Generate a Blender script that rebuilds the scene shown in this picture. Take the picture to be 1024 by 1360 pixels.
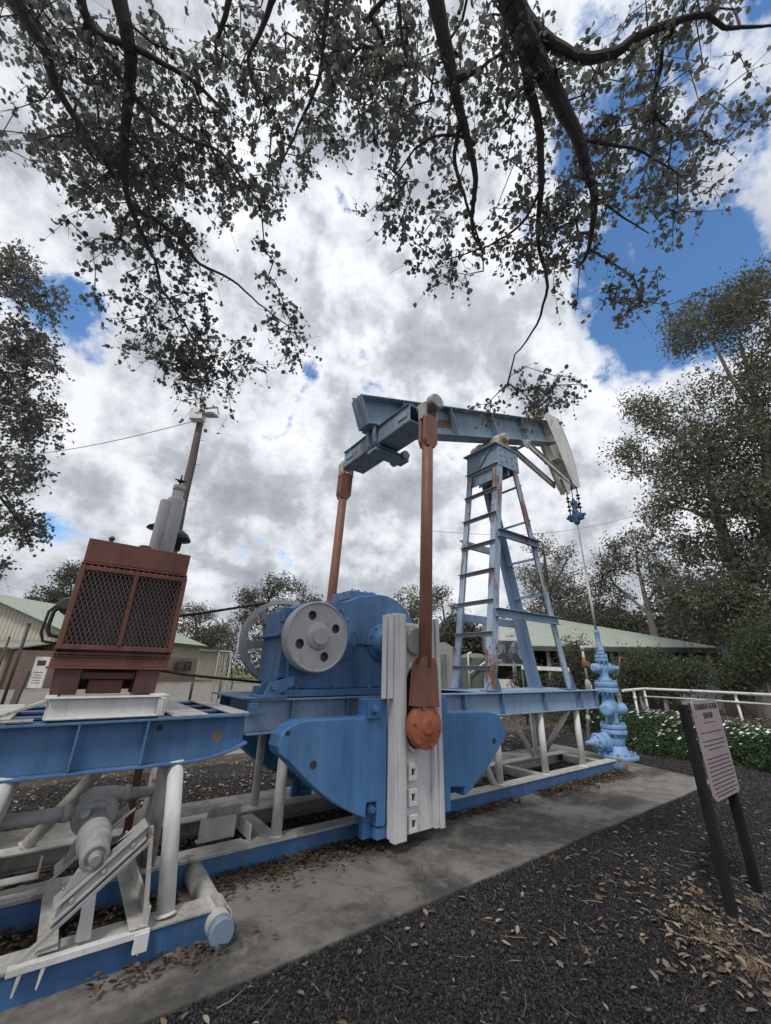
import bpy, bmesh, math, random
import numpy as np
from mathutils import Vector, Matrix, Quaternion

R = math.radians
rng = random.Random(7)
npr = np.random.default_rng(11)
scene = bpy.context.scene
for o in list(bpy.data.objects):
    bpy.data.objects.remove(o, do_unlink=True)
COL = scene.collection

# ------------------------------------------------------------------ camera
# world frame: x runs along the pump jack towards the well, y runs away from the photographer's side, z up
CAM_H = 1.6
FPX, PITCH, ROLL, YAW = 521.0, R(21.85), R(1.08), R(36.4)
_right = Vector((math.cos(YAW), -math.sin(YAW), 0))
_fwd0 = Vector((math.sin(YAW), math.cos(YAW), 0))
_up0 = -_fwd0 * math.sin(PITCH) + Vector((0, 0, math.cos(PITCH)))
FWD = _fwd0 * math.cos(PITCH) + Vector((0, 0, math.sin(PITCH)))
RIGHT = _right * math.cos(ROLL) + _up0 * math.sin(ROLL)
UP = _up0 * math.cos(ROLL) - _right * math.sin(ROLL)
cam_data = bpy.data.cameras.new('camera')
cam = bpy.data.objects.new('camera', cam_data)
COL.objects.link(cam)
cam.matrix_world = Matrix(((RIGHT.x, UP.x, -FWD.x, 0), (RIGHT.y, UP.y, -FWD.y, 0), (RIGHT.z, UP.z, -FWD.z, CAM_H), (0, 0, 0, 1)))
cam_data.sensor_fit = 'HORIZONTAL'
cam_data.sensor_width = 36
cam_data.lens = 36 * FPX / 1024
cam_data.clip_start = 0.05
cam_data.clip_end = 3000
scene.camera = cam
CAM = Vector((0, 0, CAM_H))

def ray(x, y):
    return (RIGHT * ((x - 512) / FPX) + UP * ((680 - y) / FPX) + FWD)
def at(x, y, d):
    """world point seen in direction (x, y) at horizontal distance d metres"""
    r = ray(x, y)
    return CAM + r * (d / math.hypot(r.x, r.y))
def on_z(x, y, z=0.0):
    r = ray(x, y)
    return CAM + r * ((z - CAM_H) / r.z)

# ------------------------------------------------------------------ sky, sun, exposure
SUN_DIR = Vector((-0.62, -0.42, 1.05)).normalized()
SUN_EL = math.asin(SUN_DIR.z)
SUN_AZ = math.atan2(SUN_DIR.x, SUN_DIR.y)
world = bpy.data.worlds.new('World')
scene.world = world
world.use_nodes = True
wt = world.node_tree
wt.nodes.clear()
def wn(t, **k):
    n = wt.nodes.new(t)
    for a, b in k.items():
        setattr(n, a, b)
    return n
def wl(a, b): wt.links.new(a, b)
def wmath(op, a, b=None, c=None, clamp=False):
    n = wn('ShaderNodeMath', operation=op, use_clamp=clamp)
    for i, v in enumerate((a, b, c)):
        if v is None: continue
        if isinstance(v, (int, float)): n.inputs[i].default_value = v
        else: wl(v, n.inputs[i])
    return n.outputs[0]
w_out = wn('ShaderNodeOutputWorld')
sky = wn('ShaderNodeTexSky', sky_type='NISHITA')
sky.sun_disc = False
sky.sun_elevation = SUN_EL
sky.sun_rotation = SUN_AZ
sky.air_density = 1.0; sky.dust_density = 0.3; sky.ozone_density = 1.6
hs = wn('ShaderNodeHueSaturation'); hs.inputs['Saturation'].default_value = 1.18
wl(sky.outputs[0], hs.inputs['Color'])
bg_sky = wn('ShaderNodeBackground'); bg_sky.inputs[1].default_value = 0.15
wl(hs.outputs[0], bg_sky.inputs[0])
tc = wn('ShaderNodeTexCoord')
sep = wn('ShaderNodeSeparateXYZ'); wl(tc.outputs['Generated'], sep.inputs[0])
zc = wmath('MAXIMUM', sep.outputs[2], 0.0)
den = wmath('ADD', zc, 0.22)
px_ = wmath('DIVIDE', sep.outputs[0], den); py_ = wmath('DIVIDE', sep.outputs[1], den)
comb = wn('ShaderNodeCombineXYZ'); wl(px_, comb.inputs[0]); wl(py_, comb.inputs[1])
comb.inputs[2].default_value = 3.7
def wnoise(scale, detail, rough, dist=0.0, off=(0, 0, 0), lac=2.0, src=None):
    mp = wn('ShaderNodeMapping'); mp.inputs['Location'].default_value = off
    wl(src or comb.outputs[0], mp.inputs['Vector'])
    n = wn('ShaderNodeTexNoise'); n.inputs['Scale'].default_value = scale
    n.inputs['Detail'].default_value = detail; n.inputs['Roughness'].default_value = rough
    n.inputs['Distortion'].default_value = dist; n.inputs['Lacunarity'].default_value = lac
    wl(mp.outputs[0], n.inputs['Vector'])
    return n.outputs['Fac']
n_cov = wnoise(1.15, 12, 0.56, 0.15, (4.1, 2.3, 0))
n_big = wnoise(0.75, 3, 0.5, 0.2, (1.3, 7.7, 0))
n_mid = wnoise(2.3, 10, 0.58, 0.35, (9.2, 0.4, 0))
n_fine = wnoise(13.0, 10, 0.60, 0.1, (2.2, 5.4, 0), src=tc.outputs['Generated'])
n_puff = wnoise(5.2, 11, 0.60, 0.1, (6.2, 1.4, 3.3), src=tc.outputs['Generated'])
# where the cloud deck opens: directions of the gaps and how wide each is
gaps = [((1055, 170), 20.0, 0.34), ((985, 330), 9.0, 0.10), ((104, 428), 5.5, 0.27), ((868, 385), 7.5, 0.18), ((800, 478), 6.5, 0.15),
        ((455, 262), 3.2, 0.07), ((474, 318), 3.0, 0.06), ((438, 210), 2.6, 0.06), ((95, 700), 3.0, 0.17)]
gap_sum = None
for (gx, gy), width, amt in gaps:
    d = ray(gx, gy).normalized()
    dp = wn('ShaderNodeVectorMath', operation='DOT_PRODUCT')
    wl(tc.outputs['Generated'], dp.inputs[0]); dp.inputs[1].default_value = d
    mr = wn('ShaderNodeMapRange', interpolation_type='SMOOTHSTEP')
    wl(dp.outputs['Value'], mr.inputs['Value'])
    mr.inputs['From Min'].default_value = math.cos(R(width * 1.5)); mr.inputs['From Max'].default_value = math.cos(R(width * 0.25))
    mr.inputs['To Min'].default_value = 0; mr.inputs['To Max'].default_value = amt
    gap_sum = mr.outputs[0] if gap_sum is None else wmath('ADD', gap_sum, mr.outputs[0])
n_sum = wmath('ADD', wmath('MULTIPLY', n_cov, 0.42), wmath('ADD', wmath('MULTIPLY', n_puff, 0.34), wmath('MULTIPLY', n_fine, 0.24)))
cov = wmath('SUBTRACT', wmath('ADD', wmath('MULTIPLY', wmath('SUBTRACT', n_sum, 0.5), 2.1), 0.615), gap_sum)
mcov = wn('ShaderNodeMapRange', interpolation_type='SMOOTHSTEP'); wl(cov, mcov.inputs['Value'])
mcov.inputs['From Min'].default_value = 0.28; mcov.inputs['From Max'].default_value = 0.42
# thickness -> grey bases and bright tops
shade = wmath('ADD', wmath('ADD', wmath('MULTIPLY', n_big, 0.22), wmath('ADD', wmath('MULTIPLY', n_mid, 0.26), wmath('MULTIPLY', n_puff, 0.36))), wmath('MULTIPLY', n_fine, 0.24))
shade = wmath('ADD', shade, wmath('ADD', wmath('MULTIPLY', wmath('SUBTRACT', cov, 0.60), 0.20), -0.035))
ramp = wn('ShaderNodeValToRGB'); wl(shade, ramp.inputs[0])
el = ramp.color_ramp.elements
el[0].position = 0.415; el[0].color = (0.80, 0.815, 0.85, 1)
el[1].position = 0.66; el[1].color = (0.27, 0.29, 0.335, 1)
e = el.new(0.49); e.color = (0.60, 0.625, 0.67, 1)
e = el.new(0.545); e.color = (0.42, 0.445, 0.49, 1)
# thin cloud edges scatter the hidden sun
dps = wn('ShaderNodeVectorMath', operation='DOT_PRODUCT'); wl(tc.outputs['Generated'], dps.inputs[0]); dps.inputs[1].default_value = ray(560, 300).normalized()
glow = wn('ShaderNodeMapRange', interpolation_type='SMOOTHSTEP'); wl(dps.outputs['Value'], glow.inputs['Value'])
glow.inputs['From Min'].default_value = 0.70; glow.inputs['From Max'].default_value = 1.0
glow.inputs['To Min'].default_value = 0.92; glow.inputs["To Max"].default_value = 1.06
bg_cl = wn('ShaderNodeBackground'); wl(ramp.outputs[0], bg_cl.inputs[0]); wl(glow.outputs[0], bg_cl.inputs[1])
mixw = wn('ShaderNodeMixShader'); wl(mcov.outputs[0], mixw.inputs[0]); wl(bg_sky.outputs[0], mixw.inputs[1]); wl(bg_cl.outputs[0], mixw.inputs[2])
wl(mixw.outputs[0], w_out.inputs[0])

sun_data = bpy.data.lights.new('sun', 'SUN'); sun_data.energy = 1.5; sun_data.angle = R(11); sun_data.color = (1.0, 0.95, 0.88)
sun = bpy.data.objects.new('sun', sun_data); COL.objects.link(sun)
sun.rotation_mode = 'QUATERNION'; sun.rotation_quaternion = SUN_DIR.to_track_quat('Z', 'Y')
sun.location = (0, 0, 30)
scene.view_settings.view_transform = 'Standard'
scene.view_settings.look = 'None'
scene.view_settings.exposure = 0.38
scene.view_settings.gamma = 1.0
scene.view_settings.use_curve_mapping = False
scene.cycles.max_bounces = 5
scene.cycles.diffuse_bounces = 3
scene.cycles.glossy_bounces = 2
scene.cycles.transmission_bounces = 3

# ------------------------------------------------------------------ materials
class NT:
    def __init__(s, name):
        s.m = bpy.data.materials.new(name); s.m.use_nodes = True
        s.t = s.m.node_tree; s.b = s.t.nodes['Principled BSDF']
        s.geo = s.n('ShaderNodeNewGeometry')
        s.pos = s.geo.outputs['Position']
    def n(s, t, **k):
        nd = s.t.nodes.new(t)
        for a, b in k.items(): setattr(nd, a, b)
        return nd
    def l(s, a, b): s.t.links.new(a, b)
    def noise(s, scale, detail=4, rough=0.55, vec=None, stretch=None, dist=0.0):
        v = vec or s.pos
        if stretch:
            mp = s.n('ShaderNodeMapping'); mp.inputs['Scale'].default_value = stretch; s.l(v, mp.inputs[0]); v = mp.outputs[0]
        nd = s.n('ShaderNodeTexNoise'); s.l(v, nd.inputs['Vector'])
        nd.inputs['Scale'].default_value = scale; nd.inputs['Detail'].default_value = detail
        nd.inputs['Roughness'].default_value = rough; nd.inputs['Distortion'].default_value = dist
        return nd.outputs['Fac']
    def vor(s, scale, feature='F1', out='Distance', vec=None):
        nd = s.n('ShaderNodeTexVoronoi', feature=feature); s.l(vec or s.pos, nd.inputs['Vector']); nd.inputs['Scale'].default_value = scale
        return nd.outputs[out]
    def mr(s, v, a, b, c=0.0, d=1.0):
        nd = s.n('ShaderNodeMapRange', interpolation_type='SMOOTHSTEP'); s.l(v, nd.inputs['Value'])
        nd.inputs['From Min'].default_value = a; nd.inputs['From Max'].default_value = b
        nd.inputs['To Min'].default_value = c; nd.inputs['To Max'].default_value = d
        return nd.outputs[0]
    def math(s, op, a, b=None, clamp=False):
        nd = s.n('ShaderNodeMath', operation=op, use_clamp=clamp)
        for i, v in enumerate((a, b)):
            if v is None: continue
            if isinstance(v, (int, float)): nd.inputs[i].default_value = v
            else: s.l(v, nd.inputs[i])
        return nd.outputs[0]
    def mix(s, f, a, b, mode='MIX'):
        nd = s.n('ShaderNodeMix', data_type='RGBA', blend_type=mode)
        for i, v in ((0, f), (6, a), (7, b)):
            if isinstance(v, (int, float)): nd.inputs[i].default_value = v
            elif isinstance(v, tuple): nd.inputs[i].default_value = v if len(v) == 4 else (*v, 1)
            else: s.l(v, nd.inputs[i])
        return nd.outputs[2]
    def set(s, color=None, rough=None, metal=None, spec=None):
        for nm, v in (('Base Color', color), ('Roughness', rough), ('Metallic', metal), ('Specular IOR Level', spec)):
            if v is None: continue
            if isinstance(v, (int, float)): s.b.inputs[nm].default_value = v
            elif isinstance(v, tuple): s.b.inputs[nm].default_value = (*v, 1) if len(v) == 3 else v
            else: s.l(v, s.b.inputs[nm])
    def bump(s, h, strength=0.3, dist=0.01):
        nd = s.n('ShaderNodeBump'); nd.inputs['Strength'].default_value = strength; nd.inputs['Distance'].default_value = dist
        s.l(h, nd.inputs['Height']); s.l(nd.outputs[0], s.b.inputs['Normal'])

def paint(name, base, dark=0.7, light=1.15, rust=0.0, rust_col=(0.13, 0.055, 0.03), grime=0.3, grime_col=(0.09, 0.085, 0.08), rough=0.55, chalk=0.25, streak=0.5, bump=0.3):
    """old brushed-on enamel: brush and rain streaks, chalking, grime, rust through"""
    s = NT(name)
    a = s.noise(1.7, 5, 0.6)
    st = s.noise(9.0, 4, 0.6, stretch=(1.0, 1.0, 0.09))
    fine = s.noise(38, 5, 0.65)
    f = s.math('ADD', s.math('MULTIPLY', a, 0.5), s.math('ADD', s.math('MULTIPLY', st, streak), s.math('MULTIPLY', fine, 0.15)))
    k = s.mr(f, 0.32, 0.68)
    d_ = tuple(c * dark for c in base); l_ = tuple(min(0.85, c * light + 0.02) for c in base)
    c = s.mix(k, d_, l_)
    ch = s.mr(s.noise(3.3, 7, 0.7, dist=0.6, stretch=(1, 1, 0.3)), 0.50, 0.70, 0, chalk)
    grey = sum(base) / 3
    c = s.mix(ch, c, tuple(0.55 * b + 0.45 * grey + 0.10 for b in base))
    gr = s.mr(s.noise(5.5, 9, 0.72, stretch=(1, 1, 0.4), dist=0.4), 0.50, 0.70, 0, grime)
    c = s.mix(gr, c, grime_col)
    chip = s.mr(s.noise(45, 6, 0.75, dist=0.5), 0.635, 0.67, 0, 0.7)
    c = s.mix(chip, c, tuple(x * 0.45 for x in base))
    drip = s.mr(s.noise(14.0, 6, 0.62, stretch=(2.2, 2.2, 0.07), dist=0.2), 0.60, 0.70, 0, grime * 1.1)
    c = s.mix(drip, c, tuple(0.6 * g + 0.25 * b for g, b in zip(grime_col, base)))
    spot = s.mr(s.noise(23, 8, 0.8, dist=1.0), 0.645, 0.675, 0, 0.55 if rust < 0.6 else 0.8)
    c = s.mix(spot, c, tuple(0.5 * x + 0.25 * b for x, b in zip(rust_col, base)))
    if rust > 0:
        rf = s.math('ADD', s.math('MULTIPLY', s.noise(2.1, 8, 0.68, stretch=(1.6, 1.6, 0.55)), 0.8), s.math('MULTIPLY', fine, 0.2))
        rk = s.mr(rf, 0.62 - rust * 0.22, 0.68 - rust * 0.20)
        rc = s.mix(s.noise(24, 5), rust_col, tuple(min(1, x * 2.1) for x in rust_col))
        c = s.mix(rk, c, rc)
    s.set(color=c, rough=s.mr(fine, 0.3, 0.7, rough - 0.1, rough + 0.15), spec=0.4)
    s.bump(s.math('ADD', fine, s.math('MULTIPLY', st, 0.6)), bump, 0.004)
    return s.m

M = {}
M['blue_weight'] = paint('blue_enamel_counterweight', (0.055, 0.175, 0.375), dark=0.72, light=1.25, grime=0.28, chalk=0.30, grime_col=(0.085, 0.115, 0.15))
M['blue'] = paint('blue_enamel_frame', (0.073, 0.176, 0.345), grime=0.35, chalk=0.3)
M['blue_runner'] = paint('blue_enamel_runner', (0.038, 0.125, 0.29), grime=0.55)
M['blue_pale'] = paint('faded_blue_enamel', (0.215, 0.31, 0.435), rust=0.12, grime=0.2, chalk=0.35)
M['blue_rusty'] = paint('faded_blue_enamel_rusting', (0.31, 0.40, 0.52), rust=0.58, grime=0.2, chalk=0.4, rust_col=(0.125, 0.07, 0.05))
M['blue_beam'] = paint('weathered_blue_grey_enamel', (0.20, 0.275, 0.365), rust=0.14, grime=0.38, chalk=0.4)
M['blue_dark'] = paint('dark_navy_enamel', (0.055, 0.12, 0.24), grime=0.4)  # darker blue for clamps, gussets, stringers and the far top beam
M['blue_well'] = paint('light_blue_cast_iron', (0.20, 0.365, 0.60), dark=0.62, grime=0.55, rust=0.22, rust_col=(0.2, 0.13, 0.09), chalk=0.35, bump=0.8)
M['white'] = paint('weathered_white_enamel', (0.64, 0.64, 0.63), dark=0.75, grime=0.35, grime_col=(0.20, 0.18, 0.155), rust=0.05)
M['white_dirty'] = paint('dirty_white_enamel', (0.47, 0.455, 0.42), dark=0.62, grime=0.6, grime_col=(0.15, 0.125, 0.10), rust=0.14, rust_col=(0.16, 0.09, 0.05))
M['white_crank'] = paint('chalky_white_crank_enamel', (0.64, 0.64, 0.645), dark=0.8, grime=0.25, grime_col=(0.24, 0.23, 0.22))
M['grey_pump'] = paint('flat_grey_enamel', (0.33, 0.335, 0.34), dark=0.75, grime=0.35, grime_col=(0.14, 0.13, 0.12), bump=0.4)
M['grey_silver'] = paint('silver_grey_wheel', (0.40, 0.40, 0.40), dark=0.7, grime=0.45, grime_col=(0.20, 0.185, 0.17))
M['galv'] = paint('galvanised_steel', (0.30, 0.305, 0.31), dark=0.65, grime=0.4, rust=0.04)
M['cream_cast'] = paint('peeling_cream_bearing', (0.45, 0.40, 0.32), dark=0.55, grime=0.6, rust=0.3, rust_col=(0.16, 0.10, 0.06), bump=0.8)
M['primer'] = paint('dull_red_primer', (0.145, 0.053, 0.040), dark=0.6, light=1.3, grime=0.3, grime_col=(0.07, 0.045, 0.04), chalk=0.12, rough=0.6)
M['primer_dark'] = paint('dark_red_primer', (0.085, 0.030, 0.028), grime=0.3, grime_col=(0.03, 0.025, 0.025), chalk=0.05)
M['orange_red'] = paint('red_oxide_crank_bearing', (0.36, 0.105, 0.045), dark=0.6, light=1.25, grime=0.3, grime_col=(0.12, 0.05, 0.03), rust=0.25, rust_col=(0.20, 0.09, 0.03), chalk=0.12)
M['red_brown'] = paint('red_brown_enamel', (0.205, 0.085, 0.054), dark=0.7, light=1.25, grime=0.35, grime_col=(0.09, 0.06, 0.055), chalk=0.15)
M['rust'] = paint('bare_rust', (0.19, 0.085, 0.045), dark=0.5, grime=0.3, bump=0.7)
M['dark'] = paint('dark_grease', (0.022, 0.022, 0.024), grime=0.2, chalk=0.1, rough=0.5)
M['black_paint'] = paint('black_post_enamel', (0.006, 0.006, 0.007), chalk=0.0, grime=0.05, rough=0.75, grime_col=(0.02, 0.02, 0.02)); M['black_paint'].node_tree.nodes['Principled BSDF'].inputs['Specular IOR Level'].default_value = 0.12
M['rubber'] = paint('black_rubber', (0.018, 0.018, 0.018), chalk=0.08, grime=0.2, rough=0.7)
M['wood_pole'] = paint('weathered_pole_timber', (0.085, 0.068, 0.060), dark=0.5, light=1.4, streak=0.9, rough=0.85, bump=0.8)
M['cream_wall'] = paint('cream_steel_cladding', (0.42, 0.40, 0.34), dark=0.85, light=1.08, grime=0.12, chalk=0.1)
M['green_roof'] = paint('pale_green_roof_sheet', (0.33, 0.365, 0.31), dark=0.85, light=1.15, grime=0.3, grime_col=(0.20, 0.21, 0.17), chalk=0.3, rough=0.7)
M['fascia'] = paint('dark_green_gutter', (0.055, 0.065, 0.06))
M['brick'] = paint('brown_brick', (0.29, 0.20, 0.155), dark=0.8, grime=0.2)
M['window'] = NT('window_glass').m; M['window'].node_tree.nodes['Principled BSDF'].inputs['Base Color'].default_value = (0.015, 0.018, 0.022, 1); M['window'].node_tree.nodes['Principled BSDF'].inputs['Roughness'].default_value = 0.12
M['silver'] = paint('pale_exhaust_steel', (0.44, 0.44, 0.45), dark=0.7, grime=0.4, streak=0.8)
M['mesh'] = paint('dull_grey_brown_mesh', (0.115, 0.08, 0.07), chalk=0.1)
M['tank'] = paint('green_corrugated_tank', (0.12, 0.15, 0.13), dark=0.7)
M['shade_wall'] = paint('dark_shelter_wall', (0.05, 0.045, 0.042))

def mat_concrete(name, base, stain):
    s = NT(name)
    a = s.noise(0.9, 9, 0.66, dist=0.5); b = s.noise(7, 8, 0.7); f = s.noise(120, 4, 0.7)
    c = s.mix(s.mr(s.math('ADD', s.math('MULTIPLY', a, 0.7), s.math('MULTIPLY', b, 0.3)), 0.41, 0.60), stain, base)
    c = s.mix(s.mr(s.noise(2.6, 9, 0.7, dist=1.2), 0.55, 0.68, 0, 0.5), c, tuple(x * 1.35 for x in base))
    c = s.mix(s.mr(f, 0.55, 0.75, 0, 0.5), c, tuple(x * 0.5 for x in stain))
    wv_ = s.n('ShaderNodeVectorMath', operation='ADD'); nz_ = s.n('ShaderNodeTexNoise'); nz_.inputs['Scale'].default_value = 3.0; nz_.inputs['Detail'].default_value = 5; s.l(s.pos, nz_.inputs['Vector']); sc_ = s.n('ShaderNodeVectorMath', operation='SCALE'); s.l(nz_.outputs['Color'], sc_.inputs[0]); sc_.inputs['Scale'].default_value = 0.5; s.l(s.pos, wv_.inputs[0]); s.l(sc_.outputs[0], wv_.inputs[1])
    crk = s.vor(0.42, 'DISTANCE_TO_EDGE', 'Distance', wv_.outputs[0])
    c = s.mix(s.mr(crk, 0.001, 0.004, 0.35, 0.0), c, (0.03, 0.028, 0.025))
    s.set(color=c, rough=0.9, spec=0.25)
    s.bump(s.math('ADD', f, s.math('MULTIPLY', b, 2.0)), 0.35, 0.004)
    return s.m
M['concrete'] = mat_concrete('stained_concrete', (0.245, 0.228, 0.205), (0.080, 0.075, 0.069))
M['carpark'] = mat_concrete('pale_asphalt', (0.245, 0.225, 0.20), (0.19, 0.175, 0.155))
M['skid_shade'] = mat_concrete('painted_skid_shade', (0.035, 0.028, 0.022), (0.02, 0.016, 0.013))  # near-black tone that paints in the shade under the machine
M['kerb'] = mat_concrete('pale_kerb', (0.42, 0.38, 0.33), (0.3, 0.27, 0.23))
M['stone_pale'] = mat_concrete('pale_stone_edge', (0.33, 0.29, 0.24), (0.22, 0.19, 0.16))

def mat_ground():
    s = NT('ground_mix')
    sp = s.n('ShaderNodeSeparateXYZ'); s.l(s.pos, sp.inputs[0])
    u, v = sp.outputs[0], sp.outputs[1]
    v1 = s.vor(85, out='Color'); hsv = s.n('ShaderNodeSeparateColor'); s.l(v1, hsv.inputs[0])
    stone = s.mix(hsv.outputs[0], (0.012, 0.012, 0.014), (0.062, 0.060, 0.062))
    stone = s.mix(s.mr(s.noise(3.0, 8, 0.7), 0.5, 0.72, 0, 0.5), stone, (0.085, 0.068, 0.052))
    dirt = s.mix(s.noise(2.2, 8, 0.7), (0.10, 0.075, 0.055), (0.21, 0.155, 0.11))
    dirt = s.mix(s.mr(s.vor(40), 0.1, 0.5, 0, 0.7), dirt, (0.06, 0.05, 0.042))
    grass = s.mix(s.noise(1.3, 9, 0.7), (0.10, 0.12, 0.045), (0.24, 0.21, 0.10))
    wob = s.math('MULTIPLY', s.noise(0.8, 5), 3.0)
    far_u = s.mr(s.math('ADD', u, wob), 14.0, 17.0)
    c = s.mix(far_u, stone, dirt)
    vv = s.math('ADD', v, s.math('MULTIPLY', s.noise(3.0, 5), 0.5))
    band = s.mr(vv, 8.3, 8.5)
    c = s.mix(band, c, dirt)
    gd = s.mr(s.math('ADD', v, wob), 27, 30)
    c = s.mix(gd, c, grass)
    s.set(color=c, rough=0.95, spec=0.15)
    s.bump(s.math('SUBTRACT', 1.0, s.vor(85)), 0.9, 0.008)
    return s.m
M['ground'] = mat_ground()
def mat_rand(name, cols, rough=0.8, trans=0.0, tcol=(0.18, 0.19, 0.10), spec=0.3, scale=2.0, pieces=True):
    """several natural colours, picked per piece by position"""
    s = NT(name)
    att = s.n('ShaderNodeAttribute', attribute_name='pick')
    rp = s.n('ShaderNodeValToRGB'); rp.color_ramp.interpolation = 'LINEAR'
    s.l(att.outputs['Fac'], rp.inputs[0])
    els = rp.color_ramp.elements
    for i, c in enumerate(cols):
        p = i / max(1, len(cols) - 1)
        if i < 2: els[i].position = p; els[i].color = (*c, 1)
        else: e = els.new(p); e.color = (*c, 1)
    c = s.mix(s.mr(s.noise(scale, 4), 0.35, 0.65), rp.outputs[0], s.mix(0.35, rp.outputs[0], cols[0]))
    s.set(color=c, rough=rough, spec=spec)
    if trans > 0:
        tb = s.n('ShaderNodeBsdfTranslucent'); tc_ = s.mix(0.7, c, tcol); s.l(tc_, tb.inputs[0])
        mx = s.n('ShaderNodeMixShader'); mx.inputs[0].default_value = trans
        s.l(s.b.outputs[0], mx.inputs[1]); s.l(tb.outputs[0], mx.inputs[2])
        s.l(mx.outputs[0], s.t.nodes['Material Output'].inputs[0])
    return s.m
def mat_gravel():
    s = NT('dark_basalt_gravel')
    oi = s.n('ShaderNodeObjectInfo')
    rp = s.n('ShaderNodeValToRGB'); s.l(oi.outputs['Random'], rp.inputs[0])
    els = rp.color_ramp.elements; els[0].color = (0.016, 0.016, 0.018, 1); els[1].color = (0.19, 0.17, 0.15, 1)
    for p, c in ((0.5, (0.040, 0.040, 0.044)), (0.85, (0.070, 0.066, 0.064)), (0.97, (0.10, 0.085, 0.07))):
        e = els.new(p); e.color = (*c, 1)
    c = s.mix(s.mr(s.noise(2.2, 6, 0.7), 0.5, 0.75, 0, 0.35), rp.outputs[0], (0.10, 0.08, 0.06))
    s.set(color=c, rough=0.85, spec=0.3)
    return s.m
M['gravel'] = mat_gravel()
M['leaf_gum'] = mat_rand('grey_green_leaves', [(0.055, 0.062, 0.052), (0.095, 0.105, 0.085), (0.15, 0.16, 0.13)], rough=0.5, trans=0.5, tcol=(0.27, 0.29, 0.25), spec=0.5)
M['leaf_mid'] = mat_rand('olive_leaves', [(0.085, 0.093, 0.066), (0.14, 0.146, 0.105), (0.20, 0.20, 0.15)], rough=0.55, trans=0.3, tcol=(0.22, 0.23, 0.15))
M['leaf_dark'] = mat_rand('dark_olive_leaves', [(0.04, 0.046, 0.03), (0.07, 0.078, 0.05), (0.11, 0.12, 0.08)], rough=0.6, trans=0.1)
M['leaf_shrub'] = mat_rand('shrub_leaves', [(0.030, 0.046, 0.024), (0.058, 0.080, 0.038), (0.095, 0.122, 0.062)], rough=0.5, trans=0.15)
M['leaf_daisy'] = mat_rand('daisy_leaves', [(0.018, 0.045, 0.016), (0.04, 0.08, 0.028), (0.07, 0.12, 0.045)], rough=0.5, trans=0.1)
M['petal'] = mat_rand('white_petals', [(0.6, 0.6, 0.58), (0.75, 0.75, 0.72), (0.8, 0.8, 0.8)], rough=0.7)
M['leaf_litter'] = mat_rand('dead_leaves', [(0.10, 0.065, 0.045), (0.22, 0.16, 0.11), (0.33, 0.26, 0.195), (0.45, 0.39, 0.31)], rough=0.75, spec=0.25)
M['leaf_litter_dark'] = mat_rand('dark_brown_dead_leaves', [(0.030, 0.020, 0.014), (0.085, 0.055, 0.036), (0.15, 0.10, 0.065), (0.20, 0.14, 0.095)], rough=0.75, spec=0.25)  # darker brown mix for the leaves around the skid runners
M['straw'] = mat_rand('dry_grass', [(0.20, 0.13, 0.075), (0.33, 0.24, 0.15), (0.42, 0.33, 0.22)], rough=0.8)
M['bark_dark'] = paint('dark_gum_bark', (0.070, 0.060, 0.056), dark=0.4, light=1.8, streak=0.6, rough=0.9, bump=0.9, chalk=0.1)
M['bark_pale'] = paint('pale_gum_bark', (0.24, 0.205, 0.175), dark=0.5, light=1.3, streak=0.6, rough=0.9, bump=0.5)

# ------------------------------------------------------------------ mesh helpers
ORIGIN = {}
def tag(o, label=None, cat=None, group=None, kind=None):
    if label: o['label'] = label
    if cat: o['category'] = cat
    if group: o['group'] = group
    if kind: o['kind'] = kind
    return o
def thing(name, loc, label, cat, group=None):
    o = bpy.data.objects.new(name, None); COL.objects.link(o)
    o.location = loc; o.empty_display_size = 0.1
    ORIGIN[o] = Vector(loc)
    return tag(o, label, cat, group)

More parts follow.
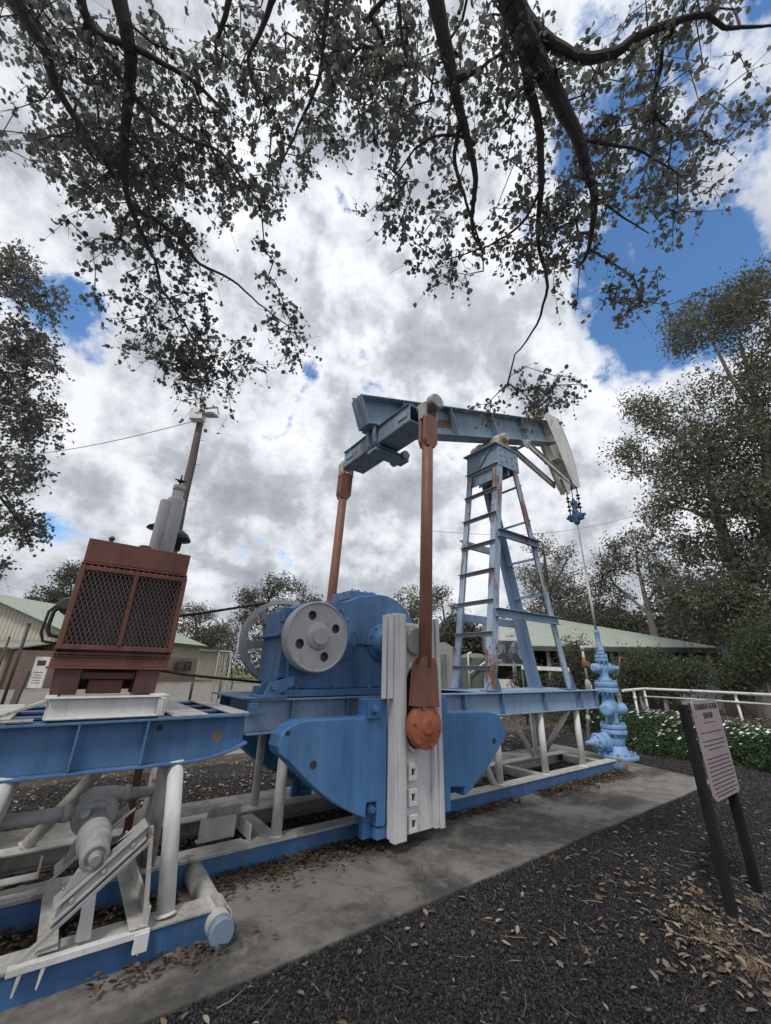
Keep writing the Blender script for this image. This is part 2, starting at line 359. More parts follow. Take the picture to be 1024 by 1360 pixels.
class MB:
    def __init__(s): s.v = []; s.f = []; s.sm = []
    def add(s, vs, fs, smooth=False):
        k = len(s.v); s.v += [tuple(p) for p in vs]
        for f in fs: s.f.append([i + k for i in f]); s.sm.append(smooth)
        return s
    def box(s, x0, x1, y0, y1, z0, z1):
        x0, x1 = min(x0, x1), max(x0, x1); y0, y1 = min(y0, y1), max(y0, y1); z0, z1 = min(z0, z1), max(z0, z1)
        return s.add([(x0, y0, z0), (x1, y0, z0), (x1, y1, z0), (x0, y1, z0), (x0, y0, z1), (x1, y0, z1), (x1, y1, z1), (x0, y1, z1)],
                     [(0, 3, 2, 1), (4, 5, 6, 7), (0, 1, 5, 4), (1, 2, 6, 5), (2, 3, 7, 6), (3, 0, 4, 7)])
    def obox(s, c, ax, ay, az, hx, hy, hz):
        """oriented box, centre c, unit axes, half sizes"""
        c = Vector(c); ax, ay, az = Vector(ax).normalized() * hx, Vector(ay).normalized() * hy, Vector(az).normalized() * hz
        vs = [c - ax - ay - az, c + ax - ay - az, c + ax + ay - az, c - ax + ay - az, c - ax - ay + az, c + ax - ay + az, c + ax + ay + az, c - ax + ay + az]
        return s.add(vs, [(0, 3, 2, 1), (4, 5, 6, 7), (0, 1, 5, 4), (1, 2, 6, 5), (2, 3, 7, 6), (3, 0, 4, 7)])
    def bar(s, p0, p1, w, h, side=None):
        """box from p0 to p1; w across 'side', h across the third axis"""
        p0, p1 = Vector(p0), Vector(p1); a = (p1 - p0); L = a.length; a.normalize()
        sd = Vector(side) if side else Vector((0, 1, 0))
        sd = (sd - a * sd.dot(a))
        if sd.length < 1e-4: sd = Vector((1, 0, 0)) - a * a.x
        sd.normalize(); t = a.cross(sd)
        return s.obox((p0 + p1) / 2, a, sd, t, L / 2, w / 2, h / 2)
    def prism(s, pts, y0, y1):
        """polygon in x,z extruded along y"""
        n = len(pts)
        ar = sum(pts[i][0] * pts[(i + 1) % n][1] - pts[(i + 1) % n][0] * pts[i][1] for i in range(n))
        if ar < 0: pts = pts[::-1]
        vs = [(p[0], y0, p[1]) for p in pts] + [(p[0], y1, p[1]) for p in pts]
        fs = [list(range(n)), list(range(2 * n - 1, n - 1, -1))] + [(i, i + n, (i + 1) % n + n, (i + 1) % n) for i in range(n)]
        return s.add(vs, fs)
    def prism_dir(s, pts3, vec):
        """3D polygon extruded by a vector"""
        n = len(pts3); vec = Vector(vec)
        a = [Vector(p) for p in pts3]; b = [p + vec for p in a]
        return s.add(a + b, [list(range(n - 1, -1, -1)), list(range(n, 2 * n))] + [(i, (i + 1) % n, (i + 1) % n + n, i + n) for i in range(n)])
    def tube(s, pts, rad, n=12, cap=True, smooth=True):
        pts = [Vector(p) for p in pts]
        if isinstance(rad, (int, float)): rad = [rad] * len(pts)
        k = len(s.v); prev = None
        for i, p in enumerate(pts):
            if i == 0: a = pts[1] - p
            elif i == len(pts) - 1: a = p - pts[i - 1]
            else: a = (pts[i + 1] - p).normalized() + (p - pts[i - 1]).normalized()
            a.normalize()
            if prev is None:
                x = Vector((0, 0, 1)) if abs(a.z) < 0.9 else Vector((1, 0, 0))
            else: x = prev
            x = (x - a * x.dot(a)).normalized(); y = a.cross(x); prev = x
            for j in range(n):
                t = 2 * math.pi * j / n
                s.v.append(tuple(p + (x * math.cos(t) + y * math.sin(t)) * rad[i]))
        for i in range(len(pts) - 1):
            for j in range(n):
                s.f.append([k + i * n + j, k + i * n + (j + 1) % n, k + (i + 1) * n + (j + 1) % n, k + (i + 1) * n + j]); s.sm.append(smooth)
        if cap:
            s.f.append([k + j for j in range(n - 1, -1, -1)]); s.sm.append(False)
            m = k + (len(pts) - 1) * n
            s.f.append([m + j for j in range(n)]); s.sm.append(False)
        return s
    def lathe(s, c, axis, prof, n=28, smooth=True):
        """prof: (distance along axis, radius)"""
        c = Vector(c); a = Vector(axis).normalized()
        x = Vector((0, 0, 1)) if abs(a.z) < 0.9 else Vector((1, 0, 0))
        x = (x - a * x.dot(a)).normalized(); y = a.cross(x); k = len(s.v)
        for d, r in prof:
            for j in range(n):
                t = 2 * math.pi * j / n
                s.v.append(tuple(c + a * d + (x * math.cos(t) + y * math.sin(t)) * max(r, 1e-4)))
        for i in range(len(prof) - 1):
            for j in range(n):
                s.f.append([k + i * n + j, k + i * n + (j + 1) % n, k + (i + 1) * n + (j + 1) % n, k + (i + 1) * n + j]); s.sm.append(smooth)
        s.f.append([k + j for j in range(n - 1, -1, -1)]); s.sm.append(False)
        m = k + (len(prof) - 1) * n; s.f.append([m + j for j in range(n)]); s.sm.append(False)
        return s
    def ring_bolts(s, c, axis, rad, count, br, bh, ph=0.0):
        c = Vector(c); a = Vector(axis).normalized()
        x = Vector((0, 0, 1)) if abs(a.z) < 0.9 else Vector((1, 0, 0))
        x = (x - a * x.dot(a)).normalized(); y = a.cross(x)
        for i in range(count):
            t = 2 * math.pi * i / count + ph
            p = c + (x * math.cos(t) + y * math.sin(t)) * rad
            s.lathe(p, a, [(0, br), (bh, br)], n=6, smooth=False)
        return s
    def build(s, name, mat, parent=None, bevel=0.0, seg=1, auto=True):
        me = bpy.data.meshes.new(name)
        off = ORIGIN.get(parent, Vector((0, 0, 0)))
        me.from_pydata([(x - off.x, y - off.y, z - off.z) for x, y, z in s.v], [], s.f)
        me.polygons.foreach_set('use_smooth', s.sm)
        me.materials.append(mat); me.validate(); me.update()
        o = bpy.data.objects.new(name, me); COL.objects.link(o)
        if parent is not None:
            o.parent = parent; ORIGIN[o] = off
        if bevel > 0:
            b = o.modifiers.new('bevel', 'BEVEL'); b.width = bevel; b.segments = seg; b.limit_method = 'ANGLE'; b.angle_limit = R(40)
        return o
def copy_part(o, delta=(0, 0, 0), parent=None):
    c = o.copy(); COL.objects.link(c); c.parent = parent or o.parent; c.location = o.location + Vector(delta)
    ORIGIN[c] = ORIGIN.get(o, Vector((0, 0, 0))); return c
def ibeam_x(mb, x0, x1, yc, w, z0, z1, tf=0.018, tw=0.014):
    mb.box(x0, x1, yc - w / 2, yc + w / 2, z0, z0 + tf)
    mb.box(x0, x1, yc - w / 2, yc + w / 2, z1 - tf, z1)
    mb.box(x0, x1, yc - tw / 2, yc + tw / 2, z0 + tf + 0.0005, z1 - tf - 0.0005)
    return mb

def fast_mesh(name, verts, faces_n, picks, mat, parent=None, per=None):
    """verts (N*k,3); every k consecutive verts make one face; picks one value per face"""
    k = faces_n; nf = len(verts) // k
    me = bpy.data.meshes.new(name)
    me.vertices.add(len(verts)); me.vertices.foreach_set('co', np.asarray(verts, dtype=np.float32).ravel())
    me.loops.add(nf * k); me.loops.foreach_set('vertex_index', np.arange(nf * k, dtype=np.int32))
    me.polygons.add(nf); me.polygons.foreach_set('loop_start', np.arange(0, nf * k, k, dtype=np.int32))
    try: me.polygons.foreach_set('loop_total', np.full(nf, k, dtype=np.int32))
    except Exception: pass
    at_ = me.attributes.new('pick', 'FLOAT', 'FACE'); at_.data.foreach_set('value', np.asarray(picks, dtype=np.float32))
    me.materials.append(mat); me.update(); me.validate()
    o = bpy.data.objects.new(name, me); COL.objects.link(o)
    if parent is not None:
        o.parent = parent
        off = np.array(ORIGIN[parent]); co = np.asarray(verts, dtype=np.float32) - off.astype(np.float32)
        me.vertices.foreach_set('co', co.ravel()); me.update(); ORIGIN[o] = ORIGIN[parent]
    return o
# ================================================================== GROUND
def sheet(name, pts, z, mat, kind='structure'):
    mb = MB(); mb.add([(p[0], p[1], z) for p in pts], [list(range(len(pts)))])
    return tag(mb.build(name, mat), kind=kind)
sheet('ground', [(-700, -700), (700, -700), (700, 700), (-700, 700)], 0.0, M['ground'])
sheet('car_park', [(-60, 8.8), (9.0, 8.8), (12.0, 18.0), (19, 44.0), (-60, 44.0)], 0.02, M['carpark'])
mb = MB(); mb.box(-60, 16, 44.0, 44.3, 0, 0.14); tag(mb.build('kerb', M['kerb']), kind='structure')
mb = MB(); mb.box(-60, 6.4, 8.55, 8.8, 0, 0.07); tag(mb.build('kerb_strip', M['stone_pale']), kind='structure')
# concrete slab, slightly uneven edge
mb = MB()
near = [(-6 + i * 0.4, 2.70 + 0.006 * math.sin(i * 1.7) + rng.uniform(-0.005, 0.005)) for i in range(37)]
far = [(9.35 - i * 0.4, 5.95 + rng.uniform(-0.015, 0.015)) for i in range(39)]
end = [(8.44, 2.72), (8.75, 3.9), (9.3, 5.5)]
pts = near[:36] + end + far
mb.prism_dir([(p[0], p[1], 0.0) for p in pts], (0, 0, 0.075))
sheet('gravel_bed', [(-12, -8), (15, -8), (15, 2.9), (15, 6.4), (9.3, 6.4), (8.4, 2.75), (-12, 2.75)], 0.05, M['ground'])
slab = tag(mb.build('concrete_slab', M['concrete'], bevel=0.008, seg=2), kind='structure')
SZ = 0.075

# ================================================================== PUMP JACK
CY = 4.38
pj = thing('pump_jack', (4.6, CY, SZ), 'large blue beam pump with red pitman arms and white horse head, on its long skid', 'pump jack')
def pp(mb, name, mat, bevel=0.003, label=None, parent=None, seg=1):
    o = mb.build(name, M[mat], parent or pj, bevel=bevel, seg=seg)
    if label: o['label'] = label
    return o
# --- skid runners (blue channel, white top flange)
for yc, s in ((3.95, -1), (4.81, 1)):
    mb = MB(); mb.box(-3.4, 7.84, yc + s * 0.060, yc + s * 0.072, SZ, 0.212); mb.box(-3.4, 7.84, yc - 0.01, yc + s * 0.058, SZ, SZ + 0.012)
    r_ = pp(mb, 'skid_runner', 'blue_runner' if s < 0 else 'white_dirty')
    mb = MB(); mb.box(-3.4, 7.86, yc - 0.085, yc + 0.085, 0.213, 0.229)
    pp(mb, 'runner_flange', 'white_dirty', parent=r_)
mb = MB(); mb.box(-0.2, 1.52, 3.855, 4.045, 0.2295, 0.243); pp(mb, 'splice_plate', 'white_dirty')
for x, w in ((-0.55, 0.14), (1.78, 0.14), (3.15, 0.12), (4.45, 0.12), (5.95, 0.12), (7.68, 0.13)):
    mb = MB(); mb.box(x - w / 2, x + w / 2, 4.04, 4.72, 0.195, 0.209); mb.box(x - w / 2, x - w / 2 + 0.012, 4.04, 4.72, SZ + 0.02, 0.194)
    pp(mb, 'cross_member', 'white_dirty')
mb = MB(); mb.box(1.56, 1.575, 3.98, 4.66, 0.2295, 0.34); pp(mb, 'stop_plate', 'white_dirty')
for x0, y0 in ((1.18, 4.12), (1.30, 4.36)):
    mb = MB(); mb.box(x0, x0 + 0.30, y0, y0 + 0.012, 0.23, 0.40); mb.box(x0, x0 + 0.30, y0, y0 + 0.09, 0.2295, 0.243)
    pp(mb, 'angle_bracket', 'white_dirty')
mb = MB(); mb.tube([(7.80, 3.72, 0.135), (7.80, 5.02, 0.135)], 0.055, 18); pp(mb, 'end_pipe', 'blue_dark', bevel=0)
mb = MB(); mb.lathe((7.80, 3.715, 0.135), (0, -1, 0), [(0, 0.058), (0.02, 0.058)], 18); pp(mb, 'pipe_cap', 'rust', bevel=0.002)
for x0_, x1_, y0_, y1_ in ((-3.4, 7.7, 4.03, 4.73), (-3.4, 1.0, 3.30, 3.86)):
    mb = MB(); mb.add([(x0_, y0_, 0.079), (x1_, y0_, 0.079), (x1_, y1_, 0.079), (x0_, y1_, 0.079)], [(0, 1, 2, 3)]); tag(mb.build('skid_shade', M['skid_shade']), kind='structure')  # dark sheets over the slab standing in for shade under the beams
# --- legs and braces (white pipe)
def pleg(p0, p1, r=0.048, mat='white', name='leg'):
    mb = MB(); mb.tube([p0, p1], r, 18); a = (Vector(p1) - Vector(p0)).normalized()
    mb.lathe(Vector(p0), a, [(0, r + 0.013), (0.008, r + 0.006), (0.014, r)], 18); mb.lathe(Vector(p1), -a, [(0, r + 0.012), (0.008, r + 0.006), (0.016, r)], 18)
    return pp(mb, name, mat, bevel=0)
for x in (1.79, 4.86, 5.90, 6.93):
    pleg((x, 3.955, 0.229), (x + 0.0, 3.95, 1.035))
for x in (1.90, 3.3, 5.12, 6.95):
    pleg((x, 4.81, 0.229), (x, 4.81, 1.035), 0.043)
pleg((6.88, 4.81, 0.229), (6.20, 4.81, 1.035), 0.040, name='brace')
pleg((7.0, 4.74, 0.229), (6.85, 4.02, 1.035), 0.042, name='brace')
pleg((4.80, 4.0, 0.229), (4.28, 4.05, 1.035), 0.045, name='brace')
pleg((0.05, 4.84, 0.229), (0.66, 4.80, 1.03), 0.050, 'white_dirty', name='brace')
pleg((-1.3, 3.95, 0.229), (-1.35, 3.95, 1.03), 0.05)
# --- main beams
BT, BB = 1.325, 1.035
for yc, s in ((3.95, -1), (4.81, 1)):
    x0 = 1.38
    mb = MB(); ibeam_x(mb, x0, 7.72, yc, 0.15, BB, BT, 0.016, 0.012)
    # pointed flange end towards the well
    for z0 in (BB, BT - 0.016):
        mb.prism_dir([(7.721, yc - 0.075, z0), (7.721, yc + 0.075, z0), (7.93, yc + 0.045 * (1 if s < 0 else -1), z0), (7.93, yc - 0.02, z0)][::-1], (0, 0, 0.016))
    b_ = pp(mb, 'main_beam', 'blue_pale' if s < 0 else 'blue')
    for x in (1.80, 2.42, 4.20, 4.98, 6.02, 7.08, 7.60) if s < 0 else (1.8, 3.4, 5.0, 6.4, 7.5):
        mb = MB(); mb.box(x, x + 0.012, yc + (s * 0.073), yc + s * 0.0065, BB + 0.017, BT - 0.017)
        pp(mb, 'stiffener', 'blue', parent=b_, bevel=0.001)
for x in (1.46, 2.9, 4.7, 6.0, 7.4):
    mb = MB(); mb.box(x, x + 0.012, 4.03, 4.73, BB + 0.02, BT - 0.02); mb.box(x - 0.04, x + 0.06, 4.03, 4.73, BT - 0.03, BT - 0.0175)
    pp(mb, 'cross_beam', 'blue')
mb = MB(); mb.box(4.55, 7.3, 4.028, 4.732, BT + 0.0005, BT + 0.010); pp(mb, 'deck_plate', 'blue_pale')
mb = MB(); mb.box(1.30, 1.72, 3.86, 4.90, BT + 0.0005, BT + 0.014); pp(mb, 'deck_plate', 'blue')
mb = MB(); mb.box(1.24, 1.52, 3.83, 3.868, 1.20, 1.235); mb.box(1.36, 1.44, 3.83, 3.872, 1.235, 1.30)
pp(mb, 'hitch_bracket', 'blue')

# --- samson post
ZT = 5.60
def leg_pt(x0, x1, z, z1): return x0 + (x1 - x0) * (z - BT) / (z1 - BT)
def samson_leg(x0, x1, y, ys, zt, side, wx=0.155, wy=0.11, mat='blue_rusty'):
    """angle section leg: web seen from the side, flange on the -x or +x side"""
    mb = MB()
    yo = y + ys * wy / 2; yi = y - ys * wy / 2
    a = [(x0 - wx / 2, BT), (x0 + wx / 2, BT), (x1 + wx / 2, zt), (x1 - wx / 2, zt)]
    mb.prism(a, yo - ys * 0.012, yo)
    if side < 0: fl = [(x0 - wx / 2, BT), (x0 - wx / 2 + 0.013, BT), (x1 - wx / 2 + 0.013, zt), (x1 - wx / 2, zt)]
    else: fl = [(x0 + wx / 2 - 0.013, BT), (x0 + wx / 2, BT), (x1 + wx / 2, zt), (x1 + wx / 2 - 0.013, zt)]
    mb.prism(fl, yi, yo - ys * 0.0125)
    o = pp(mb, 'samson_leg', mat, bevel=0.002)
    mb = MB(); mb.box(x0 - wx / 2 - 0.05, x0 + wx / 2 + 0.06, y - 0.09, y + 0.09, BT + 0.0105, BT + 0.024)
    pp(mb, 'foot_plate', 'blue', parent=o)
    g = x0 + wx / 2 + 0.001 if side > 0 else x0 + wx / 2 + 0.001
    mb = MB(); mb.add([(g, yo - 0.005, BT + 0.025), (g + 0.11, yo - 0.005, BT + 0.025), (g - 0.0, yo - 0.005, BT + 0.27), (g, yo + 0.005, BT + 0.025), (g + 0.11, yo + 0.005, BT + 0.025), (g, yo + 0.005, BT + 0.27)],
                      [(0, 1, 2), (5, 4, 3), (0, 3, 4, 1), (1, 4, 5, 2), (2, 5, 3, 0)])
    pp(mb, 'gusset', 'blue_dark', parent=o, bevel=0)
    return o
samson_leg(4.93, 5.70, 4.06, -1, ZT, -1)
samson_leg(4.93, 5.70, 4.70, 1, ZT, -1)
samson_leg(6.98, 6.10, 4.06, -1, ZT - 0.35, 1, wx=0.14)
samson_leg(6.98, 6.10, 4.70, 1, ZT - 0.35, 1, wx=0.20, wy=0.16, mat='blue_pale')
# rungs
for z in (5.257, 4.723, 4.21, 3.674, 3.167, 2.657, 2.158, 1.666):
    x = leg_pt(4.93, 5.70, z, ZT) - 0.0775 - 0.001
    mb = MB(); mb.box(x - 0.055, x, 3.985, 4.765, z - 0.0, z + 0.008); mb.box(x - 0.008, x, 3.985, 4.765, z - 0.055, z - 0.0005)
    pp(mb, 'ladder_rung', 'galv', bevel=0.001)
for z in (5.0, 4.3, 3.6, 2.95):
    x = leg_pt(6.98, 6.10, z, ZT - 0.35) + 0.071
    mb = MB(); mb.box(x, x + 0.045, 4.0, 4.75, z, z + 0.007); mb.box(x, x + 0.007, 4.0, 4.75, z - 0.04, z - 0.0005)
    pp(mb, 'brace_rung', 'blue_pale', bevel=0.001)
for x, z in ((4.98, 2.60), (4.95, 1.72)):
    pass
# side crossbars (channel)
for z in (3.88, 2.52):
    xa = leg_pt(4.93, 5.70, z, ZT) - 0.06; xb = leg_pt(6.98, 6.10, z, ZT - 0.35) + 0.13
    for y, s in ((3.985, -1), (4.785, 1)):
        mb = MB(); mb.box(xa, xb, y + s * 0.004, y + s * 0.014, z - 0.13, z); mb.box(xa, xb, y + s * 0.0145, y + s * 0.085, z - 0.010, z); mb.box(xa, xb, y + s * 0.0145, y + s * 0.06, z - 0.13, z - 0.121)
        for bx in (xa + 0.05, xa + 0.12, xb - 0.12, xb - 0.05):
            mb.lathe((bx, y + s * 0.0145, z - 0.065), (0, s, 0), [(0, 0.014), (0.012, 0.014)], 6, False)
        pp(mb, 'crossbar', 'blue_pale', bevel=0.002)
# head box
mb = MB(); mb.prism([(5.55, 5.24), (6.22, 5.24), (6.22, 5.68), (5.60, 5.68)], 3.994, 4.004)
for i, (bx, bz) in enumerate([(5.68, 5.60), (5.80, 5.60), (5.68, 5.47), (5.68, 5.33), (5.84, 5.40), (6.02, 5.52), (6.12, 5.60), (6.02, 5.36), (6.12, 5.30), (6.14, 5.44), (5.80, 5.50)]):
    mb.lathe((bx, 3.994, bz), (0, -1, 0), [(0, 0.022), (0.016, 0.022)], 6, False)
pp(mb, 'gusset_plate', 'blue_pale')
mb = MB(); mb.prism([(5.55, 5.24), (6.22, 5.24), (6.22, 5.68), (5.60, 5.68)], 4.756, 4.766); pp(mb, 'gusset_plate', 'blue_pale')
mb = MB(); mb.box(5.575, 5.590, 4.006, 4.754, 4.98, 5.68); mb.box(6.20, 6.215, 4.006, 4.754, 5.24, 5.68)
mb.box(5.89, 5.90, 4.006, 4.754, 5.1, 5.68)
mb.bar((5.568, 4.12, 5.66), (5.568, 4.50, 5.28), 0.02, 0.05, side=(0, 1, 0))
pp(mb, 'head_box', 'blue_beam')
mb = MB(); mb.box(5.50, 6.26, 3.97, 4.79, 5.681, 5.705); pp(mb, 'cap_plate', 'blue_pale')
# saddle bearing
mb = MB()
mb.lathe((5.86, 3.93, 5.92), (0, 1, 0), [(0, 0.07), (0.02, 0.10), (0.10, 0.115), (0.14, 0.09), (0.17, 0.125), (0.25, 0.13), (0.28, 0.10), (0.60, 0.10), (0.64, 0.13), (0.72, 0.125), (0.76, 0.09), (0.80, 0.11), (0.88, 0.10), (0.90, 0.07)], 20)
mb.prism([(5.60, 5.706), (6.12, 5.706), (6.04, 5.80), (5.98, 5.90), (5.74, 5.90), (5.68, 5.80)], 4.02, 4.20)
mb.prism([(5.60, 5.706), (6.12, 5.706), (6.04, 5.80), (5.98, 5.90), (5.74, 5.90), (5.68, 5.80)], 4.56, 4.74)
for x in (5.64, 6.07):
    for y in (4.11, 4.65): mb.lathe((x, y, 5.74), (0, 0, 1), [(0, 0.03), (0.06, 0.03)], 6, False)
pp(mb, 'saddle_bearing', 'cream_cast', bevel=0.008, seg=2)

# --- walking beam (local frame: s along the beam, d below its top face)
A0 = math.atan(0.345); ca, sa = math.cos(A0), math.sin(A0)
def WB(s, y, d): return (2.63 + s * ca + d * sa, y, 5.565 + s * sa - d * ca)
def wb_prism(mb, sd, y0, y1):
    pts = [WB(s, 0, d) for s, d in sd]; return mb.prism([(p[0], p[2]) for p in pts], y0, y1)
SL = 5.92
def dep(s): return 0.50 + 0.10 * min(1, s / 1.2)
mb = MB()
wb_prism(mb, [(0, 0), (SL, 0), (SL, 0.022), (0, 0.022)], 4.24, 4.52)
wb_prism(mb, [(0, dep(0) - 0.022), (1.2, 0.578), (SL, 0.578), (SL, 0.60), (1.2, 0.60), (0, dep(0))], 4.24, 4.52)
wb_prism(mb, [(0.001, 0.0225), (SL, 0.0225), (SL, 0.5775), (1.2, 0.5775), (0.001, dep(0) - 0.0225)], 4.372, 4.388)
wbm = pp(mb, 'walking_beam', 'blue_beam', bevel=0.004)
for s0 in (0.88, 1.06, 2.1, 3.42, 4.6, 5.90):
    mb = MB(); 
    for ya, yb in ((4.245, 4.371), (4.389, 4.515)): wb_prism(mb, [(s0, 0.023), (s0 + 0.014, 0.023), (s0 + 0.014, dep(s0) - 0.024), (s0, dep(s0) - 0.024)], ya, yb)
    pp(mb, 'stiffener', 'blue_beam', parent=wbm, bevel=0.001)
mb = MB(); wb_prism(mb, [(-0.016, 0.0), (-0.001, 0.0), (-0.001, dep(0)), (-0.016, dep(0))], 4.235, 4.525)
wb_prism(mb, [(-0.10, 0.0), (-0.017, 0.0), (-0.017, dep(0)), (-0.06, dep(0))], 4.374, 4.386); wb_prism(mb, [(-0.05, 0.0), (-0.017, 0.0), (-0.017, dep(0)), (-0.03, dep(0))], 4.30, 4.31)
pp(mb, 'end_plate', 'blue_beam', parent=wbm, bevel=0.002)
mb = MB(); wb_prism(mb, [(1.66, 0.23), (2.24, 0.23), (2.24, 0.385), (1.66, 0.385)], 4.366, 4.3715)
o = pp(mb, 'paint_patch', 'rust', parent=wbm, bevel=0); o['label'] = 'bare rust-orange patch on the beam web'
# --- equalizer beam across the tail
EX0, EX1, EZ0, EZ1 = 2.97, 3.34, 4.83, 5.09
mb = MB(); mb.box(EX0, EX0 + 0.014, 3.50, 5.26, EZ0, EZ1); mb.box(EX1 - 0.014, EX1, 3.50, 5.26, EZ0, EZ1)
mb.box(EX0 + 0.015, EX1 - 0.015, 3.50, 5.26, EZ1 - 0.016, EZ1 - 0.001); mb.box(EX0 + 0.015, EX1 - 0.015, 3.50, 5.26, EZ0 + 0.001, EZ0 + 0.016)
mb.box(EX0 - 0.03, EX1 + 0.03, 3.50, 5.26, EZ1 + 0.0005, EZ1 + 0.014); mb.box(EX0 - 0.0, EX1 + 0.03, 3.50, 5.26, EZ0 - 0.014, EZ0 - 0.0005)
eqb = pp(mb, 'equalizer_beam', 'blue_beam', bevel=0.003)
for yc in (3.66, 5.08):
    mb = MB(); mb.obox((EX0 - 0.008, yc, 4.95), (1, 0, 0), (0, 1, 0), (0, 0, 1), 0.007, 0.10, 0.035); pp(mb, 'pad_plate', 'blue_pale', parent=eqb)
mb = MB()
for yc in (4.27, 4.44):
    pth = [(2.90, yc, 5.16), (2.905, yc, 4.92), (2.93, yc, 4.82), (3.0, yc, 4.775), (3.42, yc, 4.765)]
    for i in range(len(pth) - 1): mb.bar(pth[i], pth[i + 1], 0.075, 0.03)
mb.box(2.86, 3.40, 4.21, 4.56, 5.105, 5.135); mb.box(2.93, 3.46, 4.26, 4.48, 4.70, 4.752)
mb.lathe((3.49, 4.20, 4.78), (0, 1, 0), [(0, 0.075), (0.36, 0.075)], 10); mb.box(3.36, 3.60, 4.27, 4.48, 4.71, 4.80)
pp(mb, 'equalizer_saddle', 'blue_beam', bevel=0.005)
# --- pitmans, end bearings, cranks, counterweights (near side, then mirrored far side)
def mirror_y(mb, s):
    if s > 0: return mb
    m = MB(); m.v = [(x, 2 * CY - y, z) for x, y, z in mb.v]; m.f = [list(reversed(f)) for f in mb.f]; m.sm = list(mb.sm); return m
def lerp(a, b, t): return tuple(a[i] + (b[i] - a[i]) * t for i in range(3))
PT, PB = (3.13, 3.30, 4.95), (2.945, 3.28, 1.085)
for side in (1, -1):
    def add(mb, *a, **k): return pp(mirror_y(mb, side), *a, **k)
    # wrist / equalizer end bearing (cream casting)
    mb = MB(); mb.lathe((3.19, 3.16, 5.05), (0, 1, 0), [(0, 0.10), (0.015, 0.115), (0.11, 0.115), (0.125, 0.085), (0.20, 0.085), (0.22, 0.105), (0.34, 0.10)], 24)
    for x in (3.015, 3.215): mb.box(x, x + 0.03, 3.225, 3.375, 4.76, 5.0)
    for x in (3.005, 3.246): mb.lathe((x, 3.30, 4.80), (1, 0, 0), [(0, 0.05), (0.012, 0.05)], 14)
    add(mb, 'tail_bearing', 'grey_pump' if side > 0 else 'cream_cast', bevel=0.004)
    # pitman arm
    mb = MB(); a = lerp(PT, PB, 0.14); b = lerp(PT, PB, 0.86)
    mb.tube([a, b], 0.072, 20)
    d = (Vector(PB) - Vector(PT)).normalized(); sx = Vector((1, 0, 0)) - d * d.x; sx.normalize()
    c0 = Vector(lerp(PT, PB, 0.035)); c1 = Vector(lerp(PT, PB, 0.15))
    q = [c0 + sx * 0.115, c0 - sx * 0.105, c1 - sx * 0.105 - d * 0.03, c1 - sx * 0.065 + d * 0.05, c1 + sx * 0.065 + d * 0.05, c1 + sx * 0.115 - d * 0.03]
    mb.prism_dir([p + Vector((0, -0.072, 0)) for p in q], (0, 0.055, 0)); mb.prism_dir([p + Vector((0, 0.018, 0)) for p in q], (0, 0.055, 0))
    e0 = Vector(lerp(PT, PB, 0.835)); e1 = Vector(lerp(PT, PB, 0.955))
    q = [e0 - sx * 0.076, e0 + sx * 0.076, e0 + sx * 0.115 + d * 0.06, e0 + sx * 0.128 + d * 0.16, e1 + sx * 0.150, e1 - sx * 0.150, e0 - sx * 0.128 + d * 0.16, e0 - sx * 0.115 + d * 0.06]
    mb.prism_dir([p + Vector((0, -0.065, 0)) for p in q], (0, 0.03, 0)); mb.prism_dir([p + Vector((0, 0.045, 0)) for p in q], (0, 0.03, 0))
    mb.prism_dir([e0 - sx * 0.11 + Vector((0, -0.034, 0)) + d * 0.08, e0 - sx * 0.078 + Vector((0, -0.034, 0)) + d * 0.08, e1 - sx * 0.085 + Vector((0, -0.034, 0)), e1 - sx * 0.148 + Vector((0, -0.034, 0))], (0, 0.078, 0))
    mb.prism_dir([e0 + sx * 0.078 + Vector((0, -0.034, 0)) + d * 0.08, e0 + sx * 0.11 + Vector((0, -0.034, 0)) + d * 0.08, e1 + sx * 0.148 + Vector((0, -0.034, 0)), e1 + sx * 0.085 + Vector((0, -0.034, 0))], (0, 0.078, 0))
    pit = add(mb, 'pitman_arm', 'red_brown', bevel=0.004)
    # wrist pin bearing
    mb = MB(); mb.lathe((2.945, 3.40, 1.085), (0, -1, 0), [(-0.04, 0.13), (0.06, 0.14), (0.075, 0.196), (0.155, 0.200), (0.163, 0.192), (0.165, 0.150), (0.172, 0.14), (0.176, 0.085), (0.190, 0.075), (0.196, 0.055)], 32)
    mb.ring_bolts((2.945, 3.238, 1.085), (0, -1, 0), 0.172, 6, 0.017, 0.02, 0.3)
    add(mb, 'wrist_bearing', 'orange_red', bevel=0.002)
    # crank arm
    mb = MB(); z0, z1 = 0.165, 2.13
    mb.box(2.66, 3.29, 3.455, 3.50, z0 + 0.012, 2.06)                 # web
    mb.box(2.655, 2.80, 3.375, 3.452, z0, z1 + 0.03)                  # left rail
    mb.box(2.70, 2.77, 3.358, 3.374, z0 + 0.01, z1 + 0.02)
    mb.box(3.18, 3.232, 3.40, 3.452, z0 + 0.02, z1 + 0.01); mb.box(3.236, 3.295, 3.385, 3.50, z0 + 0.015, z1 + 0.02)
    mb.box(2.585, 2.648, 3.40, 3.46, 1.33, z1 + 0.02); mb.box(2.515, 2.562, 3.405, 3.43, 1.33, z1 + 0.0)
    mb.box(2.555, 2.65, 3.4605, 3.475, 1.33, z1 - 0.02)
    mb.box(2.80, 3.29, 3.60, 3.78, 0.25, 2.1)
    mb.box(3.03, 3.09, 3.40, 3.4548, 1.95, 2.14)
    # raised rim round the wrist pin slot
    ring = []
    for i in range(13):
        t = math.pi * i / 12; ring.append((2.975 + 0.17 * math.cos(t), 1.50 + 0.17 * math.sin(t)))
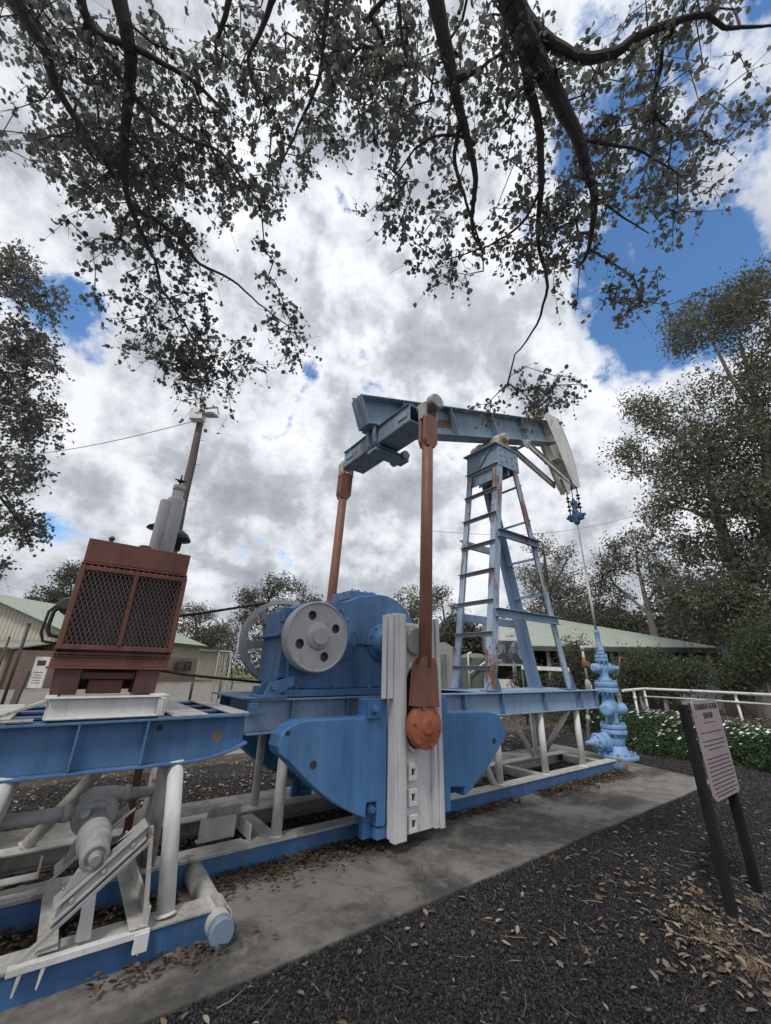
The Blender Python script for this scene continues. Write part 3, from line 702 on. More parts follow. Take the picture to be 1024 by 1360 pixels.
    for i in range(13):
        t = math.pi + math.pi * i / 12; ring.append((2.975 + 0.17 * math.cos(t), 1.0 + 0.17 * math.sin(t)))
    inner = [(2.975 + (x - 2.975) * 0.82, 1.25 + (z - 1.25) * 0.92) for x, z in ring]
    n = len(ring); k = len(mb.v)
    mb.add([(x, 3.42, z) for x, z in ring] + [(x, 3.42, z) for x, z in inner] + [(x, 3.4548, z) for x, z in ring] + [(x, 3.4548, z) for x, z in inner],
           [(i, (i + 1) % n, n + (i + 1) % n, n + i) for i in range(n)] + [(i, 2 * n + i, 2 * n + (i + 1) % n, (i + 1) % n) for i in range(n)] + [(n + i, n + (i + 1) % n, 3 * n + (i + 1) % n, 3 * n + i) for i in range(n)])
    crank = add(mb, 'crank_arm', 'white_crank', bevel=0.004)
    mb = MB(); mb.prism_dir([(x, 3.4545, z) for x, z in inner][::-1], (0, -0.0015, 0)); add(mb, 'pin_slot', 'dark', parent=crank, bevel=0)
    mb = MB(); mb.lathe((2.98, 3.455, 1.89), (0, -1, 0), [(-0.6, 0.12), (0.0, 0.12), (0.001, 0.145), (0.035, 0.145), (0.045, 0.135)], 32)
    add(mb, 'crank_hub', 'grey_silver', bevel=0.002)
    for z in (0.68, 0.475, 0.27):
        mb = MB(); x = 2.905; y0, y1 = 3.40, 3.4545
        mb.box(x - 0.052, x + 0.052, y0, y1, z - 0.068, z - 0.030); mb.box(x - 0.052, x + 0.052, y0, y1, z + 0.030, z + 0.068)
        mb.box(x - 0.052, x - 0.022, y0 + 0.0007, y1, z - 0.0295, z + 0.0295); mb.box(x + 0.022, x + 0.052, y0 + 0.0007, y1, z - 0.0295, z + 0.0295)
        add(mb, 'adjuster_lug', 'white_crank', parent=crank, bevel=0.003)
        mb = MB(); mb.box(x - 0.0215, x + 0.0215, y1 - 0.022, y1, z - 0.029, z + 0.029); add(mb, 'lug_socket', 'dark', parent=crank, bevel=0)
    # counterweights
    def arc(pts): return pts
    left = [(2.652, 1.325), (2.43, 1.325), (2.43, 1.165), (1.82, 1.175), (1.70, 1.165), (1.61, 1.13), (1.545, 1.07), (1.525, 0.99), (1.55, 0.93), (1.64, 0.87)]
    for i in range(1, 9):
        t = i / 9; left.append((1.64 + (2.41 - 1.64) * t, 0.87 - (0.87 - 0.365) * t - 0.055 * math.sin(math.pi * t)))
    left += [(2.425, 0.36), (2.435, 0.475), (2.545, 0.468), (2.55, 0.275), (2.652, 0.268)]
    right = [(3.298, 1.325), (3.495, 1.325), (3.50, 1.165), (4.20, 1.145), (4.34, 1.115), (4.43, 1.05), (4.48, 0.96), (4.485, 0.86)]
    for i in range(1, 8):
        t = i / 8; right.append((4.485 + (3.73 - 4.485) * t, 0.86 + (0.35 - 0.86) * t - 0.03 * math.sin(math.pi * t)))
    right += [(3.70, 0.355), (3.715, 0.435), (3.50, 0.46), (3.50, 0.25), (3.298, 0.26)]
    for nm, poly, hx, hz in (('left', left, 1.865, 0.83), ('right', right, 4.25, 0.83)):
        mb = MB(); mb.prism(poly, 3.50, 3.72)
        w_ = add(mb, 'counterweight', 'blue_weight', bevel=0.014, seg=3)
        mb = MB(); mb.lathe((hx, 3.4985, hz), (0, 1, 0), [(0, 0.033), (0.002, 0.033)], 16); add(mb, 'lifting_hole', 'dark', parent=w_, bevel=0)
        if nm == 'left':
            mb = MB(); mb.lathe((1.60, 3.4985, 1.085), (0, 1, 0), [(0, 0.022), (0.002, 0.022)], 14); add(mb, 'lifting_hole', 'dark', parent=w_, bevel=0)
            mb = MB(); mb.box(2.405, 2.56, 3.478, 3.498, 1.155, 1.30); mb.lathe((2.48, 3.478, 1.235), (0, -1, 0), [(0, 0.05), (0.012, 0.05), (0.014, 0.032), (0.045, 0.032)], 6, False)
            add(mb, 'clamp_bolt', 'blue_weight', parent=w_, bevel=0.003)
            mb = MB(); mb.lathe((2.50, 3.55, 0.415), (0, -1, 0), [(0, 0.045), (0.02, 0.045), (0.022, 0.028), (0.06, 0.028)], 6, False); mb.box(2.44, 2.56, 3.58, 3.70, 0.30, 0.47)
            add(mb, 'clamp_bolt', 'blue_dark', parent=w_, bevel=0.003)
    mb = MB(); mb.box(2.56, 2.70, 3.515, 3.70, 0.175, 0.262); mb.box(2.46, 2.555, 3.60, 3.66, 0.175, 0.30); add(mb, 'crank_toe', 'blue_weight', bevel=0.004)

# --- gearbox
GY0, GY1 = 4.03, 4.73
poly = [(1.775, 1.40), (1.775, 2.20), (1.90, 2.265), (2.45, 2.34), (2.62, 2.42)]
for i in range(0, 11):
    t = R(112 - i * 15.0); poly.append((2.95 + 0.575 * math.cos(t), 1.90 + 0.575 * math.sin(t)))
poly += [(3.25, 1.43), (3.22, 1.40)]
poly = [p for p in poly]
mb = MB(); mb.prism(poly, GY0, GY1)
gb = pp(mb, 'gearbox', 'blue', bevel=0.012, seg=2)
mb = MB(); mb.prism([(1.72, 1.335), (3.4, 1.335), (3.4, 1.398), (1.72, 1.398)], 3.93, 4.82)
for x in (1.80, 1.86, 2.3, 2.75): mb.lathe((x, 3.97, 1.398), (0, 0, 1), [(0, 0.018), (0.03, 0.018), (0.031, 0.010), (0.05, 0.010)], 6, False)
pp(mb, 'gearbox_base', 'blue', bevel=0.005)
mb = MB(); mb.box(1.75, 3.53, 4.005, 4.026, 1.865, 1.90); mb.box(2.70, 3.53, 3.99, 4.0045, 1.86, 1.893)
for i in range(11): mb.lathe((1.80 + i * 0.09, 4.012, 1.90), (0, 0, 1), [(0, 0.013), (0.018, 0.013)], 6, False)
for i in range(7): mb.lathe((2.80 + i * 0.11, 3.998, 1.893), (0, 0, 1), [(0, 0.013), (0.018, 0.013)], 6, False)
pp(mb, 'casing_flange', 'blue', parent=gb, bevel=0.002)
mb = MB(); mb.lathe((2.95, 4.03, 1.90), (0, -1, 0), [(0, 0.22), (0.02, 0.21), (0.03, 0.16), (0.10, 0.15), (0.14, 0.13)], 28); mb.ring_bolts((2.95, 4.012, 1.90), (0, -1, 0), 0.185, 10, 0.014, 0.016)
pp(mb, 'bearing_cap', 'blue', parent=gb, bevel=0.002)
mb = MB(); mb.lathe((2.32, 4.03, 1.92), (0, -1, 0), [(0, 0.27), (0.02, 0.265), (0.03, 0.12), (0.05, 0.1)], 28); mb.ring_bolts((2.32, 4.015, 1.92), (0, -1, 0), 0.24, 10, 0.017, 0.02)
pp(mb, 'bearing_cap', 'blue', parent=gb, bevel=0.002)
mb = MB(); mb.prism([(2.55, 2.4), (2.95, 2.4), (2.95, 2.515), (2.55, 2.50)], 4.18, 4.60)
for x in (2.6, 2.7, 2.8, 2.9):
    for y in (4.2, 4.58): mb.lathe((x, y, 2.505), (0, 0, 1), [(0, 0.012), (0.025, 0.012)], 6, False)
mb.lathe((2.78, 4.39, 2.51), (0, 0, 1), [(0, 0.03), (0.05, 0.03)], 10)
pp(mb, 'inspection_cover', 'blue', parent=gb, bevel=0.003)
mb = MB(); mb.tube([(2.34, 4.028, 2.21), (2.345, 3.985, 2.23), (2.37, 3.98, 2.19), (2.36, 3.985, 2.14), (2.34, 4.028, 2.13)], 0.012, 8); pp(mb, 'lifting_hook', 'blue', parent=gb, bevel=0)
mb = MB(); mb.prism([(1.70, 1.46), (1.774, 1.46), (1.774, 2.19), (1.73, 2.19)], 4.10, 4.66); mb.box(1.64, 1.774, 4.05, 4.70, 1.90, 1.93); mb.box(1.70, 1.774, 4.06, 4.20, 2.05, 2.20); pp(mb, 'pinion_housing', 'blue', parent=gb, bevel=0.006)
mb = MB(); mb.prism([(1.50, 1.345), (1.62, 1.345), (1.80, 1.44), (1.80, 1.52), (1.56, 1.47)], 3.90, 3.925); mb.prism([(1.50, 1.345), (1.62, 1.345), (1.80, 1.44), (1.80, 1.52), (1.56, 1.47)], 4.10, 4.12)
mb.lathe((1.60, 3.9, 1.42), (0, -1, 0), [(0, 0.03), (0.03, 0.03)], 6, False); mb.box(1.46, 1.72, 3.86, 4.16, 1.3395, 1.352)
pp(mb, 'brake_bracket', 'blue', bevel=0.003)
# brake wheel with four holes
def disc_with_holes(cx, cz, y0, y1, Rr, holes, hr):
    """annular sector mesh with round through holes, made as one filled curve-like bmesh"""
    bm = bmesh.new(); loops = []
    def ring(c, r, n): return [bm.verts.new((c[0] + r * math.cos(2 * math.pi * i / n), 0, c[1] + r * math.sin(2 * math.pi * i / n))) for i in range(n)]
    edges = []
    for c, r, n in [((cx, cz), Rr, 48)] + [(h, hr, 16) for h in holes]:
        vs = ring(c, r, n)
        for i in range(n): edges.append(bm.edges.new((vs[i], vs[(i + 1) % n])))
    bmesh.ops.triangle_fill(bm, use_beauty=True, use_dissolve=False, edges=edges)
    bm.normal_update()
    for f in list(bm.faces):
        c = f.calc_center_median()
        if any((c.x - h[0]) ** 2 + (c.z - h[1]) ** 2 < (hr * 0.9) ** 2 for h in holes): bm.faces.remove(f)
    vs = list(bm.verts)
    mb = MB(); idx = {v: i for i, v in enumerate(vs)}; n = len(vs)
    V0 = [(v.co.x, y0, v.co.z) for v in vs] + [(v.co.x, y1, v.co.z) for v in vs]
    F = []
    for f in bm.faces:
        ii = [idx[v] for v in f.verts]
        nrm = f.normal.y
        F.append(ii if nrm < 0 else ii[::-1]); F.append([i + n for i in (ii[::-1] if nrm < 0 else ii)])
    for e in bm.edges:
        if len(e.link_faces) == 1:
            a, b = idx[e.verts[0]], idx[e.verts[1]]; F.append((a, b, b + n, a + n))
    mb.add(V0, F); bm.free(); return mb
bx, bz = 1.975, 1.905
hl = [(bx - 0.085 + 0.0, bz + 0.20), (bx + 0.20, bz + 0.085), (bx + 0.085, bz - 0.20), (bx - 0.20, bz - 0.085)]
mb = disc_with_holes(bx, bz, 3.800, 3.818, 0.325, hl, 0.048)
mb2_ = []
ringp = [(3.94, 0.320), (3.94, 0.345), (3.91, 0.352), (3.806, 0.352), (3.792, 0.345), (3.788, 0.335), (3.795, 0.3255)]
for d_, r_ in ringp: mb2_ += [(bx + r_ * math.cos(2 * math.pi * j / 64), d_, bz + r_ * math.sin(2 * math.pi * j / 64)) for j in range(64)]
mb.add(mb2_, [(i * 64 + j, ((i + 1) % 7) * 64 + j, ((i + 1) % 7) * 64 + (j + 1) % 64, i * 64 + (j + 1) % 64) for i in range(7) for j in range(64)])
mb.lathe((bx, 3.94, bz), (0, -1, 0), [(0.0, 0.319), (0.03, 0.319)], 40)
mb.lathe((bx, 3.80, bz), (0, -1, 0), [(-0.02, 0.14), (0.0, 0.14), (0.02, 0.125), (0.03, 0.10), (0.032, 0.088), (0.06, 0.086)], 32)
pp(mb, 'brake_wheel', 'grey_silver', bevel=0.003)
mb = MB(); mb.lathe((bx, 5.0, bz), (0, -1, 0), [(0, 0.045), (1.22, 0.045)], 16); pp(mb, 'pinion_shaft', 'grey_silver', bevel=0)
# belt sheave with six spokes
PX, PZ, PR = 2.01, 1.91, 0.49
mb = MB(); n = 56
prof = [(-0.0, PR - 0.055), (0.0, PR), (0.02, PR), (0.035, PR - 0.02), (0.05, PR), (0.065, PR - 0.02), (0.08, PR), (0.095, PR - 0.02), (0.11, PR), (0.13, PR), (0.13, PR - 0.055)]
k = 0; vs = []; fs = []
for d, r in prof:
    for j in range(n):
        t = 2 * math.pi * j / n; vs.append((PX + r * math.cos(t), 4.80 + d, PZ + r * math.sin(t)))
m_ = len(prof)
for i in range(m_):
    for j in range(n):
        a, b = i * n, ((i + 1) % m_) * n; fs.append((a + j, b + j, b + (j + 1) % n, a + (j + 1) % n))
mb.add(vs, fs)
mb.lathe((PX, 4.79, PZ), (0, 1, 0), [(0, 0.09), (0.15, 0.09)], 24)
for i in range(6):
    t = R(12 + 60 * i); c0 = (PX + 0.07 * math.cos(t), 4.865, PZ + 0.07 * math.sin(t)); c1 = (PX + (PR - 0.04) * math.cos(t), 4.865, PZ + (PR - 0.04) * math.sin(t))
    mb.bar(c0, c1, 0.035, 0.082)
pp(mb, 'belt_sheave', 'grey_silver', bevel=0.003)
# drive belts down to the engine sheave
sx_, sz_, sr = 0.02, 1.80, 0.135
def tang(sgn):
    p = Vector((PX, 4.865, PZ + sgn * (PR + 0.004))); q = Vector((sx_, 4.865, sz_ + sgn * (sr + 0.004))); return p, q
for sgn in (1, -1):
    for j, yy in enumerate((4.835, 4.865, 4.895)):
        p, q = tang(sgn); mb = MB(); mid = (p + q) / 2 + Vector((0, 0, -0.03))
        pts = [p + Vector((0, yy - 4.865, 0)), mid + Vector((0, yy - 4.865, 0)), q + Vector((0, yy - 4.865, 0))]
        mb.tube(pts, 0.013, 6); pp(mb, 'drive_belt', 'rubber', bevel=0)

# --- horse head
PVX, PVZ, HR = 5.86, 5.93, 3.14
front = [(PVX + HR * math.cos(R(a)), PVZ + HR * math.sin(R(a))) for a in np.linspace(-1.5, 33.0, 16)]
backl = [(8.26, 7.62), (7.84, 7.62), (7.92, 7.42), (8.24, 6.80), (8.50, 6.25), (8.72, 5.83), (8.93, 5.80)]
for y in (4.175, 4.570):
    mb = MB(); mb.prism(front + backl, y, y + 0.015); pp(mb, 'head_side_plate', 'white', bevel=0.002)
mb = MB()
for i in range(len(front) - 1):
    a, b = front[i], front[i + 1]
    mb.bar((a[0] + 0.012, 4.3825, a[1]), (b[0] + 0.012, 4.3825, b[1]), 0.44, 0.02)
pp(mb, 'head_face_plate', 'white', bevel=0)
mb = MB()
mb.prism([(8.20, 6.86), (8.02, 6.86), (7.92, 6.80), (8.16, 6.3), (8.45, 5.55), (8.60, 5.60), (8.70, 5.85)], 4.36, 4.40)
mb.prism([(8.02, 7.40), (8.20, 6.86), (8.26, 6.86), (8.10, 7.42)], 4.19, 4.56)
mb.box(8.22, 8.55, 4.191, 4.569, 6.40, 6.415); mb.box(8.45, 8.76, 4.191, 4.569, 5.95, 5.965)
mb.prism([(8.30, 5.95), (8.25, 5.85), (8.42, 5.50), (8.50, 5.52), (8.60, 5.85)], 4.191, 4.21)
pp(mb, 'head_web', 'white_dirty', bevel=0.002)
for y in (4.20, 4.56):
    mb = MB(); mb.bar((6.98, y, 6.30), (8.55, y, 5.86), 0.05, 0.10); mb.bar((6.98, y, 6.37), (8.55, y, 5.93), 0.09, 0.012); pp(mb, 'head_strut', 'white_dirty', bevel=0.003)
mb = MB(); mb.prism([(6.80, 6.36), (7.12, 6.47), (7.10, 6.28), (6.98, 6.20), (6.86, 6.24)], 4.19, 4.22); mb.prism([(6.80, 6.36), (7.12, 6.47), (7.10, 6.28), (6.98, 6.20), (6.86, 6.24)], 4.54, 4.57)
mb.tube([(6.98, 4.16, 6.31), (6.98, 4.60, 6.31)], 0.03, 10); pp(mb, 'strut_bracket', 'white_dirty', bevel=0.003)
mb = MB(); mb.prism([(7.50, 7.28), (7.95, 7.44), (7.90, 7.62), (7.70, 7.70), (7.60, 7.52)], 4.22, 4.54); mb.tube([(7.78, 4.14, 7.58), (7.78, 4.62, 7.58)], 0.04, 12)
pp(mb, 'head_hinge', 'cream_cast', bevel=0.006)
# --- bridle, carrier bar, polished rod
RX = 8.985
for y in (4.25, 4.51):
    mb = MB(); mb.tube([(RX, y, 6.0), (RX, y, 5.16)], 0.014, 8)
    for z in (5.62, 5.54, 5.40, 5.30): mb.lathe((RX, y, z), (0, 0, 1), [(0, 0.02), (0.01, 0.045), (0.035, 0.045), (0.05, 0.02)], 10)
    pp(mb, 'bridle_cable', 'dark', bevel=0)
mb = MB(); mb.tube([(RX, CY, 5.95), (RX, CY, 5.55)], 0.012, 8); mb.lathe((RX, CY, 5.18), (0, 0, 1), [(0, 0.075), (0.10, 0.075), (0.12, 0.055), (0.25, 0.06), (0.26, 0.085), (0.34, 0.085), (0.36, 0.035), (0.42, 0.03)], 14)
mb.box(RX - 0.05, RX + 0.05, 4.27, 4.36, 5.34, 5.44)
pp(mb, 'rod_clamp', 'blue_dark', bevel=0.003)
mb = MB(); mb.prism([(RX - 0.07, 5.03), (RX + 0.07, 5.03), (RX + 0.09, 5.10), (RX + 0.09, 5.175), (RX - 0.09, 5.175), (RX - 0.09, 5.10)], 4.22, 4.54)
mb.lathe((RX, CY, 4.93), (0, 0, 1), [(0, 0.05), (0.1, 0.09)], 14); mb.box(RX - 0.03, RX + 0.03, 4.15, 4.61, 5.10, 5.16)
pp(mb, 'carrier_bar', 'blue_dark', bevel=0.005)
mb = MB(); mb.tube([(RX, CY, 4.94), (RX, CY, 2.40)], 0.018, 10); pp(mb, 'polished_rod', 'galv', bevel=0)
mb = MB(); mb.tube([(RX, CY, 3.7), (RX, CY, 2.44)], 0.026, 10); pp(mb, 'rod_sleeve', 'white_dirty', bevel=0)

# ================================================================== WELLHEAD
wh = thing('wellhead', (9.0, CY, SZ), 'light blue flanged wellhead with side valves standing at the end of the slab', 'wellhead')
def wp(mb, name, mat='blue_well', bevel=0.003, parent=None): return mb.build(name, M[mat], parent or wh, bevel=bevel)
W0 = (9.0, CY, 0.0)
mb = MB(); mb.lathe((9, CY, SZ), (0, 0, 1), [(0, 0.36), (0.05, 0.36), (0.06, 0.35), (0.065, 0.24), (0.12, 0.20), (0.22, 0.155)], 36); mb.ring_bolts((9, CY, SZ + 0.06), (0, 0, 1), 0.30, 14, 0.026, 0.05); wp(mb, 'base_flange')
mb = MB(); mb.lathe((9, CY, SZ), (0, 0, 1), [(0.20, 0.155), (0.26, 0.165), (0.34, 0.185), (0.42, 0.165), (0.46, 0.15), (0.50, 0.15)], 28); wp(mb, 'casing_head', bevel=0)
def flange(z, r, h, name='flange', n=12, neck=None):
    mb = MB(); g = h * 0.44
    mb.lathe((9, CY, z), (0, 0, 1), [(0, r * 0.96), (0.006, r), (g, r), (g + 0.002, r * 0.93), (h - g - 0.002, r * 0.93), (h - g, r), (h - 0.006, r), (h, r * 0.96)], 32)
    mb.ring_bolts((9, CY, z + h), (0, 0, 1), r * 0.86, n, 0.018, 0.035); mb.ring_bolts((9, CY, z), (0, 0, -1), r * 0.86, n, 0.018, 0.035)
    return wp(mb, name)
flange(0.49, 0.235, 0.17)
mb = MB(); mb.lathe((9, CY, 0.66), (0, 0, 1), [(0, 0.135), (0.05, 0.12), (0.16, 0.115), (0.22, 0.14), (0.32, 0.155), (0.40, 0.13), (0.46, 0.11), (0.54, 0.115), (0.575, 0.14)], 28); wp(mb, 'tubing_spool', bevel=0)
# cross body: side outlets along the jack axis
mb = MB()
dx = Vector((0.82, -0.57, -0.0)).normalized()
for sg in (-1, 1):
    d = Vector((-0.62, -0.78, 0)) if sg < 0 else Vector((0.62, 0.78, 0))
    d = Vector((sg * 0.95, -0.2 if sg < 0 else -0.35, 0)).normalized()
    mb.lathe(Vector((9, CY, 0.93)), d, [(0.0, 0.11), (0.14, 0.105), (0.16, 0.125), (0.20, 0.13), (0.22, 0.10), (0.26, 0.12), (0.33, 0.115), (0.35, 0.07)], 20)
wp(mb, 'side_outlet', bevel=0.003)
flange(1.235, 0.215, 0.20, n=14)
mb = MB(); mb.lathe((9, CY, 1.435), (0, 0, 1), [(0, 0.125), (0.05, 0.125), (0.09, 0.085), (0.16, 0.08), (0.22, 0.10), (0.30, 0.105), (0.36, 0.08), (0.40, 0.075)], 24)
mb.ring_bolts((9, CY, 1.48), (0, 0, 1), 0.105, 6, 0.02, 0.03); wp(mb, 'valve_body')
d = Vector((0.55, -0.83, 0)).normalized(); e = Vector((-0.55, 0.83, 0)).normalized()
mb = MB(); mb.lathe(Vector((9, CY, 1.70)), (1, -0.25, 0), [(-0.30, 0.05), (-0.27, 0.09), (-0.15, 0.095), (-0.12, 0.06), (0.02, 0.06), (0.08, 0.11), (0.17, 0.115), (0.19, 0.075), (0.23, 0.06), (0.42, 0.055), (0.43, 0.04)], 20)
wp(mb, 'valve_bonnet')
mb = MB(); c = Vector((9.45, CY - 0.115, 1.70)); mb.tube([c + Vector((0, 0, -0.05)), c + Vector((0.03, -0.01, 0.08)), c + Vector((0.07, -0.02, 0.20)), c + Vector((0.12, -0.03, 0.225)), c + Vector((0.34, -0.09, 0.20))], [0.022, 0.02, 0.018, 0.022, 0.012], 8); wp(mb, 'valve_handle', 'rust', bevel=0)
flange(1.83, 0.125, 0.13, n=8)
mb = MB(); mb.lathe((9, CY, 1.96), (0, 0, 1), [(0, 0.07), (0.02, 0.085), (0.05, 0.085), (0.06, 0.07), (0.09, 0.09), (0.13, 0.085), (0.14, 0.065), (0.20, 0.072), (0.24, 0.055), (0.26, 0.05), (0.44, 0.048), (0.45, 0.055), (0.50, 0.055), (0.51, 0.03)], 20); wp(mb, 'stuffing_box', bevel=0)
# lower side valve towards the jack
mb = MB(); dv = Vector((-0.85, 0.42, -0.04)).normalized()
mb.lathe(Vector((9, CY, 0.36)), dv, [(0.1, 0.12), (0.20, 0.11), (0.205, 0.165), (0.24, 0.17), (0.25, 0.13), (0.26, 0.165), (0.30, 0.165), (0.305, 0.12), (0.38, 0.115), (0.385, 0.165), (0.43, 0.165), (0.44, 0.11), (0.50, 0.10), (0.505, 0.07), (0.58, 0.06), (0.60, 0.04), (0.66, 0.035)], 24)
mb.ring_bolts(Vector((9, CY, 0.36)) + dv * 0.43, dv, 0.14, 10, 0.018, 0.03); mb.ring_bolts(Vector((9, CY, 0.36)) + dv * 0.24, dv, 0.145, 10, 0.016, 0.025)
wp(mb, 'side_valve')
# flow line pipes
mb = MB(); tx, ty = 8.50, 4.20
top = Vector((8.47, 4.48, 2.10))
mb.tube([(9, CY, 2.12), top], 0.028, 10); mb.lathe(top + Vector((0, 0, 0.03)), (0, 0, -1), [(0, 0.04), (0.09, 0.04)], 12)
mb.tube([top, top + Vector((0, 0, -0.62))], 0.024, 10)
endp = Vector((9, CY, 0.36)) + dv * 0.60
mb.tube([top + Vector((0, 0, -0.62)), endp + Vector((0.0, 0.0, 0.08))], 0.026, 10)
for f_ in (0.02, 0.62): 
    c = (top + Vector((0, 0, -0.62))).lerp(endp + Vector((0, 0, 0.08)), f_); mb.lathe(c, (0, 0, -1), [(0, 0.04), (0.10, 0.04)], 12)
wp(mb, 'bleed_pipe', 'white_dirty', bevel=0)
mb = MB(); c = top + Vector((0, 0, -0.30)); mb.lathe(c, (0, 0, -1), [(-0.1, 0.03), (0, 0.045), (0.06, 0.05), (0.10, 0.03)], 12); mb.lathe(c + Vector((0, -0.02, -0.03)), (-0.4, -0.9, 0), [(0, 0.018), (0.07, 0.018), (0.071, 0.055), (0.085, 0.055)], 12); wp(mb, 'bleed_valve', 'rust', bevel=0)
mb = MB(); c = top + Vector((0, 0, -0.64)); mb.lathe(c, (0, 0, -1), [(0, 0.04), (0.04, 0.055), (0.16, 0.055), (0.20, 0.035)], 12); mb.tube([c + Vector((0, -0.05, -0.08)), c + Vector((-0.05, -0.09, -0.08)), c + Vector((-0.07, -0.10, -0.26))], 0.014, 8); wp(mb, 'ball_valve', 'galv', bevel=0)
mb = MB(); q0 = Vector((9, CY, 2.15)); q1 = Vector((9.34, 4.52, 2.15)); q2 = Vector((9.44, 4.56, 2.10)); q3 = Vector((9.46, 4.57, 1.98)); q4 = Vector((9.46, 4.57, 0.1))
mb.tube([q0, q1, q2, q3, q4], 0.048, 12); mb.lathe(q1 + Vector((-0.12, -0.05, 0)), (0.92, 0.38, 0), [(0, 0.065), (0.09, 0.065)], 14); mb.lathe(q3, (0, 0, -1), [(0, 0.06), (0.08, 0.06)], 14)
wp(mb, 'flow_pipe', 'white_dirty', bevel=0)

# ================================================================== ENGINE STAND
es = thing('engine_stand', (0.2, 4.0, SZ), 'blue outrigger frame with a holed, stiffened top beam carrying the red engine', 'steel frame')
def ep(mb, name, mat, bevel=0.003, parent=None): return mb.build(name, M[mat], parent or es, bevel=bevel)
ST, SB = 1.262, 0.975
web = [(-3.4, SB + 0.016), (0.84, SB + 0.010), (0.98, SB + 0.026), (1.10, SB + 0.055), (1.19, SB + 0.092), (1.19, ST - 0.018), (-3.4, ST - 0.018)]
for yc, s in ((3.42, -1), (4.72, 1)):
    mb = MB(); mb.prism(web, yc - 0.006, yc + 0.006)
    mb.box(-3.4, 1.20, yc - 0.075, yc + 0.075, ST - 0.017, ST - 0.001)
    bot = [(-3.4, SB), (0.84, SB - 0.006), (0.98, SB + 0.010), (1.10, SB + 0.040), (1.21, SB + 0.082)]
    for i in range(len(bot) - 1):
        a, b = bot[i], bot[i + 1]; mb.add([(a[0], yc - 0.075, a[1]), (b[0], yc - 0.075, b[1]), (b[0], yc + 0.075, b[1]), (a[0], yc + 0.075, a[1]), (a[0], yc - 0.075, a[1] + 0.016), (b[0], yc - 0.075, b[1] + 0.016), (b[0], yc + 0.075, b[1] + 0.016), (a[0], yc + 0.075, a[1] + 0.016)],
            [(0, 3, 2, 1), (4, 5, 6, 7), (0, 1, 5, 4), (1, 2, 6, 5), (2, 3, 7, 6), (3, 0, 4, 7)])
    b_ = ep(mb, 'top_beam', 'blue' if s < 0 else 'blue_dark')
    for x in (-0.95, -0.35, 0.13, 0.51):
        mb = MB(); mb.box(x, x + 0.012, yc + s * 0.073, yc + s * 0.0065, SB + 0.0165, ST - 0.0175); ep(mb, 'stiffener', 'blue', parent=b_, bevel=0.001)
    if s < 0:
        mb = MB(); mb.lathe((1.0, yc - 0.0065, 1.115), (0, -1, 0), [(0, 0.038), (0.001, 0.038)], 20); o = ep(mb, 'lifting_hole', 'stone_pale', parent=b_, bevel=0)
        mb = MB(); mb.lathe((0.60, yc - 0.0065, 1.195), (0, -1, 0), [(0, 0.022), (0.001, 0.022)], 14); o = ep(mb, 'bolt_hole', 'dark', parent=b_, bevel=0)
for x0, x1, mt in ((-0.42, -0.22, 'white_dirty'), (-1.4, -1.15, 'white_dirty'), (0.66, 0.90, 'white_dirty'), (1.06, 1.20, 'white_dirty')):
    mb = MB(); mb.box(x0, x1, 3.36, 4.79, ST, ST + 0.012); mb.box(x0 + 0.08, x0 + 0.10, 3.50, 4.64, SB + 0.1, ST - 0.02); ep(mb, 'deck_plate', mt)
for yc in (3.80, 4.25):
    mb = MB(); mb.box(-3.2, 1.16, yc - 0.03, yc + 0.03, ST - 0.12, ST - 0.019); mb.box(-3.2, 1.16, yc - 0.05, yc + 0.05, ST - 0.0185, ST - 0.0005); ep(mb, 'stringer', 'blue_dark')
# lower runner with the capped cross pipe
mb = MB(); mb.box(-3.4, 1.06, 3.135, 3.150, SZ - 0.01, 0.205); mb.box(-3.4, 1.06, 3.151, 3.28, SZ, SZ + 0.012)
lr = ep(mb, 'outrigger_runner', 'blue_runner')
mb = MB(); mb.box(-3.4, 1.04, 3.125, 3.295, 0.206, 0.222); ep(mb, 'runner_flange', 'white_dirty', parent=lr)
mb = MB(); mb.tube([(1.085, 3.06, 0.150), (1.115, 3.90, 0.150)], 0.070, 20); ep(mb, 'cross_pipe', 'white_dirty', bevel=0)
mb = MB(); pts = []
for i in range(9):
    t = R(95 - i * 17); pts.append((1.085 + 0.088 * math.cos(t), 0.150 + 0.078 * math.sin(t)))
for i in range(8):
    a, b = pts[i], pts[i + 1]; mb.bar((a[0], 3.21, a[1]), (b[0], 3.21, b[1]), 0.17, 0.012)
ep(mb, 'pipe_saddle', 'white_dirty', bevel=0)
mb = MB(); mb.lathe((1.083, 3.06, 0.146), (0, -1, 0), [(0, 0.070), (0.055, 0.072), (0.062, 0.066)], 24); o = ep(mb, 'pipe_cap', 'blue_beam', bevel=0.002)
# legs
def sleg(p0, p1, r, mat='white', name='leg'):
    mb = MB(); mb.tube([p0, p1], r, 20); a = (Vector(p1) - Vector(p0)).normalized(); mb.lathe(Vector(p0), a, [(0, r + 0.014), (0.008, r + 0.007), (0.015, r)], 20); return ep(mb, name, mat, bevel=0)
sleg((0.80, 3.21, 0.222), (0.745, 3.40, SB + 0.01), 0.050)
sleg((0.80, 3.93, 0.243), (0.70, 3.50, SB + 0.01), 0.047, 'white_dirty')
sleg((0.72, 3.96, 0.243), (0.72, 3.80, SB + 0.12), 0.043, 'white_dirty')
sleg((0.74, 4.72, 0.229), (0.72, 4.72, SB + 0.01), 0.035, 'rust')
sleg((-0.27, 3.21, 0.222), (-0.14, 3.40, SB + 0.01), 0.050)
sleg((-0.22, 3.90, 0.243), (-0.12, 3.52, SB + 0.01), 0.050, 'white_dirty')
sleg((-2.4, 3.21, 0.222), (-2.4, 3.40, SB + 0.01), 0.05)
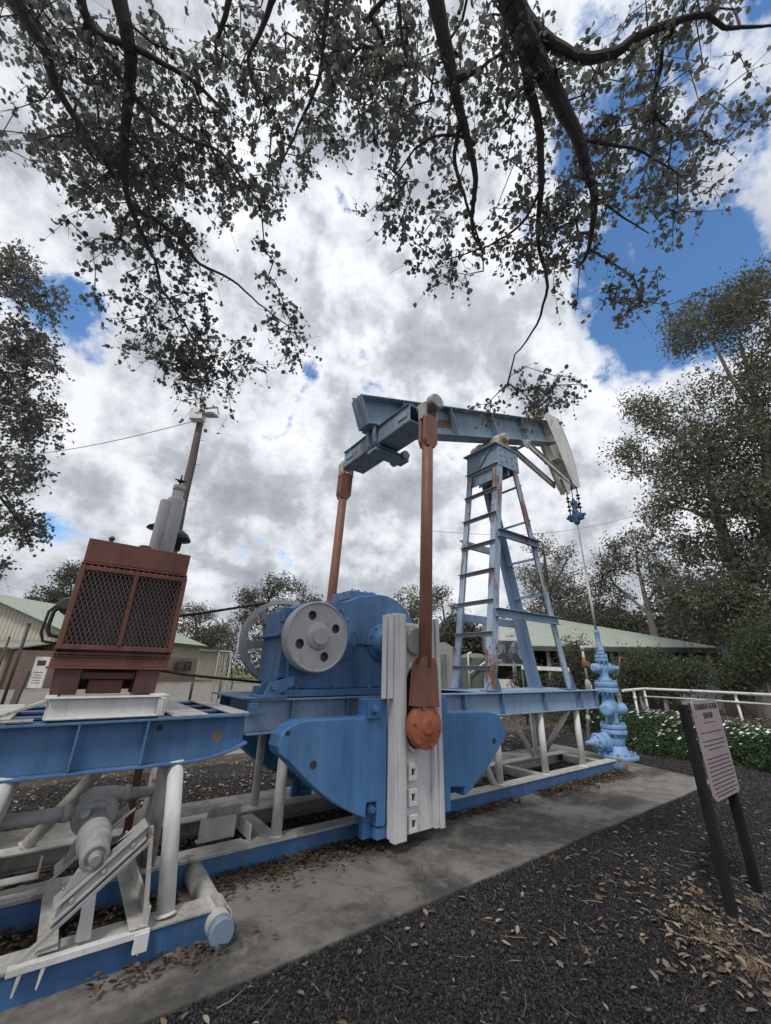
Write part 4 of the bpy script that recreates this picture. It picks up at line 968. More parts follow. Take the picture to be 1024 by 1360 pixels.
mb = MB(); mb.box(-0.35, 0.16, 3.93, 4.02, 0.30, 0.312); mb.box(0.145, 0.157, 3.93, 4.02, 0.313, 0.40); ep(mb, 'gusset_shelf', 'white_dirty')

# ================================================================== ENGINE
en = thing('engine', (0.25, 4.2, 1.41), 'dull red stationary engine with a mesh-guarded radiator and grey exhaust stacks', 'engine')
def ne(mb, name, mat, bevel=0.003, parent=None): return mb.build(name, M[mat], parent or en, bevel=bevel)
# white base frame
mb = MB(); mb.box(-0.045, 0.545, 3.372, 3.384, ST + 0.014, 1.392); mb.box(-0.06, 0.56, 3.345, 3.46, 1.3925, 1.402); mb.box(-0.05, 0.55, 3.345, 3.3715, ST + 0.013, ST + 0.024)
mb.box(-0.06, -0.01, 3.385, 5.0, ST + 0.013, 1.392); mb.box(0.535, 0.585, 3.385, 5.0, ST + 0.013, 1.392); mb.box(-0.08, -0.02, 3.40, 5.0, 1.3925, 1.404); mb.box(0.52, 0.62, 3.40, 5.0, 1.3925, 1.404)
mb.box(0.575, 0.583, 3.345, 3.371, ST + 0.014, 1.391); mb.box(0.545, 0.60, 3.352, 3.362, ST + 0.014, 1.391)
ne(mb, 'base_frame', 'white')
mb = MB(); mb.bar((-0.30, 3.40, ST + 0.03), (-0.06, 3.40, ST + 0.12), 0.06, 0.02); mb.bar((-0.30, 3.40, ST + 0.016), (-0.10, 3.40, ST + 0.016), 0.10, 0.012); ne(mb, 'wedge', 'white_dirty')
RY = 3.60
# feet and pedestal
mb = MB()
for x0, x1, sl in ((-0.06, 0.075, 0.012), (0.405, 0.54, 0.012)):
    mb.prism([(x0 - 0.01, 1.403), (x1, 1.403), (x1 + 0.0, 1.565), (x0 - 0.02, 1.565)] if x0 < 0 else [(x0, 1.403), (x1 + 0.01, 1.403), (x1 + 0.02, 1.565), (x0 + 0.0, 1.565)], RY + 0.01, RY + 0.022)
    mb.box(x0, x1, RY + 0.023, RY + 0.30, 1.403, 1.42); mb.box(x0, x0 + 0.012, RY + 0.023, RY + 0.30, 1.42, 1.56); mb.box(x1 - 0.012, x1, RY + 0.023, RY + 0.3, 1.42, 1.56)
mb.box(0.076, 0.404, RY + 0.04, RY + 0.055, 1.50, 1.545)
ne(mb, 'pedestal', 'primer_dark')
mb = MB(); mb.box(0.13, 0.34, RY + 0.08, RY + 0.20, 1.405, 1.495); ne(mb, 'oil_pan', 'primer')
# bottom tank, core, frame, top tank
mb = MB(); mb.box(-0.115, 0.60, RY, RY + 0.22, 1.580, 1.637); mb.box(-0.13, 0.615, RY - 0.012, RY + 0.22, 1.566, 1.5795); mb.box(-0.115, 0.605, RY - 0.02, RY + 0.22, 1.658, 1.672)
for i in range(15): mb.lathe((-0.09 + i * 0.048, RY - 0.008, 1.6405), (0, 0, 1), [(0, 0.009), (0.016, 0.009)], 6, False)
mb.box(-0.11, 0.60, RY + 0.0, RY + 0.20, 1.638, 1.657)
ne(mb, 'bottom_tank', 'primer')
mb = MB(); mb.prism([(-0.105, 2.302), (0.597, 2.302), (0.600, 2.468), (-0.110, 2.478)], RY - 0.015, RY + 0.24); mb.box(-0.112, 0.605, RY - 0.03, RY + 0.24, 2.283, 2.297)
for i in range(17): mb.lathe((-0.09 + i * 0.042, RY - 0.022, 2.297), (0, 0, -1), [(0.012, 0.008), (0.03, 0.008)], 6, False)
mb.lathe((0.265, RY + 0.10, 2.47), (0, 0, 1), [(0, 0.035), (0.02, 0.035), (0.022, 0.045), (0.04, 0.045)], 18); mb.lathe((0.53, RY + 0.10, 2.465), (0, 0, 1), [(0, 0.018), (0.03, 0.018)], 12)
ne(mb, 'top_tank', 'primer', bevel=0.004)
mb = MB(); FR = RY - 0.025
for x0, x1, z0, z1 in ((-0.112, -0.078, 1.690, 2.270), (0.572, 0.606, 1.690, 2.270), (-0.077, 0.571, 1.690, 1.722), (-0.077, 0.571, 2.238, 2.270)):
    mb.box(x0, x1, FR - 0.012, FR, z0, z1)
mb.box(0.235, 0.262, FR - 0.020, FR - 0.0125, 1.723, 2.237)
mb.box(-0.110, -0.100, FR + 0.001, RY + 0.24, 1.675, 2.28); mb.box(0.594, 0.604, FR + 0.001, RY + 0.24, 1.675, 2.28); mb.box(-0.099, -0.06, RY + 0.02, RY + 0.035, 1.68, 2.28); mb.box(0.55, 0.593, RY + 0.02, RY + 0.035, 1.68, 2.28)
ne(mb, 'guard_frame', 'primer')
mb = MB(); mb.box(-0.099, 0.593, RY + 0.07, RY + 0.20, 1.672, 2.282); core = ne(mb, 'radiator_core', 'dark', bevel=0)
# expanded metal guard: real strands
mb = MB(); P_, H_ = 0.0285, 0.060; X0, X1, Z0, Z1 = -0.077, 0.571, 1.722, 2.238
slope = H_ / P_
for fam in (1, -1):
    c0 = Z0 - (X1 - X0) * slope if fam > 0 else Z0
    k0 = 0
    nk = int(((Z1 - Z0) + (X1 - X0) * slope) / H_) + 2
    for k in range(nk):
        # line: z = zc + fam*slope*(x - X0)
        zc = (Z0 - (X1 - X0) * slope + k * H_) if fam > 0 else (Z0 + k * H_)
        xs = []
        xa, xb = X0, X1
        if fam > 0:
            xa = max(X0, X0 + (Z0 - zc) / slope); xb = min(X1, X0 + (Z1 - zc) / slope)
        else:
            xa = max(X0, X0 + (zc - Z1) / slope); xb = min(X1, X0 + (zc - Z0) / slope)
        if xb - xa < 0.004: continue
        za, zb = zc + fam * slope * (xa - X0), zc + fam * slope * (xb - X0)
        y = FR - 0.006 + (0.0017 if fam > 0 else -0.0017)
        mb.bar((xa, y, za), (xb, y, zb), 0.003, 0.0042)
ne(mb, 'mesh_guard', 'mesh', bevel=0)
# engine block, hoses, exhaust
mb = MB(); mb.box(-0.02, 0.50, 3.95, 4.72, 1.42, 2.10); mb.box(0.06, 0.42, 3.98, 4.65, 2.10, 2.36); mb.lathe((0.24, 3.95, 1.95), (0, -1, 0), [(0, 0.20), (0.06, 0.20), (0.07, 0.05)], 20); ne(mb, 'engine_block', 'primer_dark', bevel=0.02)
mb = MB(); mb.lathe((sx_, 4.80, sz_), (0, 1, 0), [(0, sr), (0.13, sr)], 28); mb.lathe((sx_, 4.6, sz_), (0, 1, 0), [(0, 0.05), (0.25, 0.05)], 14); ne(mb, 'engine_sheave', 'grey_silver')
mb = MB()
mb.lathe((-0.11, 3.96, 2.0), (-0.2, -1, 0.1), [(-0.06, 0.05), (0, 0.06), (0.10, 0.06), (0.14, 0.04)], 16)
ne(mb, 'air_cleaner', 'dark')
for off, sc in ((0, 1), (0.03, 1.2)):
    mb = MB(); c = Vector((-0.145 - off, 3.90 + off, 2.00))
    mb.tube([c + Vector((0.12, 0, 0.04)), c + Vector((0.0, 0, 0.03)), c + Vector((-0.05, 0, -0.04)), c + Vector((-0.055, 0, -0.16 * sc)), c + Vector((-0.03, 0, -0.21 * sc)), c + Vector((0.04, 0, -0.22 * sc)), c + Vector((0.12, 0, -0.18 * sc))], 0.020 - 0.004 * off / 0.03 - 0.006, 10); ne(mb, 'hose', 'rubber', bevel=0)
mb = MB(); mb.lathe((0.475, 4.30, 2.20), (0.0, 0, 1), [(0, 0.080), (0.98, 0.080), (0.995, 0.076), (1.0, 0.052), (1.15, 0.052)], 28)
mb.lathe((0.475, 4.30, 2.20), (0, 0, 1), [(1.09, 0.056), (1.15, 0.056)], 20)
ne(mb, 'silencer', 'silver', bevel=0)
mb = MB(); mb.lathe((0.475, 4.30, 3.36), (0, 0, 1), [(0, 0.012), (0.03, 0.012), (0.04, 0.035), (0.055, 0.03), (0.06, 0.01), (0.12, 0.006)], 12); mb.box(0.42, 0.53, 4.295, 4.305, 3.41, 3.42); ne(mb, 'rain_cap', 'dark', bevel=0)
mb = MB(); mb.lathe((0.385, 4.27, 2.20), (0, 0, 1), [(0, 0.052), (0.93, 0.052), (0.95, 0.046)], 20); ne(mb, 'exhaust_pipe', 'silver', bevel=0)
mb = MB(); mb.lathe((0.60, 4.52, 2.72), (0, 0, 1), [(0, 0.04), (0.10, 0.045), (0.11, 0.125), (0.13, 0.12), (0.18, 0.09), (0.22, 0.035)], 20); ne(mb, 'intake_cap', 'dark', bevel=0)
mb = MB(); mb.lathe((0.395, 4.50, 2.80), (0, 0, 1), [(0, 0.04), (0.10, 0.045), (0.11, 0.11), (0.13, 0.10), (0.17, 0.03)], 20); ne(mb, 'intake_cap', 'dark', bevel=0)

# ================================================================== WATER PUMP (grey, low left)
wpmp = thing('water_pump', (0.42, 3.5, 0.23), 'grey centrifugal pump on a sloping bracket at the foot of the blue frame', 'pump')
def gp(mb, name, mat='grey_pump', bevel=0.002, parent=None): return mb.build(name, M[mat], parent or wpmp, bevel=bevel)
AX, AZ = 0.365, 0.60
ax = Vector((0.02, -1.0, -0.16)).normalized()
c = Vector((AX - 0.01, 3.66, AZ + 0.07))
mb = MB()
# volute: spiral torus
pts = []; rad = []
for i in range(26):
    t = R(-70 + i * 14.2); rr = 0.085 + 0.022 * i / 25; x = c.x - math.cos(t) * rr; z = c.z + math.sin(t) * rr
    pts.append((x, c.y + 0.02, z)); rad.append(0.030 + 0.018 * i / 25)
mb.tube(pts, rad, 12)
mb.lathe(c + Vector((0, 0.06, 0.005)), ax, [(0, 0.08), (0.02, 0.10), (0.08, 0.10), (0.09, 0.092), (0.10, 0.075), (0.13, 0.07)], 26)
mb.ring_bolts(c + ax * 0.03, ax, 0.085, 8, 0.011, 0.015)
gp(mb, 'volute')
mb = MB(); b0 = c + ax * 0.06
mb.lathe(b0, ax, [(0, 0.075), (0.10, 0.070), (0.16, 0.073), (0.165, 0.088), (0.18, 0.088), (0.185, 0.075), (0.20, 0.075), (0.205, 0.09), (0.225, 0.09), (0.23, 0.074), (0.27, 0.074), (0.275, 0.086), (0.29, 0.086), (0.295, 0.072), (0.42, 0.072), (0.43, 0.064), (0.435, 0.050), (0.425, 0.048), (0.425, 0.034), (0.44, 0.030)], 28)
gp(mb, 'bearing_housing')
mb = MB(); e = b0 + ax * 0.44; mb.lathe(e, ax, [(0, 0.028), (0.03, 0.028)], 14); gp(mb, 'shaft_end', 'galv')
mb = MB(); mb.lathe(b0 + ax * 0.06 + Vector((-0.05, 0, 0.055)), Vector((-0.5, -0.6, 0.6)), [(0, 0.018), (0.02, 0.028), (0.035, 0.028), (0.04, 0.02)], 14); mb.tube([b0 + ax * 0.08 + Vector((-0.055, 0, 0.05)), b0 + ax * 0.14 + Vector((-0.02, 0, 0.07)), b0 + ax * 0.19 + Vector((-0.01, 0, 0.074))], 0.006, 6); gp(mb, 'oil_cup')
mb = MB(); pc = Vector((c.x, c.y + 0.03, c.z))
mb.tube([pc + Vector((-0.60, 0.02, 0.03)), pc + Vector((-0.10, 0.0, 0.03))], 0.040, 16)
mb.lathe(pc + Vector((-0.17, 0, 0.03)), (1, 0, 0), [(0, 0.041), (0.001, 0.050), (0.04, 0.050), (0.041, 0.041)], 16)
gp(mb, 'suction_pipe', bevel=0)
mb = MB(); mb.tube([pc + Vector((-0.08, 0.0, 0.075)), pc + Vector((-0.02, 0, 0.118)), pc + Vector((0.08, 0, 0.115)), pc + Vector((0.19, 0, 0.095)), pc + Vector((0.31, 0.01, 0.085)), pc + Vector((0.345, 0.02, 0.10)), pc + Vector((0.355, 0.03, 0.16)), pc + Vector((0.36, 0.03, 0.20))], [0.045, 0.044, 0.04, 0.036, 0.034, 0.033, 0.030, 0.030], 14)
mb.lathe(pc + Vector((0.15, 0, 0.105)), (1, 0, -0.15), [(0, 0.038), (0.001, 0.047), (0.04, 0.047), (0.041, 0.036)], 16)
mb.lathe(pc + Vector((0.355, 0.03, 0.14)), (0, 0, 1), [(0, 0.031), (0.001, 0.038), (0.035, 0.038), (0.036, 0.03)], 16)
mb.tube([pc + Vector((0.345, 0.03, 0.08)), pc + Vector((0.345, 0.03, -0.12)), pc + Vector((0.37, 0.05, -0.2))], 0.022, 12)
gp(mb, 'discharge_pipe', bevel=0)
# bracket: cross flats between runners and sloping channel on the near side
mb = MB(); mb.box(0.20, 0.29, 3.14, 4.02, 0.244, 0.254); gp(mb, 'bracket_flat', 'white_dirty')
mb = MB(); mb.box(0.60, 0.69, 3.10, 3.95, 0.244, 0.254); mb.box(0.679, 0.69, 3.10, 3.95, 0.2545, 0.33); gp(mb, 'bracket_flat', 'white_dirty')
def slp(x): return 0.262 + (x - 0.16) * 0.80
mb = MB()
q = [(0.235, slp(0.235) + 0.01), (0.60, slp(0.60) + 0.01), (0.60, slp(0.60) + 0.085), (0.245, slp(0.245) + 0.075)]
mb.prism(q, 3.150, 3.158)
for (a, b, o0, o1) in ((0.13, 0.62, -0.012, 0.012), (0.23, 0.60, 0.03, 0.042)):
    mb.add([(a, 3.12, slp(a) + o0), (b, 3.12, slp(b) + o0), (b, 3.149, slp(b) + o0), (a, 3.149, slp(a) + o0), (a, 3.12, slp(a) + o1), (b, 3.12, slp(b) + o1), (b, 3.149, slp(b) + o1), (a, 3.149, slp(a) + o1)], [(0, 3, 2, 1), (4, 5, 6, 7), (0, 1, 5, 4), (1, 2, 6, 5), (2, 3, 7, 6), (3, 0, 4, 7)])
mb.prism([(0.225, slp(0.225) + 0.086), (0.60, slp(0.60) + 0.086), (0.60, slp(0.60) + 0.097), (0.225, slp(0.225) + 0.097)], 3.14, 3.30)
gp(mb, 'sloping_channel'); mb = MB()
mb.prism([(0.22, slp(0.22) + 0.086), (0.56, slp(0.56) + 0.086), (0.56, slp(0.56) + 0.097), (0.22, slp(0.22) + 0.097)], 3.62, 3.78)
mb.prism([(0.14, slp(0.14)), (0.62, slp(0.62)), (0.62, slp(0.62) + 0.012), (0.14, slp(0.14) + 0.012)], 3.80, 3.83)
gp(mb, 'rear_slope_rail', 'white_dirty'); mb = MB()
for x in (0.30, 0.42, 0.54): mb.lathe((x, 3.150, slp(x) + 0.058), (0, -1, 0), [(0, 0.016), (0.003, 0.016), (0.004, 0.011), (0.022, 0.011)], 6, False)
tag(gp(mb, 'bracket_bolts'), kind='stuff')
mb = MB(); mb.prism([(0.365, 0.255), (0.425, 0.255), (0.405, slp(0.405) - 0.013), (0.350, slp(0.350) - 0.013)], 3.118, 3.128); mb.box(0.358, 0.37, 3.129, 3.17, 0.255, 0.40); gp(mb, 'bracket_leg')
mb = MB(); mb.bar((0.10, 3.105, 0.236), (0.70, 3.105, 0.232), 0.045, 0.012); mb.bar((0.10, 3.085, 0.23), (0.70, 3.085, 0.226), 0.010, 0.03)
for x in (0.145, 0.235, 0.66): mb.prism([(x, 0.222), (x + 0.02, 0.222), (x + 0.004, 0.135), (x - 0.004, 0.135)], 3.083, 3.09)
mb.box(0.63, 0.70, 3.07, 3.10, 0.15, 0.232)
gp(mb, 'clamp_angle', 'white')
mb = MB(); mb.prism([(0.665, 0.25), (0.69, 0.25), (0.625, slp(0.62) + 0.08), (0.605, slp(0.605) + 0.09)], 3.11, 3.135); gp(mb, 'bracket_leg', 'white_dirty')
for x, y in ((0.27, 3.22), (0.52, 3.24), (0.27, 3.70), (0.50, 3.68)):
    mb = MB(); mb.lathe((x, y, slp(x) + 0.098), (-0.6, 0, 0.8), [(0, 0.014), (0.012, 0.014), (0.013, 0.008), (0.03, 0.008)], 6, False); gp(mb, 'bolt')
mb = MB(); mb.prism_dir([(0.25, 3.19, slp(0.25) + 0.098), (0.52, 3.19, slp(0.52) + 0.098), (0.47, 3.19, AZ - 0.02), (0.30, 3.19, AZ - 0.06)], (0, 0.05, 0)); mb.prism_dir([(0.25, 3.66, slp(0.25) + 0.098), (0.50, 3.66, slp(0.50) + 0.098), (0.45, 3.66, AZ), (0.30, 3.66, AZ - 0.02)], (0, 0.04, 0)); gp(mb, 'mounting_foot')
# ================================================================== SIGN
sg = thing('information_sign', (4.37, 1.38, 0.05), 'pale information board on two black posts standing in the gravel', 'sign')
for x, y, h in ((4.085, 1.395, 1.375), (4.66, 1.385, 1.38)):
    mb = MB(); mb.box(x - 0.03, x + 0.03, y - 0.03, y + 0.03, -0.1, h); mb.build('post', M['black_paint'], sg, bevel=0.004)
    mb = MB(); mb.lathe((x, y, 0.045), (0, 0, 1), [(0, 0.075), (0.012, 0.06)], 12); mb.build('footing', M['concrete'], sg)
s = NT('faded_pink_sign_face')
s.set(color=s.mix(s.mr(s.noise(3, 6, 0.7), 0.35, 0.7), (0.40, 0.34, 0.36), (0.33, 0.26, 0.28)), rough=0.45); M['sign'] = s.m
X0, X1, Z0, Z1, YS = 4.125, 4.735, 0.71, 1.405, 1.345
rr = 0.045; pts = []
for cx, cz, a0 in ((X1 - rr, Z1 - rr, 0), (X0 + rr, Z1 - rr, 90), (X0 + rr, Z0 + rr, 180), (X1 - rr, Z0 + rr, 270)):
    for i in range(6): pts.append((cx + rr * math.cos(R(a0 + i * 18)), cz + rr * math.sin(R(a0 + i * 18))))
mb = MB(); mb.prism(pts, YS, YS + 0.012); panel = mb.build('panel', M['sign'], sg, bevel=0.001)
mb = MB(); mb.box(X0 - 0.01, X1 - 0.02, YS + 0.0125, YS + 0.0195, Z1 - 0.06, Z1 - 0.02); mb.box(X0, X1 - 0.02, YS + 0.0125, YS + 0.0195, Z0 + 0.04, Z0 + 0.08); mb.build('backing_rail', M['black_paint'], sg)
s = NT('sign_ink'); s.set(color=(0.045, 0.035, 0.045), rough=0.6); M['ink'] = s.m
def text(body, x, z, size, w=None, parent=sg, y=YS - 0.0015, name='lettering', sx=1.0):
    cu = bpy.data.curves.new(name, 'FONT'); cu.body = body; cu.size = size; cu.align_x = 'CENTER'; cu.align_y = 'CENTER'; cu.extrude = 0.0006; cu.offset = size * 0.02
    o = bpy.data.objects.new(name, cu); COL.objects.link(o)
    bpy.context.view_layer.update(); dg = bpy.context.evaluated_depsgraph_get()
    me = bpy.data.meshes.new_from_object(o.evaluated_get(dg)); bpy.data.objects.remove(o)
    me.materials.clear(); me.materials.append(M['ink'])
    o = bpy.data.objects.new(name, me); COL.objects.link(o)
    if w:
        xs = [v.co.x for v in me.vertices]; sx = w / (max(xs) - min(xs))
    off = ORIGIN[parent]; o.parent = parent; o.location = Vector((x, y, z)) - off; o.rotation_euler = (R(90), 0, 0); o.scale = (sx, 1, 1)
    o['kind'] = 'stuff'
    return o
xc = (X0 + X1) / 2
text('THOMASSEN M 115G BEAM', xc, 1.352, 0.062, 0.53)
text('BEAM PUMP', xc, 1.285, 0.062, 0.22)
# body copy too small to read: word-length strokes
mb = MB()
def copy_line(z, w, h=0.0075):
    x = xc - w / 2
    while x < xc + w / 2 - 0.012:
        L = rng.uniform(0.012, 0.045); x2 = min(x + L, xc + w / 2)
        mb.box(x, x2, YS - 0.0012, YS - 0.0004, z - h / 2, z + h / 2); x = x2 + 0.006
copy_line(1.235, 0.28, 0.006)
for z, w in ((1.165, 0.52), (1.105, 0.52), (1.075, 0.53), (1.045, 0.36), (0.985, 0.50), (0.957, 0.53), (0.929, 0.51), (0.901, 0.54), (0.873, 0.52), (0.845, 0.53), (0.817, 0.54), (0.789, 0.50), (0.761, 0.53), (0.738, 0.44)): copy_line(z, w)
tag(mb.build('small_print', M['ink'], sg), kind='stuff')

# ================================================================== RAILING
def pt(x, y, d): return at(x, y, d)
rl = thing('railing', tuple(at(915, 918, 14.8)), 'long white pipe handrail beyond the daisies on the right', 'railing')
def railpath(pxs, z, r, name, parent):
    P = []
    for x, d in pxs:
        q = at(x, 900, d); P.append((q.x, q.y, z))
    mb = MB(); mb.tube(P, r, 10); return mb.build(name, M['white'], parent)
path = [(820, 13.6), (838, 17.5), (852, 21.5), (915, 20.5), (1030, 18.6), (1250, 16.5)]
railpath([(824, 12.9), (852, 15.2), (915, 14.8), (1030, 13.8), (1250, 12.5)], 1.19, 0.036, 'top_rail', rl)
railpath([(852, 15.2), (915, 14.8), (1030, 13.8), (1250, 12.5)], 0.98, 0.022, 'lower_rail', rl)
for x, d in ((838, 14.0), (852, 15.2), (970, 14.3), (1100, 13.3)):
    q = at(x, 900, d); mb = MB(); mb.tube([(q.x, q.y, 0), (q.x, q.y, 1.19)], 0.03, 10); mb.lathe((q.x, q.y, 0.94), (0, 0, 1), [(0, 0.045), (0.08, 0.045)], 10); mb.build('post', M['white'], rl)

# ================================================================== BUILDINGS
def ribbed(p0, p1, z0, z1, name, mat, parent, pitch=0.2, depth=0.03, out=None):
    """vertical ribbed steel cladding between two plan points"""
    p0, p1 = Vector(p0), Vector(p1); a = p1 - p0; L = a.length; a.normalize(); nrm = Vector((-a.y, a.x, 0)) if out is None else Vector(out).normalized()
    n = max(2, int(L / pitch)); mb = MB(); prof = []
    for i in range(n):
        for f, d in ((0, 0), (0.55, 0), (0.65, 1), (0.9, 1)): prof.append(((i + f) * L / n, d * depth))
    prof.append((L, 0)); vs = []; fs = []
    zt = z1 if callable(z1) else (lambda s: z1)
    for s_, d in prof:
        q = p0 + a * s_ + nrm * d; vs += [(q.x, q.y, z0), (q.x, q.y, zt(s_ / L))]
    for i in range(len(prof) - 1): fs.append((2 * i, 2 * i + 2, 2 * i + 3, 2 * i + 1))
    mb.add(vs, fs); mb.add([tuple(p0 - nrm * 0.05 + Vector((0, 0, z0 - p0.z))), tuple(p1 - nrm * 0.05 + Vector((0, 0, z0 - p1.z))), (p1.x - nrm.x * 0.05, p1.y - nrm.y * 0.05, zt(1)), (p0.x - nrm.x * 0.05, p0.y - nrm.y * 0.05, zt(0))], [(0, 1, 2, 3)])
    return mb.build(name, M[mat], parent)
def slab_quad(pts, t, name, mat, parent):
    mb = MB(); mb.prism_dir(pts, (0, 0, -t)); return mb.build(name, M[mat], parent)
K = at(74, 880, 38.0); K.z = 0; Rr = at(262, 880, 52.0); Rr.z = 0
sdir = (Rr - K).normalized(); gdir = Vector((-sdir.y, sdir.x, 0)); gdir = gdir if gdir.dot(_right) < 0 else -gdir
# gable end runs to the left of the near corner, the long side recedes to the right
hall = thing('hall', tuple(K), 'long cream hall with brown brick base and pale green steel roof across the car park', 'building')
EH = 3.85; GW = 17.0; RH = EH + GW / 2 * math.tan(R(18.5))
G1 = K + gdir * GW; Gm = K + gdir * (GW / 2)
outl = -sdir
ribbed(K, G1, 0.0, lambda t: EH + (RH - EH) * (1 - abs(2 * t - 1)), 'gable_wall', 'cream_wall', hall, pitch=0.35, depth=0.05, out=outl)
outs = -gdir
ribbed(K, Rr, 2.35, EH, 'side_wall', 'cream_wall', hall, pitch=0.35, depth=0.05, out=outs)
mb = MB(); a_ = K + outs * 0.02; b_ = Rr + outs * 0.02; mb.prism_dir([(a_.x, a_.y, 0), (b_.x, b_.y, 0), (b_.x, b_.y, 2.35), (a_.x, a_.y, 2.35)], tuple(-outs * 0.3)); mb.build('brick_wall', M['brick'], hall)
L_ = (Rr - K).length
ov = 0.6
def P3(base, along, across, z): q = base + sdir * along + gdir * across; return (q.x, q.y, z)
slope_ = (RH - EH) / (GW / 2)
r1 = [P3(K, -ov, -ov, EH - ov * slope_), P3(K, L_ + ov, -ov, EH - ov * slope_), P3(K, L_ + ov, GW / 2, RH), P3(K, -ov, GW / 2, RH)]
def ribs_on(quad, n, name, mat, parent, h=0.03, w=0.05):
    """standing ribs running from the eave edge (0-1) to the ridge edge (3-2)"""
    a, b, c, d = [Vector(p) for p in quad]; mb = MB()
    nrm = (b - a).cross(d - a).normalized(); nrm = nrm if nrm.z > 0 else -nrm
    for i in range(n + 1):
        t = i / n; p = a.lerp(b, t) + nrm * h * 0.5; q = d.lerp(c, t) + nrm * h * 0.5
        if (q - p).length > 0.1: mb.bar(p, q, w, h, side=tuple((b - a)))
    return tag(mb.build(name, M[mat], parent), kind='stuff')
slab_quad([(p[0], p[1], p[2] + 0.05) for p in r1], 0.10, 'roof', 'green_roof', hall); ribs_on([(p[0], p[1], p[2] + 0.05) for p in r1], 46, 'roof_ribs', 'green_roof', hall)
r2 = [P3(K, -ov, GW + ov, EH - ov * slope_), P3(K, L_ + ov, GW + ov, EH - ov * slope_), P3(K, L_ + ov, GW / 2, RH), P3(K, -ov, GW / 2, RH)]
slab_quad([(p[0], p[1], p[2] + 0.05) for p in r2], 0.10, 'roof', 'green_roof', hall)
mb = MB(); mb.bar(r1[0], r1[1], 0.14, 0.16, side=tuple(outs)); mb.bar(r1[0], r1[3], 0.16, 0.14, side=tuple(outl)); mb.bar(r2[0], r2[3], 0.16, 0.14, side=tuple(outl)); mb.build('gutter', M['fascia'], hall)
for t in (0.52, 0.60, 0.80, 0.88):
    q = K + sdir * L_ * t + outs * 0.34
    mb = MB(); mb.obox((q.x, q.y, 1.55), sdir, outs, (0, 0, 1), 0.55, 0.03, 0.50); f_ = mb.build('window', M['fascia'], hall)
    mb = MB(); q2 = q + outs * 0.035; mb.obox((q2.x, q2.y, 1.55), sdir, outs, (0, 0, 1), 0.49, 0.005, 0.44); mb.build('pane', M['window'], f_)
# lean-to with brick wall in front of the gable
LD = 3.4
lw = K + outl * LD
q0 = lw + sdir * 0; q1 = lw + gdir * GW
mb = MB(); mb.prism_dir([(q0.x, q0.y, 0), (q1.x, q1.y, 0), (q1.x, q1.y, 2.35), (q0.x, q0.y, 2.35)], tuple(sdir * 0.25)); mb.build('brick_wall', M['brick'], hall)
mb = MB(); mb.prism_dir([(q0.x, q0.y, 0), (K.x, K.y, 0), (K.x, K.y, 2.4), (q0.x, q0.y, 2.35)], tuple(gdir * 0.25)); mb.build('brick_wall', M['brick'], hall)
e0 = lw + outl * 0.4 - gdir * 0.3; e1 = lw + outl * 0.4 + gdir * (GW + 0.3); f0 = K - gdir * 0.3 + outl * 0.06; f1 = K + gdir * (GW + 0.3) + outl * 0.06
slab_quad([(e0.x, e0.y, 2.42), (e1.x, e1.y, 2.42), (f1.x, f1.y, 3.10), (f0.x, f0.y, 3.10)], 0.08, 'lean_to_roof', 'cream_wall', hall)
ribs_on([(e0.x, e0.y, 2.42), (e1.x, e1.y, 2.42), (f1.x, f1.y, 3.10), (f0.x, f0.y, 3.10)], 40, 'roof_ribs', 'cream_wall', hall)
mb = MB(); mb.bar((e0.x, e0.y, 2.40), (e1.x, e1.y, 2.40), 0.12, 0.14, side=tuple(outl)); mb.build('gutter', M['fascia'], hall)
for t, w, z0, z1, mt in ((1.4, 0.95, 0.02, 2.15, 'white'), (6.6, 0.55, 1.3, 1.75, 'white'), (4.0, 0.06, 0, 2.3, 'fascia'), (2.75, 0.06, 0, 2.3, 'fascia'), (5.9, 0.06, 0, 2.3, 'fascia')):
    q = lw + gdir * t + outl * 0.03; mb = MB(); mb.obox((q.x, q.y, (z0 + z1) / 2), gdir, outl, (0, 0, 1), w / 2, 0.04, (z1 - z0) / 2); mb.build('door' if mt == 'white' and w > 0.9 else ('wall_notice' if mt == 'white' else 'downpipe'), M[mt], hall)
# small cream shed to the right of the hall
S0 = at(262, 880, 60); S1 = at(302, 880, 62); S0.z = S1.z = 0
shed = thing('shed', tuple(S0), 'small cream steel shed just right of the long hall', 'building')
so = (CAM - S0); so.z = 0; so.normalize(); sd_ = (S1 - S0).normalized()
ribbed(S0, S1, 0, 3.4, 'front_wall', 'cream_wall', shed, pitch=0.4, depth=0.05, out=tuple(so))
bk = -so * 6
slab_quad([(S0.x - sd_.x * .4 + so.x * .4, S0.y - sd_.y * .4 + so.y * .4, 3.5), (S1.x + sd_.x * .4 + so.x * .4, S1.y + sd_.y * .4 + so.y * .4, 3.5), (S1.x + bk.x, S1.y + bk.y, 4.9), (S0.x + bk.x, S0.y + bk.y, 4.9)], 0.1, 'roof', 'green_roof', shed)

